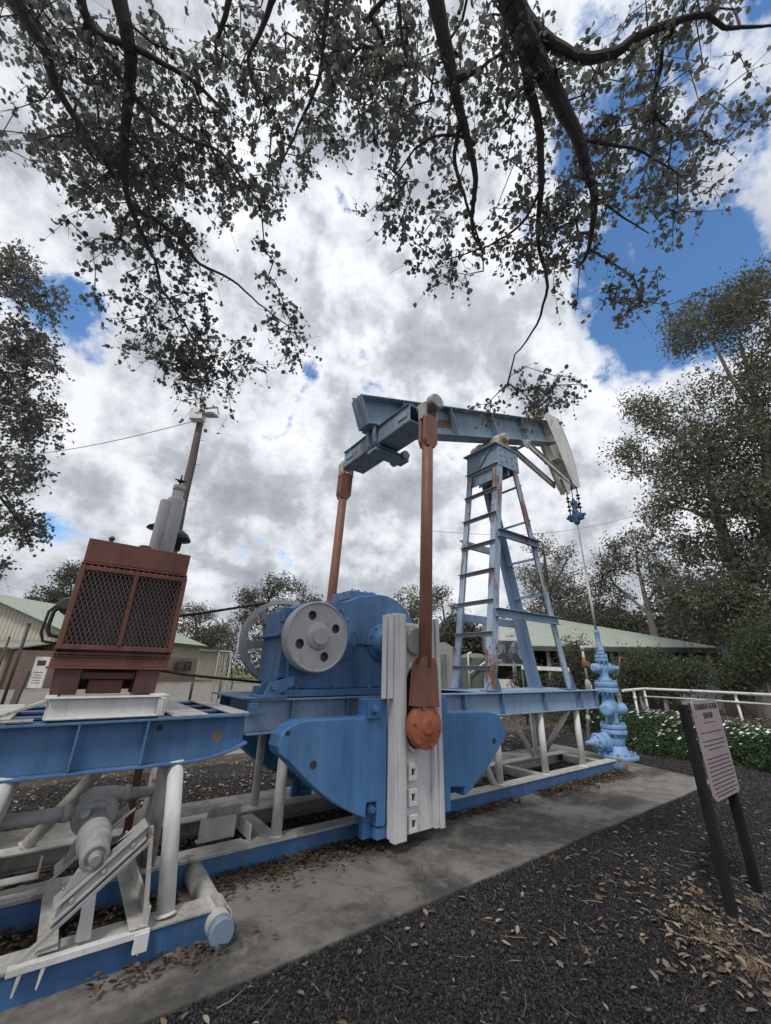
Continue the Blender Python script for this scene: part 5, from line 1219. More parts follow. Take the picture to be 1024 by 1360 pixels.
# shelter with green roof on the right
E0 = at(668, 852, 22.0); E1 = at(957, 859, 25.5); A1 = at(738, 822, 31.0); 
ez = 2.85; E0.z = ez; E1.z = ez
shl = thing('shelter', (E1.x, E1.y, 0), 'low open shelter with broad pale green roof behind the wellhead', 'building')
back = (A1 - E0); back.z = 0
ed = (E1 - E0).normalized(); bd = Vector((-ed.y, ed.x, 0)); bd = bd if bd.dot(_fwd0) > 0 else -bd
A1z = A1.z; dA = (A1 - E0).dot(bd); tA = (A1 - E0).dot(ed)
Ar = Vector((E0.x, E0.y, 0)) + ed * tA + bd * dA; Ar.z = A1z
Al = Vector((E0.x, E0.y, 0)) + ed * (tA - 5.0) + bd * dA; Al.z = A1z
D2 = dA * 2
B1 = E1 + bd * D2; B0 = E0 + bd * D2
fr = [tuple(E0), tuple(E1), tuple(Ar), tuple(Al)]
mb = MB(); mb.prism_dir(fr, (0, 0, -0.06)); rf = mb.build('roof', M['green_roof'], shl)
mb = MB(); mb.prism_dir([tuple(E1), tuple(B1), tuple(Ar)], (0, 0, -0.06)); mb.build('roof', M['green_roof'], shl)
mb = MB(); mb.prism_dir([tuple(B1), tuple(B0), tuple(Al), tuple(Ar)], (0, 0, -0.06)); mb.build('roof', M['green_roof'], shl)
mb = MB(); mb.prism_dir([tuple(B0), tuple(E0), tuple(Al)], (0, 0, -0.06)); mb.build('roof', M['green_roof'], shl)
def hip_ribs(e0, e1, a0, a1, n, parent):
    mb = MB(); e0, e1, a0, a1 = map(Vector, (e0, e1, a0, a1)); d = (e1 - e0); L = d.length; dn = d / L
    s0 = (a0 - e0).dot(dn); s1 = (a1 - e0).dot(dn); up = a0 - e0 - dn * s0
    for i in range(1, n):
        s_ = L * i / n
        f = 1.0 if s0 <= s_ <= s1 else (s_ / s0 if s_ < s0 else (L - s_) / (L - s1))
        p = e0 + dn * s_ + Vector((0, 0, 0.012)); q = e0 + dn * s_ + up * f + Vector((0, 0, 0.012)); mb.bar(p, q, 0.04, 0.014, side=tuple(dn))
    return tag(mb.build('roof_ribs', M['green_roof'], parent), kind='stuff')
hip_ribs(E0, E1, Al, Ar, 60, shl)
mb = MB(); mb.bar(tuple(E0 - Vector((0, 0, 0.14))), tuple(E1 - Vector((0, 0, 0.14))), 0.14, 0.22, side=tuple(bd)); mb.bar(tuple(E1 - Vector((0, 0, 0.14))), tuple(B1 - Vector((0, 0, 0.14))), 0.14, 0.22, side=tuple(ed)); mb.build('gutter', M['fascia'], shl)
for t in (0.05, 0.22, 0.38, 0.52, 0.62, 0.72, 0.80, 0.88, 0.955):
    q = E0 + (E1 - E0) * t + bd * 0.35; mb = MB(); mb.box(q.x - 0.07, q.x + 0.07, q.y - 0.07, q.y + 0.07, 0, ez - 0.2); mb.build('post', M['galv'], shl)
q0, q1 = E0 + bd * (D2 * 0.62) + ed * 0.5, E1 + bd * (D2 * 0.62) - ed * 1.0
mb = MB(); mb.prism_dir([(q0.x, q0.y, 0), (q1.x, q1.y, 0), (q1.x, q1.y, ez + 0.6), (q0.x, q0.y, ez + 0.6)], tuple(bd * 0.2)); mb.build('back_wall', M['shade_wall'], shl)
# corrugated sheets leaning under the shelter
q = at(905, 905, 24.0)
pl = thing('corrugated_sheet', (q.x, q.y, 0), 'grey corrugated sheet standing behind the shrubs under the shelter', 'sheet')
ribbed((q.x - 0.6, q.y, 0), (q.x + 0.6 + 0.3, q.y - 1.0, 0), 0.2, 1.6, 'sheet_panel', 'galv', pl, pitch=0.12, depth=0.03)

# raised board with rock picture, between the samson post legs
q = at(677, 880, 17.0); bd_ = thing('picture_board', (q.x, q.y, 0), 'display board with a dark collage picture under a pale header, behind the post', 'sign')
wv = Vector((math.cos(YAW), -math.sin(YAW), 0)); nv = -_fwd0
s = NT('faded_photo_collage'); 
vc = s.n('ShaderNodeTexVoronoi'); s.l(s.pos, vc.inputs['Vector']); vc.inputs['Scale'].default_value = 4.2
sc = s.n('ShaderNodeSeparateColor'); s.l(vc.outputs['Color'], sc.inputs[0])
c = s.mix(s.mr(sc.outputs[0], 0.15, 0.95), (0.03, 0.035, 0.045), (0.30, 0.33, 0.40)); c = s.mix(s.mr(s.noise(9, 6, 0.7), 0.4, 0.62), c, (0.05, 0.05, 0.055)); s.set(color=c, rough=0.35); M['collage'] = s.m
def board_box(c, hw, hh, th, mat, name, off=0.0, parent=bd_):
    mb = MB(); mb.obox(Vector(c) + nv * off, wv, nv, (0, 0, 1), hw, th, hh); return mb.build(name, mat, parent, bevel=0.005)
cz = at(677, 866, 17.0).z
board_box((q.x, q.y, cz + 0.0), 0.62, 0.42, 0.02, M['collage'], 'picture_panel')
board_box((q.x, q.y, cz + 0.60), 0.62, 0.16, 0.02, M['white'], 'header_panel')
board_box((q.x, q.y, cz - 0.47), 0.66, 0.04, 0.03, M['galv'], 'bottom_rail')
for sx2 in (-0.60, 0.60): board_box((q.x + wv.x * sx2, q.y + wv.y * sx2, (cz + 0.75) / 2), 0.035, (cz + 0.75) / 2, 0.035, M['fascia'], 'post', off=-0.03)
mb = MB()
for i in range(26):
    mb.tube([Vector((q.x, q.y, cz + 0.60)) + nv * 0.024 + wv * (0.10 + 0.30 * math.sin(i * 0.9) * 0.5) + Vector((0, 0, 0.04 * math.cos(i * 2.3))), Vector((q.x, q.y, cz + 0.60)) + nv * 0.024 + wv * (0.12 + 0.30 * math.sin(i * 0.9 + 0.5) * 0.5) + Vector((0, 0, 0.04 * math.cos(i * 2.3 + 1.2)))], 0.006, 4)
tag(mb.build('scrawl', M['blue_pale'], bd_), kind='stuff')
# white trough under the board
q = at(672, 902, 19.0); tr = thing('planter_box', (q.x, q.y, 0), 'white corrugated planter box on legs below the picture board', 'planter')
a = Vector((q.x, q.y, 0)) - wv * 0.55; b = Vector((q.x, q.y, 0)) + wv * 0.55
ribbed(a, b, 0.62, 1.30, 'front_panel', 'white', tr, pitch=0.09, depth=0.02, out=tuple(nv))
mb = MB(); 
for sx2 in (-0.5, 0.5):
    for sy2 in (0.0, -0.6): c_ = Vector((q.x, q.y, 0)) + wv * sx2 + nv * sy2; mb = MB(); mb.box(c_.x - 0.03, c_.x + 0.03, c_.y - 0.03, c_.y + 0.03, 0, 0.62); mb.build('leg', M['white_dirty'], tr)
# water tank
q = at(630, 890, 26.0); tk = thing('water_tank', (q.x, q.y, 0), 'green ribbed water tank with a white downpipe beside the shelter', 'water tank')
prof = [(0, 1.02)]
for i in range(22): prof += [(0.02 + i * 0.085, 1.0), (0.055 + i * 0.085, 1.035)]
prof += [(1.92, 1.0), (2.08, 0.55), (2.1, 0.3)]
zt = at(630, 868, 26).z; k_ = zt / 2.1
mb = MB(); mb.lathe((q.x, q.y, 0), (0, 0, 1), [(d * k_, r * 0.95) for d, r in prof], 40); mb.build('tank_body', M['tank'], tk)
c_ = Vector((q.x, q.y, 0)) + nv * 1.12 - wv * 0.55
mb = MB(); mb.tube([c_ + Vector((0, 0, 0.25)), c_ + Vector((0, 0, zt * 0.97)), c_ + Vector((0, 0, zt)) + wv * 0.2], 0.07, 10); mb.tube([c_ + Vector((0, 0, zt * 0.55)), c_ + wv * 1.4 + Vector((0, 0, zt * 0.92))], 0.055, 10); mb.build('downpipe', M['white'], tk)
# ribbed grey fence panel left of the tank
f0, f1 = at(585, 890, 24), at(603, 890, 22.5); f0.z = f1.z = 0
fn = thing('sheet_fence', tuple(f0), 'short grey corrugated iron screen seen just right of the white crank', 'fence')
zf = at(595, 858, 23).z
ribbed(f0, f1, 0.1, lambda t: zf + 0.25 - 0.35 * t * t, 'screen_panel', 'galv', fn, pitch=0.12, depth=0.04)
mb = MB(); a = (f0 + f1) / 2 + nv * 0.12; mb.obox((a.x, a.y, zf * 0.55), wv, nv, (0, 0, 1), 0.35, 0.02, zf * 0.3); mb.build('gate_panel', M['tank'], fn)
# higher pale rail seen through the post legs
hr = thing('ramp_railing', tuple(at(720, 888, 15.0)), 'single pale rail seen between the rear post legs in front of the shelter', 'railing')
P0, P1 = at(693, 886.5, 15.0), at(756, 889.5, 14.5); mb = MB(); mb.bar(P0, P1, 0.06, 0.12); mb.build('rail', M['white'], hr)
for P in (P0, P1): mb = MB(); mb.tube([(P.x, P.y, 0), (P.x, P.y, P.z)], 0.03, 8); mb.build('post', M['fascia'], hr)

# ================================================================== POLES, BOLLARDS, GOAL
lp = thing('light_pole', (*at(205, 880, 14.5).xy, 0), 'crooked timber pole carrying a white box and floodlight behind the exhaust', 'light pole')
Q = [at(200, 880, 14.5), at(225, 745, 14.5), at(235, 705, 14.5), at(243, 665, 14.5), at(254.5, 617, 14.5), at(261, 585, 14.5), at(266, 560, 14.5)]; Q[0].z = 0
mb = MB(); mb.tube(Q, [0.20, 0.18, 0.165, 0.15, 0.135, 0.125, 0.115], 12); mb.build('pole', M['wood_pole'], lp)
t_ = Q[-1]; c_ = at(263, 552, 14.3)
mb = MB(); mb.obox(c_, wv, _fwd0, (0, 0, 1), 0.24, 0.16, 0.22); mb.build('junction_box', M['white'], lp, bevel=0.01)
c2 = at(279, 551, 14.3); mb = MB(); mb.obox(c2, wv, (0.3 * nv + Vector((0, 0, 0.9))), Vector((0, 0, 0.3)) - nv, 0.22, 0.04, 0.25); mb.bar(at(268, 543, 14.3), at(289, 541, 14.3), 0.05, 0.06); mb.bar(at(289, 541, 14.3), at(290, 550, 14.3), 0.04, 0.04); mb.build('floodlight', M['galv'], lp)
for q in Q[1:-1]:
    mb = MB(); mb.tube([q, q + wv * 0.30], 0.008, 5); mb.build('climbing_peg', M['dark'], lp)
ow = thing('overhead_wire', tuple(c_), 'thin wire sagging from the pole box towards the left', 'wire')
a, b = at(255, 560, 14.3), at(-60, 610, 22); mb = MB(); pts = [a.lerp(b, i / 14) + Vector((0, 0, -1.1 * math.sin(math.pi * i / 14) * 0.35)) for i in range(15)]; mb.tube(pts, 0.014, 5); mb.build('wire', M['galv'], ow)
ow2 = thing('power_line', tuple(at(740, 690, 40)), 'thin power line crossing the sky from the horse head to the right trees', 'wire')
a, b = at(570, 705, 38), at(900, 668, 46); mb = MB(); pts = [a.lerp(b, i / 20) + Vector((0, 0, -1.6 * math.sin(math.pi * i / 20))) for i in range(21)]; mb.tube(pts, 0.022, 5); mb.build('wire', M['galv'], ow2)
def post(name, label, cat, px, py_top, py_base, d, r, mat, grp=None, lean=0.0):
    b = at(px, py_base, d); b.z = 0; tp = at(px + lean, py_top, d)
    o = thing(name, tuple(b), label, cat, grp); mb = MB(); mb.tube([b, (b.x + (tp.x - b.x) * 0, b.y, tp.z)] if lean == 0 else [b, tp], r, 8); mb.build('shaft', M[mat], o); return o
def postz(name, label, cat, x, d, h, r, mat, grp=None):
    b = at(x, 890, d); o = thing(name, (b.x, b.y, 0), label, cat, grp); mb = MB(); mb.tube([(b.x, b.y, 0), (b.x, b.y, h)], r, 8); mb.build('shaft', M[mat], o)
    mb = MB(); mb.lathe((b.x, b.y, h), (0, 0, 1), [(0, r * 1.2), (0.03, r)], 8); mb.build('cap', M[mat], o); return o
postz('light_post', 'tall dark post leaning in view left of the red radiator', 'post', 18, 17.5, 2.75, 0.045, 'dark')
postz('light_post', 'short dark post at the left edge before the hall wall', 'post', -3, 24, 2.6, 0.04, 'dark')
ns = thing('notice_sign', (*at(24, 930, 11.5).xy, 0), 'small white notice plate tilted on a brown timber stake', 'sign')
b = at(17, 925, 11.5); b.z = 0; tp = Vector((b.x, b.y, 1.22)); mb = MB(); mb.bar(b, at(36, 890, 11.4), 0.12, 0.06, side=tuple(wv)); mb.build('stake', M['wood_pole'], ns)
c_ = tp + Vector((0, 0, 0.06)) + nv * 0.05 - wv * 0.06; c_ = at(52, 893, 11.3); upv = Vector((0, 0, 1))
mb = MB(); mb.obox(c_, wv, upv.cross(wv), upv, 0.15, 0.012, 0.30); pn_ = mb.build('notice_plate', M['white'], ns, bevel=0.003)
mb = MB(); fn_ = wv.cross(upv); fn_ = fn_ if fn_.dot(nv) > 0 else -fn_
mb.obox(c_ + fn_ * 0.013 + upv * 0.18, wv, fn_, upv, 0.09, 0.001, 0.05)
for i in range(5): mb.obox(c_ + fn_ * 0.013 - upv * (0.0 + 0.05 * i), wv, fn_, upv, 0.09 - 0.02 * (i % 2), 0.001, 0.006)
tag(mb.build('print', M['ink'], ns), kind='stuff')
G = 'low bollards round the car park'
for x, d, lb in ((259, 22.5, 'dark bollard left of the goal frame, nearest the radiator'), (296, 24.5, 'dark bollard behind the right leg of the goal frame')):
    postz('bollard', lb, 'bollard', x, d, 1.05, 0.06, 'dark', G)
gl = thing('goal_frame', (*at(303, 900, 15.5).xy, 0), 'thin pipe goal frame with net strings on the car park behind the sheave', 'goal')
ga, gb_ = at(283, 880, 24.0), at(306, 880, 15.0)
mb = MB(); mb.tube([(gb_.x, gb_.y, 0), (gb_.x, gb_.y, 2.05)], 0.035, 8); mb.build('goal_post', M['galv'], gl)
gc = at(289, 880, 15.8); mb = MB(); mb.tube([(gc.x, gc.y, 0), (gc.x, gc.y, 2.1)], 0.02, 8); mb.build('goal_post', M['galv'], gl)
mb = MB(); mb.tube([(gb_.x, gb_.y, 2.05), (gc.x, gc.y, 2.1)], 0.025, 8); mb.build('crossbar', M['galv'], gl)
mb = MB(); mb.tube([(gb_.x, gb_.y, 2.05), (gb_.x + 0.7, gb_.y + 2.4, 0.3)], 0.02, 6); mb.tube([(gb_.x + 0.7, gb_.y + 2.4, 0.3), (gb_.x + 0.7, gb_.y + 2.4, 0)], 0.02, 6); mb.build('back_stay', M['galv'], gl)
mb = MB()
for i in range(5):
    p = Vector((gb_.x, gb_.y, 0)).lerp(Vector((gc.x, gc.y, 0)), i / 5 + 0.1); x1_ = p + Vector((0.1 * rng.uniform(-1, 1), 0, 0))
    mb.tube([(p.x, p.y, 2.08), (x1_.x, x1_.y, 1.2), (p.x + rng.uniform(-.2, .2), p.y, rng.uniform(0, 0.4))], 0.008, 3)
tag(mb.build('net', M['white_dirty'], gl), kind='stuff')
fp = thing('flag_pole', (*at(311, 880, 33).xy, 0), 'thin grey pole standing beside the big belt sheave, before the trees', 'pole')
b = at(311, 890, 33); mb = MB(); mb.tube([(b.x, b.y, 0), (b.x, b.y, 4.6)], 0.07, 8); mb.build('shaft', M['galv'], fp); mb = MB(); mb.lathe((b.x, b.y, 4.6), (0, 0, 1), [(0, 0.08), (0.06, 0.03)], 8); mb.build('cap', M['galv'], fp)
an = thing('antenna', (*at(102, 880, 44).xy, 0), 'slender mast with a dark vane rising above the trees left of the radiator', 'mast')
b = at(101, 880, 44); zt = at(105, 712, 44).z; mb = MB(); mb.tube([(b.x, b.y, 0), (b.x, b.y, zt)], [0.08, 0.03], 6); mb.build('mast', M['galv'], an); mb = MB(); mb.lathe((b.x, b.y, zt), (0, 0, 1), [(0, 0.15), (0.3, 0.3), (0.5, 0.1)], 8); mb.build('vane', M['dark'], an)
bs = thing('blue_sign', (*at(960, 865, 25).xy, 0), 'small blue and white sign hanging at the right end of the shelter eave', 'sign')
c_ = at(963, 866, 24.5); mb = MB(); mb.obox(c_, wv + nv * 0.7, nv - wv * 0.7, (0.1, 0, 1), 0.12, 0.02, 0.30); mb.build('sign_plate', M['blue_well'], bs); mb = MB(); mb.tube([(c_.x, c_.y, 0), (c_.x, c_.y, c_.z + 0.3)], 0.03, 8); mb.build('post', M['fascia'], bs)
# ================================================================== TREES
def np3(v): return np.array([v[0], v[1], v[2]], dtype=float)
def tubes_np(P, Q, rp, rq, n=5):
    """many tapered tubes at once -> quads"""
    P, Q = np.asarray(P), np.asarray(Q); a = Q - P; L = np.linalg.norm(a, axis=1, keepdims=True); a = a / np.maximum(L, 1e-6)
    ref = np.where(np.abs(a[:, 2:3]) < 0.9, np.array([[0, 0, 1.0]]), np.array([[1.0, 0, 0]]))
    x = np.cross(a, ref); x /= np.linalg.norm(x, axis=1, keepdims=True); y = np.cross(a, x)
    out = np.empty((len(P), n, 4, 3))
    for j in range(n):
        t0, t1 = 2 * math.pi * j / n, 2 * math.pi * (j + 1) / n
        d0 = x * math.cos(t0) + y * math.sin(t0); d1 = x * math.cos(t1) + y * math.sin(t1)
        out[:, j, 0] = P + d0 * rp[:, None]; out[:, j, 1] = P + d1 * rp[:, None]; out[:, j, 2] = Q + d1 * rq[:, None]; out[:, j, 3] = Q + d0 * rq[:, None]
    return out.reshape(-1, 3)
def leaves_np(C, size, var=0.35, round_=True, droop=0.4, rg=npr):
    """C (N,3): one folded leaf at each point -> hexagons"""
    N = len(C)
    ax = rg.normal(size=(N, 3)); ax[:, 2] -= droop; ax /= np.linalg.norm(ax, axis=1, keepdims=True)
    s = rg.normal(size=(N, 3)); s -= ax * np.sum(s * ax, axis=1, keepdims=True); s /= np.linalg.norm(s, axis=1, keepdims=True)
    nn = np.cross(ax, s)
    sz = size * (1 + rg.uniform(-var, var, N))[:, None]
    w = sz * (0.42 if round_ else 0.22)
    if round_:
        tpl = [(0, 0, 0), (0.30, 0.9, .12), (0.72, 0.85, .12), (1.0, 0, 0), (0.72, -0.85, .12), (0.30, -0.9, .12)]
    else:
        tpl = [(0, 0, 0), (0.45, 1, .1), (1, 0, 0), (0.45, -1, .1)]
    out = np.empty((N, len(tpl), 3))
    for i, (l, ww, k) in enumerate(tpl): out[:, i] = C + ax * sz * (l - 0.5) + s * w * ww + nn * sz * k
    return out.reshape(-1, 3), len(tpl)
def grow(roots, rpar, A, bal=0.25):
    """roots: list of points, rpar: their parents; A: attractors. Balanced nearest-neighbour growth."""
    P = [np3(r) for r in roots]; par = list(rpar); plen = [0.0] * len(P)
    for i in range(len(P)):
        if par[i] >= 0: plen[i] = plen[par[i]] + np.linalg.norm(P[i] - P[par[i]]) * 0.4
    A = np.asarray(A); best = np.full(len(A), 1e9); bp = np.zeros(len(A), int)
    for i, p in enumerate(P):
        d = np.linalg.norm(A - p, axis=1) + bal * plen[i]; m = d < best; best[m] = d[m]; bp[m] = i
    done = np.zeros(len(A), bool)
    for _ in range(len(A)):
        b = np.where(done, 1e9, best); k = int(np.argmin(b)); done[k] = True
        pi = int(bp[k]); p = A[k]; dist = np.linalg.norm(p - P[pi])
        steps = max(1, int(dist / 0.35)) if dist > 0.5 else 1
        prev = pi; base = P[pi]
        for s_ in range(1, steps + 1):
            q = base + (p - base) * (s_ / steps)
            if s_ < steps: q = q + npr.normal(size=3) * 0.05 * dist
            P.append(q); par.append(prev); plen.append(plen[prev] + np.linalg.norm(q - P[prev])); prev = len(P) - 1
            d = np.linalg.norm(A - q, axis=1) + bal * plen[prev]; m = (d < best) & ~done; best[m] = d[m]; bp[m] = prev
    return P, par
def tree(name, label, limbs, A, leaf, nleaf, spread, mat, bark, tip=0.006, expo=0.42, group=None, base=None, round_=False, seed=1, twigs=2, minr=None, maxr=0.4, var=0.35, cat='tree', bal=0.25, seg=5, trunk_r=None):
    """limbs: list of (points, radii); each limb hangs from the first or from the nearest earlier point"""
    global npr
    npr = np.random.default_rng(seed)
    roots, par, rad = [], [], []
    for pts, radii in limbs:
        start = len(roots)
        for i, p in enumerate(pts):
            p = np3(p)
            if i == 0:
                if start == 0: par.append(-1)
                else:
                    d = [np.linalg.norm(np3(r) - p) for r in roots[:start]]; par.append(int(np.argmin(d)))
            else: par.append(len(roots) - 1)
            roots.append(p); rad.append(radii[i] if isinstance(radii, (list, tuple)) else radii)
    nr = len(roots)
    P, par = grow(roots, par, A, bal)
    N = len(P); cnt = np.zeros(N); child = np.zeros(N, int)
    for i in range(N - 1, -1, -1):
        if child[i] == 0: cnt[i] += 1
        if par[i] >= 0: cnt[par[i]] += cnt[i]; child[par[i]] += 1
    r = tip * cnt ** expo; r = np.minimum(r, maxr); r[:nr] = np.array(rad)
    pp_ = np.array(P); idx = np.array([i for i in range(N) if par[i] >= 0]); pr = np.array(par)[idx]
    rp = np.minimum(r[pr], np.maximum(r[idx] * 1.5, tip)); rp = np.where(idx < nr, r[pr], rp)
    o = thing(name, base if base is not None else tuple(limbs[0][0][0]), label, cat, group)
    T = tubes_np(pp_[pr], pp_[idx], rp, r[idx], seg)
    A = np.asarray(A)
    if twigs:
        t0 = np.repeat(A, twigs, axis=0); t1 = t0 + npr.normal(size=t0.shape) * spread * 0.9 + (np.array([0, 0, -spread * 0.7]) if twigs >= 3 else 0)
        T = np.concatenate([T, tubes_np(t0, t1, np.full(len(t0), tip * 0.8), np.full(len(t0), tip * 0.3), 3)])
    fast_mesh('trunk', T, 4, np.zeros(len(T) // 4), M[bark], o)
    if twigs >= 3:
        # leaves sit along the fine twigs
        m_ = max(1, nleaf // twigs); f_ = npr.uniform(0.15, 1.08, (len(t0) * m_, 1)); C = np.repeat(t0, m_, axis=0) * (1 - f_) + np.repeat(t1, m_, axis=0) * f_ + npr.normal(size=(len(t0) * m_, 3)) * leaf * 0.33
    else:
        C = np.repeat(A, nleaf, axis=0); C = C + npr.normal(size=C.shape) * spread * np.array([1, 1, 0.8])
    V, k = leaves_np(C, leaf, var=var, round_=round_, rg=npr)
    cl = np.repeat(npr.uniform(0, 1, len(A)), len(C) // len(A)); pk = np.clip(0.5 * cl + 0.5 * npr.uniform(0, 1, len(C)), 0, 1)
    tag(fast_mesh('crown', V, k, pk, M[mat], o), kind='stuff')
    return o
def blob_pts(blobs, n, seed, depth=None):
    """blobs: (x, y, rx, ry, dist, thick, weight) traced outlines turned into a volume of clump centres"""
    rg = np.random.default_rng(seed); W = np.array([b[6] * b[2] * b[3] for b in blobs]); W = W / W.sum(); out = []
    ks = rg.choice(len(blobs), n, p=W)
    for k in ks:
        x, y, rx, ry, d, th, w = blobs[k]
        while True:
            a, b, c = rg.uniform(-1, 1, 3)
            if a * a + b * b + c * c <= 1: break
        out.append(np3(at(x + a * rx, y + b * ry, d + c * th)))
    return np.array(out)

# ---- the tree the photographer stands under: limbs overhead, trunk behind the camera
def oz(x, y, z): return on_z(x, y, z)
trunk_base = -_fwd0 * 3.6 + _right * 0.3
tb = Vector((trunk_base.x, trunk_base.y, 0))
cr = Vector((tb.x, tb.y, 3.0)) + _fwd0 * 0.4
def zc_(y): return 5.7 - 1.5 * (y / 530.0)
def limb(px_pts, r0, r1, start=None, bend=None):
    pts = [oz(x, y, zc_(y)) for x, y in px_pts]
    if start is not None:
        p0 = Vector(start); pts = [p0 + (pts[0] - p0) * 0.5 + Vector((0, 0, 0.35))] + pts
    n = len(pts); return (pts, [r0 + (r1 - r0) * (i / (n - 1)) ** 0.8 for i in range(n)])
limbs = [([tb, tb + Vector((0.05, 0.05, 1.6)), cr], [0.34, 0.28, 0.25])]
def smooth_px(pts):
    """Catmull-Rom through the traced points, with a little crookedness"""
    out = []; P = [pts[0]] + list(pts) + [pts[-1]]
    for i in range(1, len(P) - 2):
        p0, p1, p2, p3 = P[i - 1], P[i], P[i + 1], P[i + 2]
        n = max(2, int(math.hypot(p2[0] - p1[0], p2[1] - p1[1]) / 11))
        for k in range(n):
            t = k / n; q = []
            for c in (0, 1): q.append(0.5 * (2 * p1[c] + (p2[c] - p0[c]) * t + (2 * p0[c] - 5 * p1[c] + 4 * p2[c] - p3[c]) * t * t + (3 * p1[c] - p0[c] - 3 * p2[c] + p3[c]) * t ** 3))
            out.append((q[0] + rng.uniform(-0.9, 0.9), q[1] + rng.uniform(-0.9, 0.9)))
    out.append(pts[-1]); return out
main_limbs = [
    ([(668, -60), (680, 0), (702, 60), (735, 120), (765, 180), (780, 230), (790, 262), (783, 330), (770, 352)], 0.105, 0.012, True),
    ([(566, -60), (578, 0), (592, 62), (606, 130), (622, 190), (632, 240), (626, 300), (640, 330)], 0.068, 0.009, True),
    ([(150, -60), (158, 0), (172, 62), (172, 120), (165, 200), (172, 270), (205, 345), (212, 380)], 0.062, 0.010, True),
    ([(5, -60), (22, 0), (60, 70), (78, 122), (130, 200), (150, 235)], 0.058, 0.012, True),
    ([(675, 10), (692, 50), (702, 110), (716, 170), (719, 240), (715, 320), (727, 380), (708, 440), (684, 470)], 0.045, 0.006, False),
    ([(684, 5), (705, 35), (735, 60), (772, 77), (815, 70), (850, 47), (905, 26), (940, 20), (962, 36), (1030, 34)], 0.055, 0.006, False),
    ([(612, 160), (604, 215), (620, 270), (640, 330), (642, 360)], 0.020, 0.005, False),
    ([(98, -40), (122, 35), (178, 64), (224, 88), (262, 112), (300, 150)], 0.038, 0.010, True),
    ([(126, 42), (162, 108), (200, 150), (244, 182), (292, 202), (330, 250)], 0.026, 0.007, False),
    ([(172, 272), (235, 312), (265, 350), (308, 372), (352, 410), (390, 438)], 0.020, 0.004, False),
    ([(212, 380), (245, 430), (268, 470), (262, 505)], 0.012, 0.004, False),
    ([(310, -40), (302, 10), (286, 66), (300, 100)], 0.030, 0.006, True),
    ([(372, -40), (360, 5), (345, 45), (330, 78), (345, 130)], 0.030, 0.006, True),
    ([(525, -40), (530, 10), (536, 60), (545, 92)], 0.022, 0.004, True),
    ([(440, -40), (430, 40), (425, 100), (405, 150), (372, 220)], 0.026, 0.005, True),
    ([(765, 185), (800, 190), (850, 200), (900, 230)], 0.018, 0.005, False),
    ([(640, 90), (670, 70), (700, 75)], 0.012, 0.008, False),
    ([(720, 250), (690, 300), (640, 330), (590, 345)], 0.014, 0.004, False),
    ([(632, 190), (600, 180), (560, 190), (520, 240)], 0.014, 0.004, False),
    ([(790, 262), (830, 290), (862, 310)], 0.012, 0.004, False),
]
for pxs, r0, r1, fromtrunk in main_limbs:
    limbs.append(limb(smooth_px(pxs), r0, r1, start=cr if fromtrunk else None))
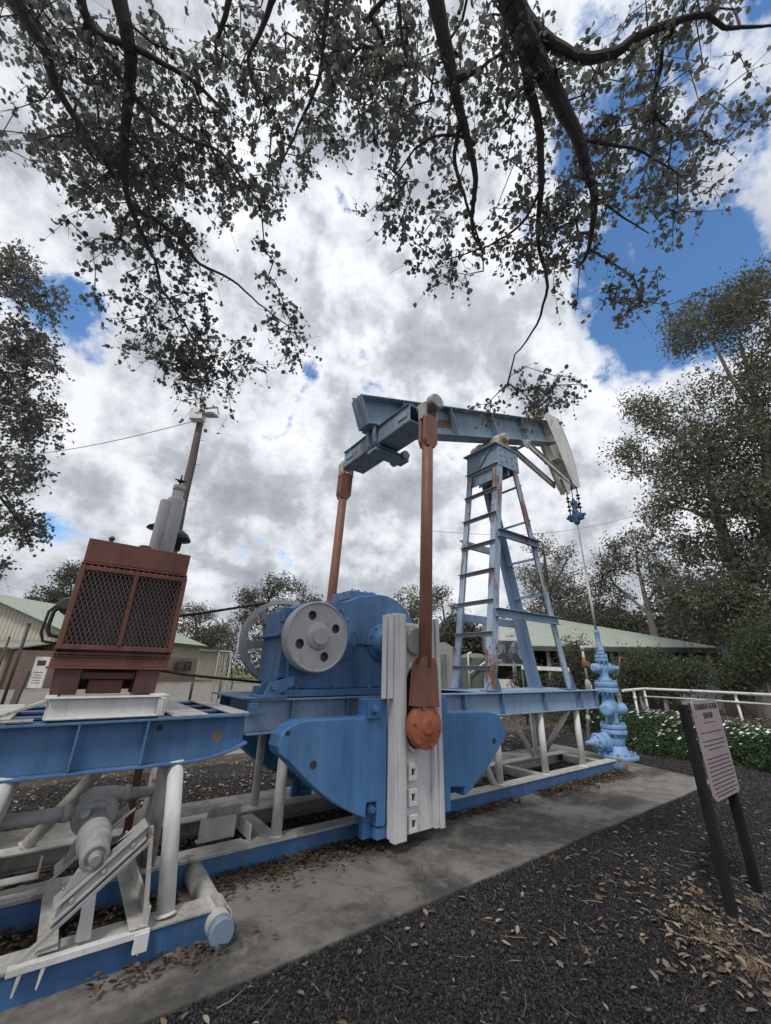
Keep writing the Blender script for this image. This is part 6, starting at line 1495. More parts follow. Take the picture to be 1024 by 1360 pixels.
# clumps of foliage: (x, y, rx, ry, weight)
CL = [(40, 30, 60, 45, 1), (120, 45, 60, 50, 1), (230, 50, 70, 50, .8), (90, 120, 60, 50, 1), (170, 160, 60, 55, 1.2), (240, 150, 65, 50, 1.2), (310, 130, 55, 50, 1.2), (350, 190, 45, 45, 1.0), (150, 215, 55, 40, 1.1), (230, 225, 70, 45, 1.3), (318, 232, 50, 35, 1.0),
      (385, 232, 28, 30, 1.0), (355, 285, 26, 30, .8), (110, 265, 32, 22, .9), (180, 290, 62, 38, 1.3), (215, 330, 45, 30, 1.1), (160, 372, 24, 24, .9), (220, 390, 36, 32, 1.0), (320, 385, 22, 20, .7), (285, 320, 25, 18, .5), (355, 360, 18, 16, .6), (382, 425, 18, 14, 1.3), (388, 455, 8, 18, 1.2),
      (188, 460, 22, 18, 1.6), (255, 440, 40, 28, .9), (270, 482, 46, 26, 2.1), (268, 512, 24, 15, 1.8), (322, 478, 22, 22, 1.6), (12, 55, 20, 45, .8), (14, 140, 16, 30, .7), (25, 175, 22, 16, .7), (65, 185, 35, 35, 1.0),
      (330, 40, 60, 50, .8), (400, 60, 55, 60, 1.3), (460, 50, 55, 60, 1.5), (400, 130, 50, 40, 1.2), (470, 125, 45, 35, 1.3), (450, 180, 40, 22, 1.2), (520, 60, 45, 60, 1.2), (510, 160, 35, 35, 1.0), (590, 50, 50, 50, 1.0), (550, 130, 45, 45, 1.1),
      (520, 245, 28, 38, 1.3), (530, 300, 28, 24, 1.2), (562, 350, 30, 26, 1.2), (595, 300, 40, 35, 1.0), (570, 215, 40, 40, 1.0), (620, 130, 45, 50, 1.2), (650, 60, 50, 50, 1.0), (600, 265, 30, 30, .8), (640, 345, 32, 30, 1.0), (632, 385, 22, 16, .8), (680, 340, 30, 30, .6), (660, 270, 30, 40, .6),
      (700, 150, 50, 60, 1.1), (720, 230, 40, 45, 1.0), (745, 260, 32, 40, 1.2), (730, 325, 28, 28, 1.2), (765, 310, 26, 30, .9), (797, 366, 28, 14, .9), (808, 345, 20, 18, 1.0), (812, 408, 20, 14, 1.1), (856, 395, 18, 18, 1.3),
      (800, 215, 50, 50, 1.0), (770, 130, 45, 50, 1.1), (740, 60, 45, 45, .9), (862, 180, 42, 35, 1.2), (885, 238, 28, 26, 1.2), (868, 290, 28, 22, 1.3), (825, 260, 35, 35, .9), (915, 254, 20, 26, 1.1), (928, 197, 22, 24, .9), (965, 150, 28, 16, 1.4), (1000, 92, 30, 14, 1.2),
      (840, 50, 50, 35, 1.0), (890, 105, 35, 28, 1.0), (900, 20, 50, 22, 1.2), (960, 12, 40, 16, 1.0), (940, 130, 25, 25, .5), (675, 472, 28, 14, 1.0), (706, 528, 38, 18, 3.2), (700, 512, 26, 12, 1.5), (690, 500, 22, 12, .5), (735, 520, 12, 12, .8)]
rg = np.random.default_rng(5); W = np.array([c[4] * c[2] * c[3] * (0.48 if c[1] < 150 else 1.0) for c in CL]); W /= W.sum(); A = []
for k in rg.choice(len(CL), 465, p=W):
    x, y, rx, ry, w = CL[k]
    while True:
        a, b = rg.uniform(-1, 1, 2)
        if a * a + b * b <= 1: break
    px, py = x + a * rx, y + b * ry
    th = 1.25 if py < 300 else 0.4
    c_ = np3(oz(px, py, max(3.0, zc_(py)) - 0.05 + rg.uniform(0, th)))
    for j in range(rg.integers(2, 5)): A.append(c_ + rg.normal(size=3) * np.array([0.11, 0.11, 0.08]))
# unseen canopy above and behind the photographer, made dense to darken the foreground
for i in range(1100):
    f, rr_ = rg.uniform(-7.5, 0.2), rg.uniform(-7.5, 4.5); z = rg.uniform(4.6, 7.4)
    q = _fwd0 * f + _right * rr_; A.append(np.array([q.x, q.y, z]))
over = tree('overhanging_tree', 'large tree whose dark leafy limbs hang across the top of the view', limbs, A, 0.037, 20, 0.105, 'leaf_gum', 'bark_dark', tip=0.0032, expo=0.40, round_=True, seed=3, twigs=5, var=0.5, maxr=0.03, base=tuple(tb), bal=0.15, seg=9)

# ---- foliage at the left edge
tb2 = at(-170, 900, 8.5); tb2.z = 0
lim2 = [([tb2, tb2 + Vector((0, 0, 3.2)), at(-120, 520, 8.5), at(-60, 380, 8.5)], [0.28, 0.22, 0.14, 0.08]),
        ([at(-110, 500, 8.5), at(-30, 470, 8.2), at(10, 500, 8.0), at(45, 560, 8.0)], [0.10, 0.05, 0.03, 0.015]), ([at(-110, 540, 8.5), at(-40, 600, 8.2), at(0, 660, 8.0), at(30, 700, 8)], [0.08, 0.045, 0.02, 0.01]), ([at(-60, 380, 8.5), at(-10, 360, 8.3), at(35, 370, 8)], [0.06, 0.03, 0.012])]
bl = [(10, 350, 30, 30, 8, .7, 1), (35, 375, 35, 35, 8, .7, 1.2), (65, 400, 24, 28, 8, .5, 1), (20, 450, 45, 40, 8, .9, 1), (50, 480, 35, 35, 8, .7, 1), (15, 540, 40, 50, 8, .9, 1), (52, 560, 36, 40, 8, .7, 1.1), (20, 620, 36, 40, 8, .8, 1), (55, 620, 24, 22, 8, .5, .7), (15, 690, 26, 26, 8, .6, .9), (40, 700, 24, 26, 8, .4, .9), (50, 725, 8, 14, 8, .3, 1), (8, 750, 12, 8, 8, .3, 1), (-60, 420, 60, 90, 8.5, 1.4, .5), (-70, 600, 60, 90, 8.5, 1.4, .5)]
tree('gum_tree', 'gum tree with drooping dark foliage filling the left edge above the hall', lim2, blob_pts(bl, 760, 21), 0.050, 16, 0.15, 'leaf_gum', 'bark_dark', tip=0.004, round_=True, seed=22, twigs=4, maxr=0.05, base=tuple(tb2), bal=0.2)

# ---- big gum on the right
tb3 = at(1012, 900, 24); tb3.z = 0
T = lambda x, y, d=24: at(x, y, d)
lim3 = [([tb3, T(1006, 860), T(990, 790), T(968, 735), T(955, 690)], [0.50, 0.42, 0.34, 0.28, 0.22]), ([T(990, 790), T(1022, 700), T(1018, 600), T(1000, 520), T(985, 460)], [0.30, 0.26, 0.2, 0.14, 0.08]),
        ([T(1010, 560), T(970, 500), T(945, 450), T(935, 420)], [0.14, 0.10, 0.06, 0.04]), ([T(955, 690), T(930, 600, 23), T(890, 570, 23), T(855, 548, 23)], [0.16, 0.11, 0.07, 0.03]), ([T(955, 690), T(925, 680, 23), T(890, 670, 23), T(860, 655, 23)], [0.12, 0.08, 0.05, 0.03]),
        ([T(1018, 600), T(1060, 520), T(1100, 440)], [0.2, 0.14, 0.08]), ([T(990, 800, 23.5), T(950, 800, 22.5), T(900, 790, 22), T(870, 800, 22)], [0.16, 0.10, 0.06, 0.03])]
bl = [(930, 430, 48, 32, 24, 2, 1.1), (985, 405, 45, 34, 24, 2, 1.1), (1015, 375, 24, 26, 24, 2, 1.0), (1000, 450, 40, 40, 24, 2.5, .7), (900, 455, 24, 24, 24, 1.5, .8), (850, 542, 26, 20, 23, 1.2, 1.1), (885, 555, 36, 28, 23, 1.5, 1.0), (940, 520, 45, 28, 24, 2, .7), (835, 600, 20, 20, 23, 1, 1.0), (872, 615, 32, 20, 23, 1.5, .8), (835, 632, 18, 10, 23, 1, .8),
      (925, 600, 45, 40, 24, 2.5, 1.2), (985, 580, 50, 45, 24, 3, 1.2), (1010, 510, 30, 45, 24, 2, .9), (900, 650, 34, 26, 23, 2, 1.1), (960, 655, 50, 45, 24, 3, 1.3), (1015, 660, 40, 50, 24, 3, 1.1), (876, 680, 22, 16, 23, 1.5, 1.1), (880, 700, 20, 14, 23, 1.5, .6), (945, 730, 40, 30, 24, 2, .7), (1005, 745, 40, 40, 24, 3, 1.1), (905, 730, 24, 22, 24, 2, .6),
      (950, 790, 50, 34, 23, 2.5, 1.1), (1005, 815, 36, 40, 23, 2.5, 1.2), (900, 790, 30, 30, 23, 2, .8), (935, 825, 40, 20, 23, 2, 1.0), (1080, 500, 60, 120, 25, 4, .4), (1080, 700, 60, 120, 25, 4, .4)]
tree('eucalyptus', 'tallest gum tree on the right with a broad olive crown over the shelter', lim3, blob_pts(bl, 1700, 31), 0.185, 38, 0.35, 'leaf_mid', 'bark_pale', tip=0.007, expo=0.44, seed=33, twigs=0, maxr=0.22, base=tuple(tb3), bal=0.12)

# ---- trees in the middle distance, each with its own shape
def far_tree(label, x, d, base_y, limb_px, blobs, n, leaf, nl, spread, mat='leaf_mid', bark='bark_dark', seed=1, r0=0.3, tip=0.02, name='gum_tree', group=None):
    b = at(x, base_y, d); b.z = 0
    L = [([b] + [at(px, py, d) for px, py in limb_px[0]], [r0 * (1 - 0.75 * i / len(limb_px[0])) for i in range(len(limb_px[0]) + 1)])]
    for lp_ in limb_px[1:]: L.append(([at(px, py, d) for px, py in lp_], [r0 * 0.4 * (1 - 0.7 * i / len(lp_)) for i in range(len(lp_))]))
    A = blob_pts([(bx_, by_, rx, ry, d, th, w) for bx_, by_, rx, ry, th, w in blobs], int(n * 0.62), seed); spread *= 0.72; leaf *= 0.85; nl = int(nl * 1.3)
    return tree(name, label, L, A, leaf, nl, spread, mat, bark, tip=tip, expo=0.42, seed=seed, twigs=1, maxr=r0 * 0.6, base=tuple(b), bal=0.12, group=group)
GB = 'trees in the middle distance'
far_tree('open-crowned gum tree standing behind the samson post and shelter roof', 735, 34, 880, [[(733, 830), (728, 790), (724, 750), (722, 730)], [(728, 790), (745, 760), (752, 745)], [(730, 800), (705, 770), (700, 755)]],
         [(722, 728, 22, 16, 2, 1.2), (745, 738, 18, 16, 2, 1), (705, 765, 22, 22, 2, 1), (735, 775, 30, 25, 2.5, 1), (720, 810, 35, 24, 3, 1.2), (755, 800, 22, 26, 2, 1), (765, 770, 12, 16, 2, .7)], 420, 0.24, 20, 0.5, seed=41, group=GB)
far_tree('gum tree with a forked pale trunk above the middle of the shelter roof', 872, 31, 870, [[(868, 840), (862, 815), (856, 790), (850, 765), (845, 740)], [(862, 815), (838, 795), (815, 775), (805, 750)], [(858, 800), (880, 775), (888, 755)]],
         [(818, 722, 16, 12, 2, 1), (845, 716, 22, 12, 2, .9), (812, 750, 24, 20, 2, 1.1), (848, 745, 25, 20, 2, .6), (870, 725, 18, 14, 2, .6), (795, 775, 20, 16, 2, 1.1), (878, 765, 25, 22, 2.5, 1.1), (895, 800, 22, 20, 2, 1.1), (825, 790, 20, 14, 2, .7), (780, 800, 22, 22, 2, 1.0)], 480, 0.22, 20, 0.46, mat='leaf_dark', bark='bark_pale', seed=42, r0=0.26, group=GB)
far_tree('dark dense tree close behind the left half of the shelter roof', 800, 40, 880, [[(800, 850), (798, 820), (796, 800)]], [(780, 825, 30, 22, 3, 1), (815, 830, 35, 18, 3, 1), (845, 840, 26, 12, 3, .8)], 300, 0.28, 22, 0.6, mat='leaf_dark', seed=43, group=GB)
far_tree('sparse young gum showing between the pitman arm and the ladder', 588, 42, 885, [[(588, 850), (590, 820), (586, 795)], [(590, 830), (600, 815), (604, 806)]],
         [(585, 790, 14, 12, 2, 1.2), (602, 810, 9, 8, 1.5, 1.1), (600, 824, 12, 8, 2, 1.0), (575, 800, 14, 12, 2, .9)], 130, 0.24, 18, 0.42, mat='leaf_dark', seed=44, r0=0.2, group=GB)
far_tree('leafy gum just left of the red pitman arm behind the gearbox', 545, 44, 885, [[(545, 850), (546, 820), (545, 800)]], [(545, 792, 20, 14, 2.5, 1.1), (535, 815, 22, 16, 3, 1), (560, 815, 16, 18, 3, 1), (548, 838, 34, 16, 3, 1)], 300, 0.27, 20, 0.5, seed=45, group=GB)
far_tree('tall uneven gum rising above the belt sheave', 352, 45, 880, [[(352, 850), (352, 820), (358, 795), (368, 775)], [(352, 820), (338, 800), (330, 790)]],
         [(370, 770, 18, 10, 2, 1.1), (385, 782, 22, 12, 2, 1), (355, 785, 20, 14, 2, 1), (330, 795, 16, 14, 2, 1.3), (345, 815, 30, 20, 3, 1.1), (385, 810, 25, 20, 3, .9), (325, 825, 22, 18, 3, 1), (410, 795, 18, 10, 2, .9), (425, 802, 14, 8, 2, .9)], 520, 0.27, 20, 0.5, mat='leaf_dark', seed=46, group=GB)
far_tree('broad olive gum to the right of the radiator behind the hall roof', 262, 62, 880, [[(262, 850), (260, 825), (256, 812)]], [(252, 812, 22, 9, 3, 1.1), (268, 818, 16, 9, 3, 1), (250, 832, 22, 14, 3, 1), (285, 838, 18, 14, 3, 1), (300, 845, 16, 16, 3, 1.1), (275, 850, 22, 14, 3, 1)], 380, 0.36, 20, 0.7, seed=47, group=GB)
far_tree('bushy gum above the hall roof at the left of the radiator', 92, 62, 850, [[(92, 830), (92, 800), (95, 775)]], [(100, 762, 18, 14, 3, 1.2), (85, 772, 16, 12, 3, 1.1), (62, 792, 18, 12, 3, 1), (90, 795, 26, 16, 3, 1), (48, 802, 10, 8, 2, 1), (75, 808, 36, 8, 3, 1)], 330, 0.36, 20, 0.62, mat='leaf_dark', seed=48, group=GB)
far_tree('small round gum far above the left end of the hall roof', 36, 75, 850, [[(36, 830), (36, 806)]], [(38, 802, 10, 7, 2, 1), (48, 808, 8, 5, 2, 1), (30, 808, 6, 4, 2, 1)], 90, 0.4, 16, 0.5, mat='leaf_dark', seed=49, group=GB)
# far wood along the horizon
def wood(name, spans, seed, mat='leaf_dark', label=None):
    rg = np.random.default_rng(seed); C = []
    for x0, x1, ytop, d, n in spans:
        for _ in range(n):
            x = rg.uniform(x0, x1); dd = d + rg.uniform(-4, 4); top = at(x, ytop + 9 * math.sin(x * 0.09) + 6 * math.sin(x * 0.23 + 1), dd).z
            z = top * rg.uniform(0.02, 1.0) ** 0.7; q = at(x, 880, dd); C.append((q.x, q.y, z))
    C = np.array(C); C = np.repeat(C, 12, axis=0) + rg.normal(size=(len(C) * 12, 3)) * 0.55
    V, k = leaves_np(C, 0.42, round_=False, rg=rg)
    return tag(fast_mesh(name, V, k, rg.uniform(0, 1, len(C)), M[mat]), kind='stuff', label=label, cat='wood')
wood('woodland', [(225, 470, 848, 66, 900), (470, 700, 835, 52, 1700), (560, 715, 842, 36, 1500), (690, 1100, 812, 44, 1900)], 61, label='dark wood of mixed gums closing the view behind the buildings')
# ================================================================== SHRUBS
def shrub(label, blobs, n, leaf, nl, spread, seed, mat='leaf_shrub', x=900, d=16, name='shrub', cat='shrub', group=None):
    b = at(x, 930, d); b.z = 0
    A = blob_pts(blobs, n, seed); A[:, 2] = np.maximum(A[:, 2], 0.08)
    L = [([b, b + Vector((0, 0, 0.5))], [0.05, 0.04])]
    return tree(name, label, L, A, leaf, nl, spread, mat, 'bark_dark', tip=0.004, expo=0.4, seed=seed, twigs=2, maxr=0.05, base=tuple(b), bal=0.1, cat=cat, group=group, seg=4)
GS = 'green shrubs in front of the shelter'
shrub('feathery shrub with upright shoots between the rear post leg and the wellhead', [(775, 880, 30, 26, 16, 1.0, 1), (760, 860, 18, 14, 16, .8, .8), (745, 905, 20, 22, 16, .8, 1), (790, 905, 28, 24, 16, 1, 1), (770, 930, 30, 18, 15.5, .8, 1)], 330, 0.085, 26, 0.17, 71, mat='leaf_dark', x=772, d=16, group=GS)
shrub('bright green shrub right of the wellhead under the shelter eave', [(860, 885, 34, 22, 17, 1.2, 1), (835, 895, 26, 28, 16.5, 1, 1), (890, 900, 38, 24, 17, 1.2, 1), (925, 895, 28, 18, 17, 1, 1), (868, 915, 40, 16, 16.5, 1, 1)], 480, 0.085, 26, 0.17, 72, x=868, d=17, group=GS)
shrub('largest green shrub at the right edge below the tall gum', [(1000, 880, 36, 34, 16, 1.2, 1), (975, 905, 26, 18, 16, 1, 1), (1030, 860, 30, 40, 16, 1.2, 1), (1010, 845, 30, 18, 16.5, 1, .8)], 430, 0.085, 26, 0.18, 73, x=1003, d=16, group=GS)
shrub('low bush beside the picture board seen between the post legs', [(702, 893, 14, 20, 17.5, .6, 1), (690, 905, 10, 10, 17, .5, 1)], 90, 0.085, 24, 0.15, 74, x=702, d=17.5, group=GS)
shrub('pale shrub tuft on the far side of the shelter near its right corner', [(948, 850, 10, 10, 27, .6, 1), (925, 845, 8, 6, 27, .5, 1)], 60, 0.12, 20, 0.25, 75, mat='leaf_mid', x=945, d=27, group=GS)
# daisy bushes: mounded ground cover with white flowers
def daisies(name, label, spans, seed):
    rg = np.random.default_rng(seed); C = []; F = []
    for x, d, rad, h, n in spans:
        q = at(x, 950, d)
        for _ in range(n):
            a = rg.uniform(0, 2 * math.pi); rr_ = rad * math.sqrt(rg.uniform()); th = math.acos(min(1, rr_ / rad * 0.98))
            top = h * math.sin(th) * rg.uniform(0.75, 1.1)
            z = top * rg.uniform(0.05, 1) ** 0.5; C.append((q.x + rr_ * math.cos(a), q.y + rr_ * math.sin(a), max(0.04, z)))
        for _ in range(int(n * 0.10)):
            a = rg.uniform(0, 2 * math.pi); rr_ = rad * math.sqrt(rg.uniform()); th = math.acos(min(1, rr_ / rad * 0.98))
            F.append((q.x + rr_ * math.cos(a), q.y + rr_ * math.sin(a), h * math.sin(th) * 1.04 + 0.03 + rg.uniform(-0.03, 0.03)))
    C = np.array(C); C = np.repeat(C, 7, axis=0) + rg.normal(size=(len(C) * 7, 3)) * 0.05; C[:, 2] = np.maximum(C[:, 2], 0.02)
    V, k = leaves_np(C, 0.055, round_=False, droop=-0.6, rg=rg)
    o = thing(name, (float(C[:, 0].mean()), float(C[:, 1].mean()), 0), label, 'flower bed')
    tag(fast_mesh('foliage', V, k, rg.uniform(0, 1, len(C)), M['leaf_daisy'], o), kind='stuff')
    # flowers: eight-sided dished heads
    F = np.array(F); vs = []
    for p in F:
        tilt = rg.normal(size=2) * 0.25; r_ = rg.uniform(0.024, 0.040)
        for j in range(8):
            t = 2 * math.pi * j / 8; x_, y_ = r_ * math.cos(t), r_ * math.sin(t); vs.append((p[0] + x_, p[1] + y_, p[2] + x_ * tilt[0] + y_ * (tilt[1] - 0.35)))
    tag(fast_mesh('flowers', np.array(vs), 8, rg.uniform(0, 1, len(F)), M['petal'], o), kind='stuff')
    return o
daisies('daisy_bed', 'low dark green mound of white daisies between the wellhead and the sign', [(835, 14.5, 1.0, .75, 1100), (862, 12.5, 1.05, .70, 1500), (885, 13.2, 0.9, .70, 1100), (905, 12.2, .7, .55, 700), (880, 11.3, .7, .45, 700), (745, 17.5, 1.3, .5, 500), (800, 15.5, 1.2, .65, 900)], 81)
daisies('daisy_bed', 'low mound of white daisies right of the sign board under the handrail', [(985, 11.8, 1.0, .62, 1400), (1020, 11.4, 1.0, .60, 1300), (960, 12.6, .9, .60, 900), (1060, 11.2, 1.2, .65, 900), (1000, 13.2, 1.2, .62, 900)], 82)

# ================================================================== GRAVEL, LEAF LITTER, DRY GRASS
def gn_stones(name, pts, scales, mat, label):
    me = bpy.data.meshes.new(name); me.vertices.add(len(pts)); me.vertices.foreach_set('co', np.asarray(pts, dtype=np.float32).ravel())
    a = me.attributes.new('sc', 'FLOAT', 'POINT'); a.data.foreach_set('value', np.asarray(scales, dtype=np.float32))
    me.materials.append(mat); me.update()
    o = bpy.data.objects.new(name, me); COL.objects.link(o)
    g = bpy.data.node_groups.new(name + '_nodes', 'GeometryNodeTree')
    g.interface.new_socket('Geometry', in_out='INPUT', socket_type='NodeSocketGeometry'); g.interface.new_socket('Geometry', in_out='OUTPUT', socket_type='NodeSocketGeometry')
    N = g.nodes; gi = N.new('NodeGroupInput'); go = N.new('NodeGroupOutput')
    ico = N.new('GeometryNodeMeshIcoSphere'); ico.inputs['Radius'].default_value = 0.5; ico.inputs['Subdivisions'].default_value = 1
    sp = N.new('GeometryNodeSetPosition'); nz = N.new('ShaderNodeTexWhiteNoise'); nz.noise_dimensions = '3D'
    ps = N.new('GeometryNodeInputPosition'); g.links.new(ps.outputs[0], nz.inputs['Vector'])
    sub = N.new('ShaderNodeVectorMath'); sub.operation = 'SUBTRACT'; g.links.new(nz.outputs['Color'], sub.inputs[0]); sub.inputs[1].default_value = (0.5, 0.5, 0.5)
    mul = N.new('ShaderNodeVectorMath'); mul.operation = 'SCALE'; g.links.new(sub.outputs[0], mul.inputs[0]); mul.inputs['Scale'].default_value = 0.34
    g.links.new(ico.outputs['Mesh'], sp.inputs['Geometry']); g.links.new(mul.outputs[0], sp.inputs['Offset'])
    sm = N.new('GeometryNodeSetMaterial'); sm.inputs['Material'].default_value = mat; g.links.new(sp.outputs[0], sm.inputs['Geometry'])
    rv = N.new('FunctionNodeRandomValue'); rv.data_type = 'FLOAT_VECTOR'; rv.inputs[0].default_value = (0, 0, 0); rv.inputs[1].default_value = (6.283, 6.283, 6.283)
    r2 = N.new('FunctionNodeRandomValue'); r2.data_type = 'FLOAT_VECTOR'; r2.inputs[0].default_value = (0.7, 0.6, 0.45); r2.inputs[1].default_value = (1.35, 1.1, 0.9); r2.inputs['Seed'].default_value = 5
    na = N.new('GeometryNodeInputNamedAttribute'); na.data_type = 'FLOAT'; na.inputs['Name'].default_value = 'sc'
    vm = N.new('ShaderNodeVectorMath'); vm.operation = 'SCALE'; g.links.new(r2.outputs[0], vm.inputs[0]); g.links.new(na.outputs[0], vm.inputs['Scale'])
    ip = N.new('GeometryNodeInstanceOnPoints'); g.links.new(gi.outputs[0], ip.inputs['Points']); g.links.new(sm.outputs[0], ip.inputs['Instance']); g.links.new(rv.outputs[0], ip.inputs['Rotation']); g.links.new(vm.outputs[0], ip.inputs['Scale'])
    g.links.new(ip.outputs[0], go.inputs[0])
    md = o.modifiers.new('scatter', 'NODES'); md.node_group = g
    return tag(o, label, 'gravel', kind='stuff')
rg = np.random.default_rng(91)
def scatter(u0, u1, v0, v1, dens, keep):
    n = int((u1 - u0) * (v1 - v0) * dens); P = np.stack([rg.uniform(u0, u1, n), rg.uniform(v0, v1, n)], 1); return P[keep(P)]
def in_view(P, margin=1.25):
    f = P[:, 0] * _fwd0.x + P[:, 1] * _fwd0.y; r_ = P[:, 0] * _right.x + P[:, 1] * _right.y
    return (f > 0.5) & (np.abs(r_) < f * margin + 0.8)
def dist(P): return np.hypot(P[:, 0], P[:, 1])
near = scatter(0.0, 7.0, -1.5, 2.72, 5600, lambda P: in_view(P) & (dist(P) < 4.2) & (dist(P) > 1.0))
mid = scatter(0.0, 12.0, -4.0, 2.72, 2600, lambda P: in_view(P) & (dist(P) >= 4.2) & (dist(P) < 9.5))
backg = scatter(-1.5, 9.5, 6.0, 8.2, 2300, lambda P: in_view(P) & (P[:, 1] < 7.55 + 0.3 * np.sin(P[:, 0] * 2)))
end_ = scatter(8.7, 13.0, 2.0, 6.6, 1500, lambda P: in_view(P) & (P[:, 0] > 8.6 + (P[:, 1] - 2.7) * 0.28))
pts = []; scs = []
for P, zb, s0, s1 in ((near, 0.052, 0.011, 0.023), (mid, 0.052, 0.013, 0.024), (backg, 0.004, 0.016, 0.03), (end_, 0.054, 0.016, 0.03)):
    s_ = rg.uniform(s0, s1, len(P)); pts.append(np.column_stack([P, zb + rg.uniform(0, 0.006, len(P))])); scs.append(s_)
gn_stones('gravel', np.concatenate(pts), np.concatenate(scs), M['gravel'], 'dark crushed basalt gravel on both sides of the concrete slab')
print('stones', sum(len(p) for p in pts))

def litter(name, P, z, size, mat, label, seed, var=0.45, lift=0.012):
    rg = np.random.default_rng(seed); N = len(P)
    a = rg.uniform(0, 2 * math.pi, N); ax = np.stack([np.cos(a), np.sin(a), rg.normal(0, 0.22, N)], 1); ax /= np.linalg.norm(ax, axis=1, keepdims=True)
    s = np.stack([-np.sin(a), np.cos(a), rg.normal(0, 0.16, N)], 1); s /= np.linalg.norm(s, axis=1, keepdims=True); nn = np.cross(ax, s)
    sz = size * (1 + rg.uniform(-var, var, N))[:, None]; w = sz * rg.uniform(0.15, 0.32, (N, 1)); cu = rg.uniform(0.02, 0.16, (N, 1))
    C = np.column_stack([P, np.full(N, z) + lift * rg.uniform(0.6, 1.6, N)])
    tpl = [(-0.5, 0, 0.0), (-0.18, 1, 1), (0.2, 0.8, 1), (0.5, 0, 0.3), (0.2, -0.8, 1), (-0.18, -1, 1)]
    V = np.empty((N, 4, 3, 3)); pt_ = [C + ax * sz * l + s * w * ww + nn * sz * cu * k for l, ww, k in tpl]; mid_ = C + nn * sz * 0.0
    # two folded halves, each split in two triangles pairs
    Q = np.empty((N, 2, 4, 3)); Q[:, 0, 0] = pt_[0]; Q[:, 0, 1] = pt_[1]; Q[:, 0, 2] = pt_[2]; Q[:, 0, 3] = pt_[3]; Q[:, 1, 0] = pt_[0]; Q[:, 1, 1] = pt_[3]; Q[:, 1, 2] = pt_[4]; Q[:, 1, 3] = pt_[5]
    return tag(fast_mesh(name, Q.reshape(-1, 3), 4, np.repeat(rg.uniform(0, 1, N), 2), M[mat]), label, 'leaves', kind='stuff')
rg = np.random.default_rng(92)
P = scatter(0.3, 9.0, -2.5, 2.66, 150, lambda P: in_view(P) & (dist(P) > 1.0))
w = (0.22 + np.clip(1.25 - P[:, 1], 0, 1.3) * 0.9)                      # thicker towards the near right
P = P[rg.uniform(0, 1, len(P)) < w * 0.75]
q_ = [on_z(940, 1240, .05), on_z(900, 1180, .05), on_z(985, 1280, .05), on_z(690, 1250, .05)]
P = np.concatenate([P] + [np.column_stack([rg.normal(q.x, sd_, n_), rg.normal(q.y, sd_, n_)]) for q, sd_, n_ in zip(q_, (.30, .30, .22, .12), (150, 90, 100, 14))])
litter('leaf_litter', P, 0.058, 0.045, 'leaf_litter', 'scattered tan gum leaves lying on the dark gravel', 93)
def clus(cx, cy, sx_, sy_, n): return np.column_stack([rg.normal(cx, sx_, n), rg.normal(cy, sy_, n)])
parts_ = [np.column_stack([rg.uniform(1.15, 3.0, 900), 3.86 - np.abs(rg.normal(0, 0.16, 900))]), np.column_stack([rg.uniform(0.45, 1.1, 110), rg.normal(3.02, 0.05, 110)]),
          np.column_stack([rg.uniform(-1, 7.6, 4800), rg.uniform(4.06, 4.70, 4800)]), np.column_stack([rg.uniform(-1, 1.0, 900), rg.uniform(3.3, 3.85, 900)]),
          np.column_stack([rg.uniform(3.4, 5.0, 500), 3.84 - np.abs(rg.normal(0, 0.09, 500))]), np.column_stack([rg.uniform(5.4, 7.75, 1500), 3.84 - np.abs(rg.normal(0, 0.16, 1500))]),
          np.column_stack([rg.uniform(0.9, 8.0, 45), rg.uniform(2.75, 3.8, 45)])]
litter('dark_leaf_litter', np.concatenate(parts_), 0.080, 0.042, 'leaf_litter_dark', 'drifts of brown leaves against and between the skid runners', 94, lift=0.022)
# chips and bark bits on the back strip
P = scatter(-1.5, 13, 6.1, 8.4, 90, in_view); litter('bark_litter', P, 0.012, 0.05, 'leaf_litter', 'pale leaf and bark scraps on the gravel strip behind the slab', 95)
P = scatter(12, 24, 2.0, 12, 26, in_view); litter('bark_litter', P, 0.012, 0.09, 'leaf_litter', 'leaf scraps on the bare ground around the flower beds', 96)
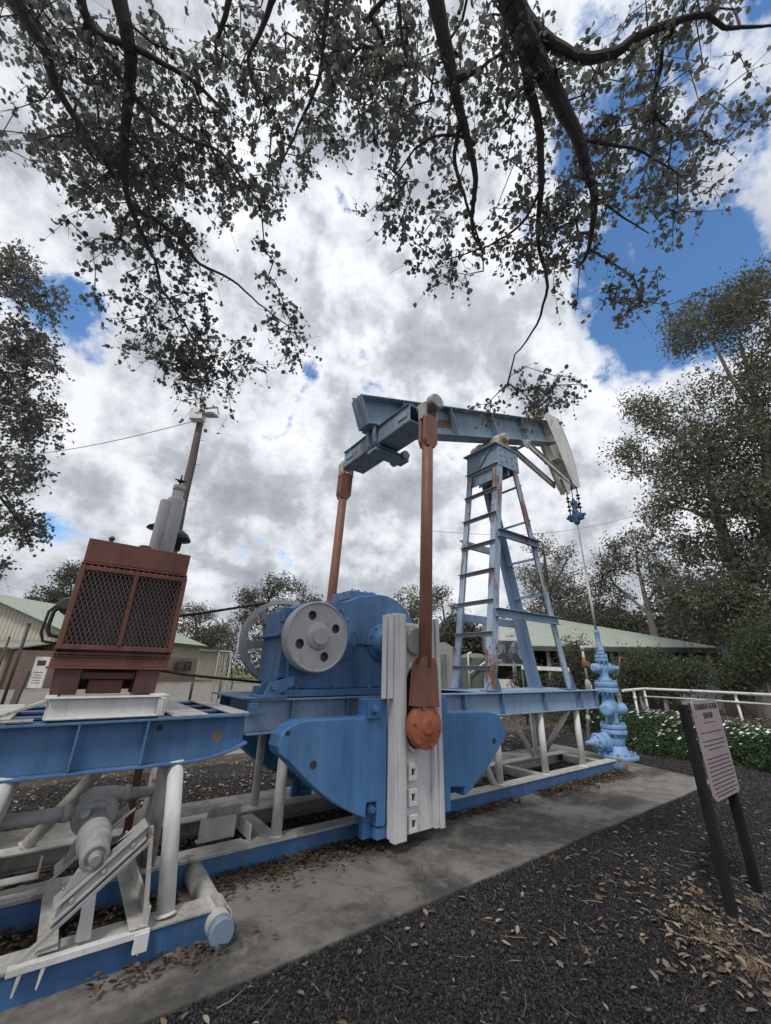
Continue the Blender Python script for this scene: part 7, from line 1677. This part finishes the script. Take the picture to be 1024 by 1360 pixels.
# twigs
rg = np.random.default_rng(97); n = 260
P = scatter(0.3, 6.5, -1.5, 2.6, 14, lambda P: in_view(P) & (dist(P) > 1.0)); n = len(P); a = rg.uniform(0, math.pi, n); L = rg.uniform(0.04, 0.16, n)
p0 = np.column_stack([P, np.full(n, 0.066)]); m0 = p0 + np.column_stack([np.cos(a) * L / 2, np.sin(a) * L / 2, rg.uniform(0, 0.012, n)]); p1 = m0 + np.column_stack([np.cos(a + rg.uniform(-.6, .6, n)) * L / 2, np.sin(a + rg.uniform(-.6, .6, n)) * L / 2, rg.uniform(-.005, 0.01, n)])
V = np.concatenate([tubes_np(p0, m0, np.full(n, .0026), np.full(n, .0024), 4), tubes_np(m0, p1, np.full(n, .0024), np.full(n, .0012), 4)])
tag(fast_mesh('twigs', V, 4, rg.uniform(0, 1, len(V) // 4), M['leaf_litter']), 'fallen twigs scattered over the gravel', 'twigs', kind='stuff')
# dry grass tufts
def tufts(name, spots, label, seed):
    rg = np.random.default_rng(seed); Vs = []
    for (x, y, rad, n, h) in spots:
        q = on_z(x, y, 0.05)
        for _ in range(n):
            a = rg.uniform(0, 2 * math.pi); r_ = rad * abs(rg.normal(0, 0.5)); b = np.array([q.x + r_ * math.cos(a), q.y + r_ * math.sin(a), 0.05])
            d = rg.normal(size=3) * np.array([1, 1, 0.25]); d[2] = abs(d[2]) + 0.25; d /= np.linalg.norm(d); L = h * rg.uniform(0.4, 1.2); sd = np.cross(d, [0, 0, 1]); sd /= np.linalg.norm(sd) + 1e-6
            m = b + d * L * 0.55; t = m + (d + np.array([0, 0, -0.6])) * L * 0.4; w = 0.0014
            Vs += [b - sd * w, b + sd * w, m + sd * w, m - sd * w, m - sd * w, m + sd * w, t + sd * w * .3, t - sd * w * .3]
    V = np.array(Vs); return tag(fast_mesh(name, V, 4, rg.uniform(0, 1, len(V) // 4), M['straw']), label, 'grass', kind='stuff')
tufts('dry_grass', [(960, 1255, .26, 520, .075), (1005, 1290, .24, 420, .08), (915, 1215, .16, 220, .06), (1000, 1200, .14, 160, .06), (770, 1110, .10, 120, .06), (735, 1140, .06, 60, .05), (805, 1165, .06, 60, .05), (690, 1125, .05, 60, .05), (780, 1265, .08, 80, .05), (860, 1160, .07, 70, .05), (930, 1190, .1, 100, .05), (560, 1180, .03, 30, .04), (730, 1080, .08, 90, .05)], 'straw coloured tufts of dead grass in the gravel by the sign', 98)
tufts('dry_grass', [(900, 1003, .5, 260, .08), (960, 1040, .4, 260, .08), (985, 1020, .4, 200, .08), (850, 1000, .4, 150, .07)], 'pale dead grass patches beyond the slab in front of the daisies', 99)
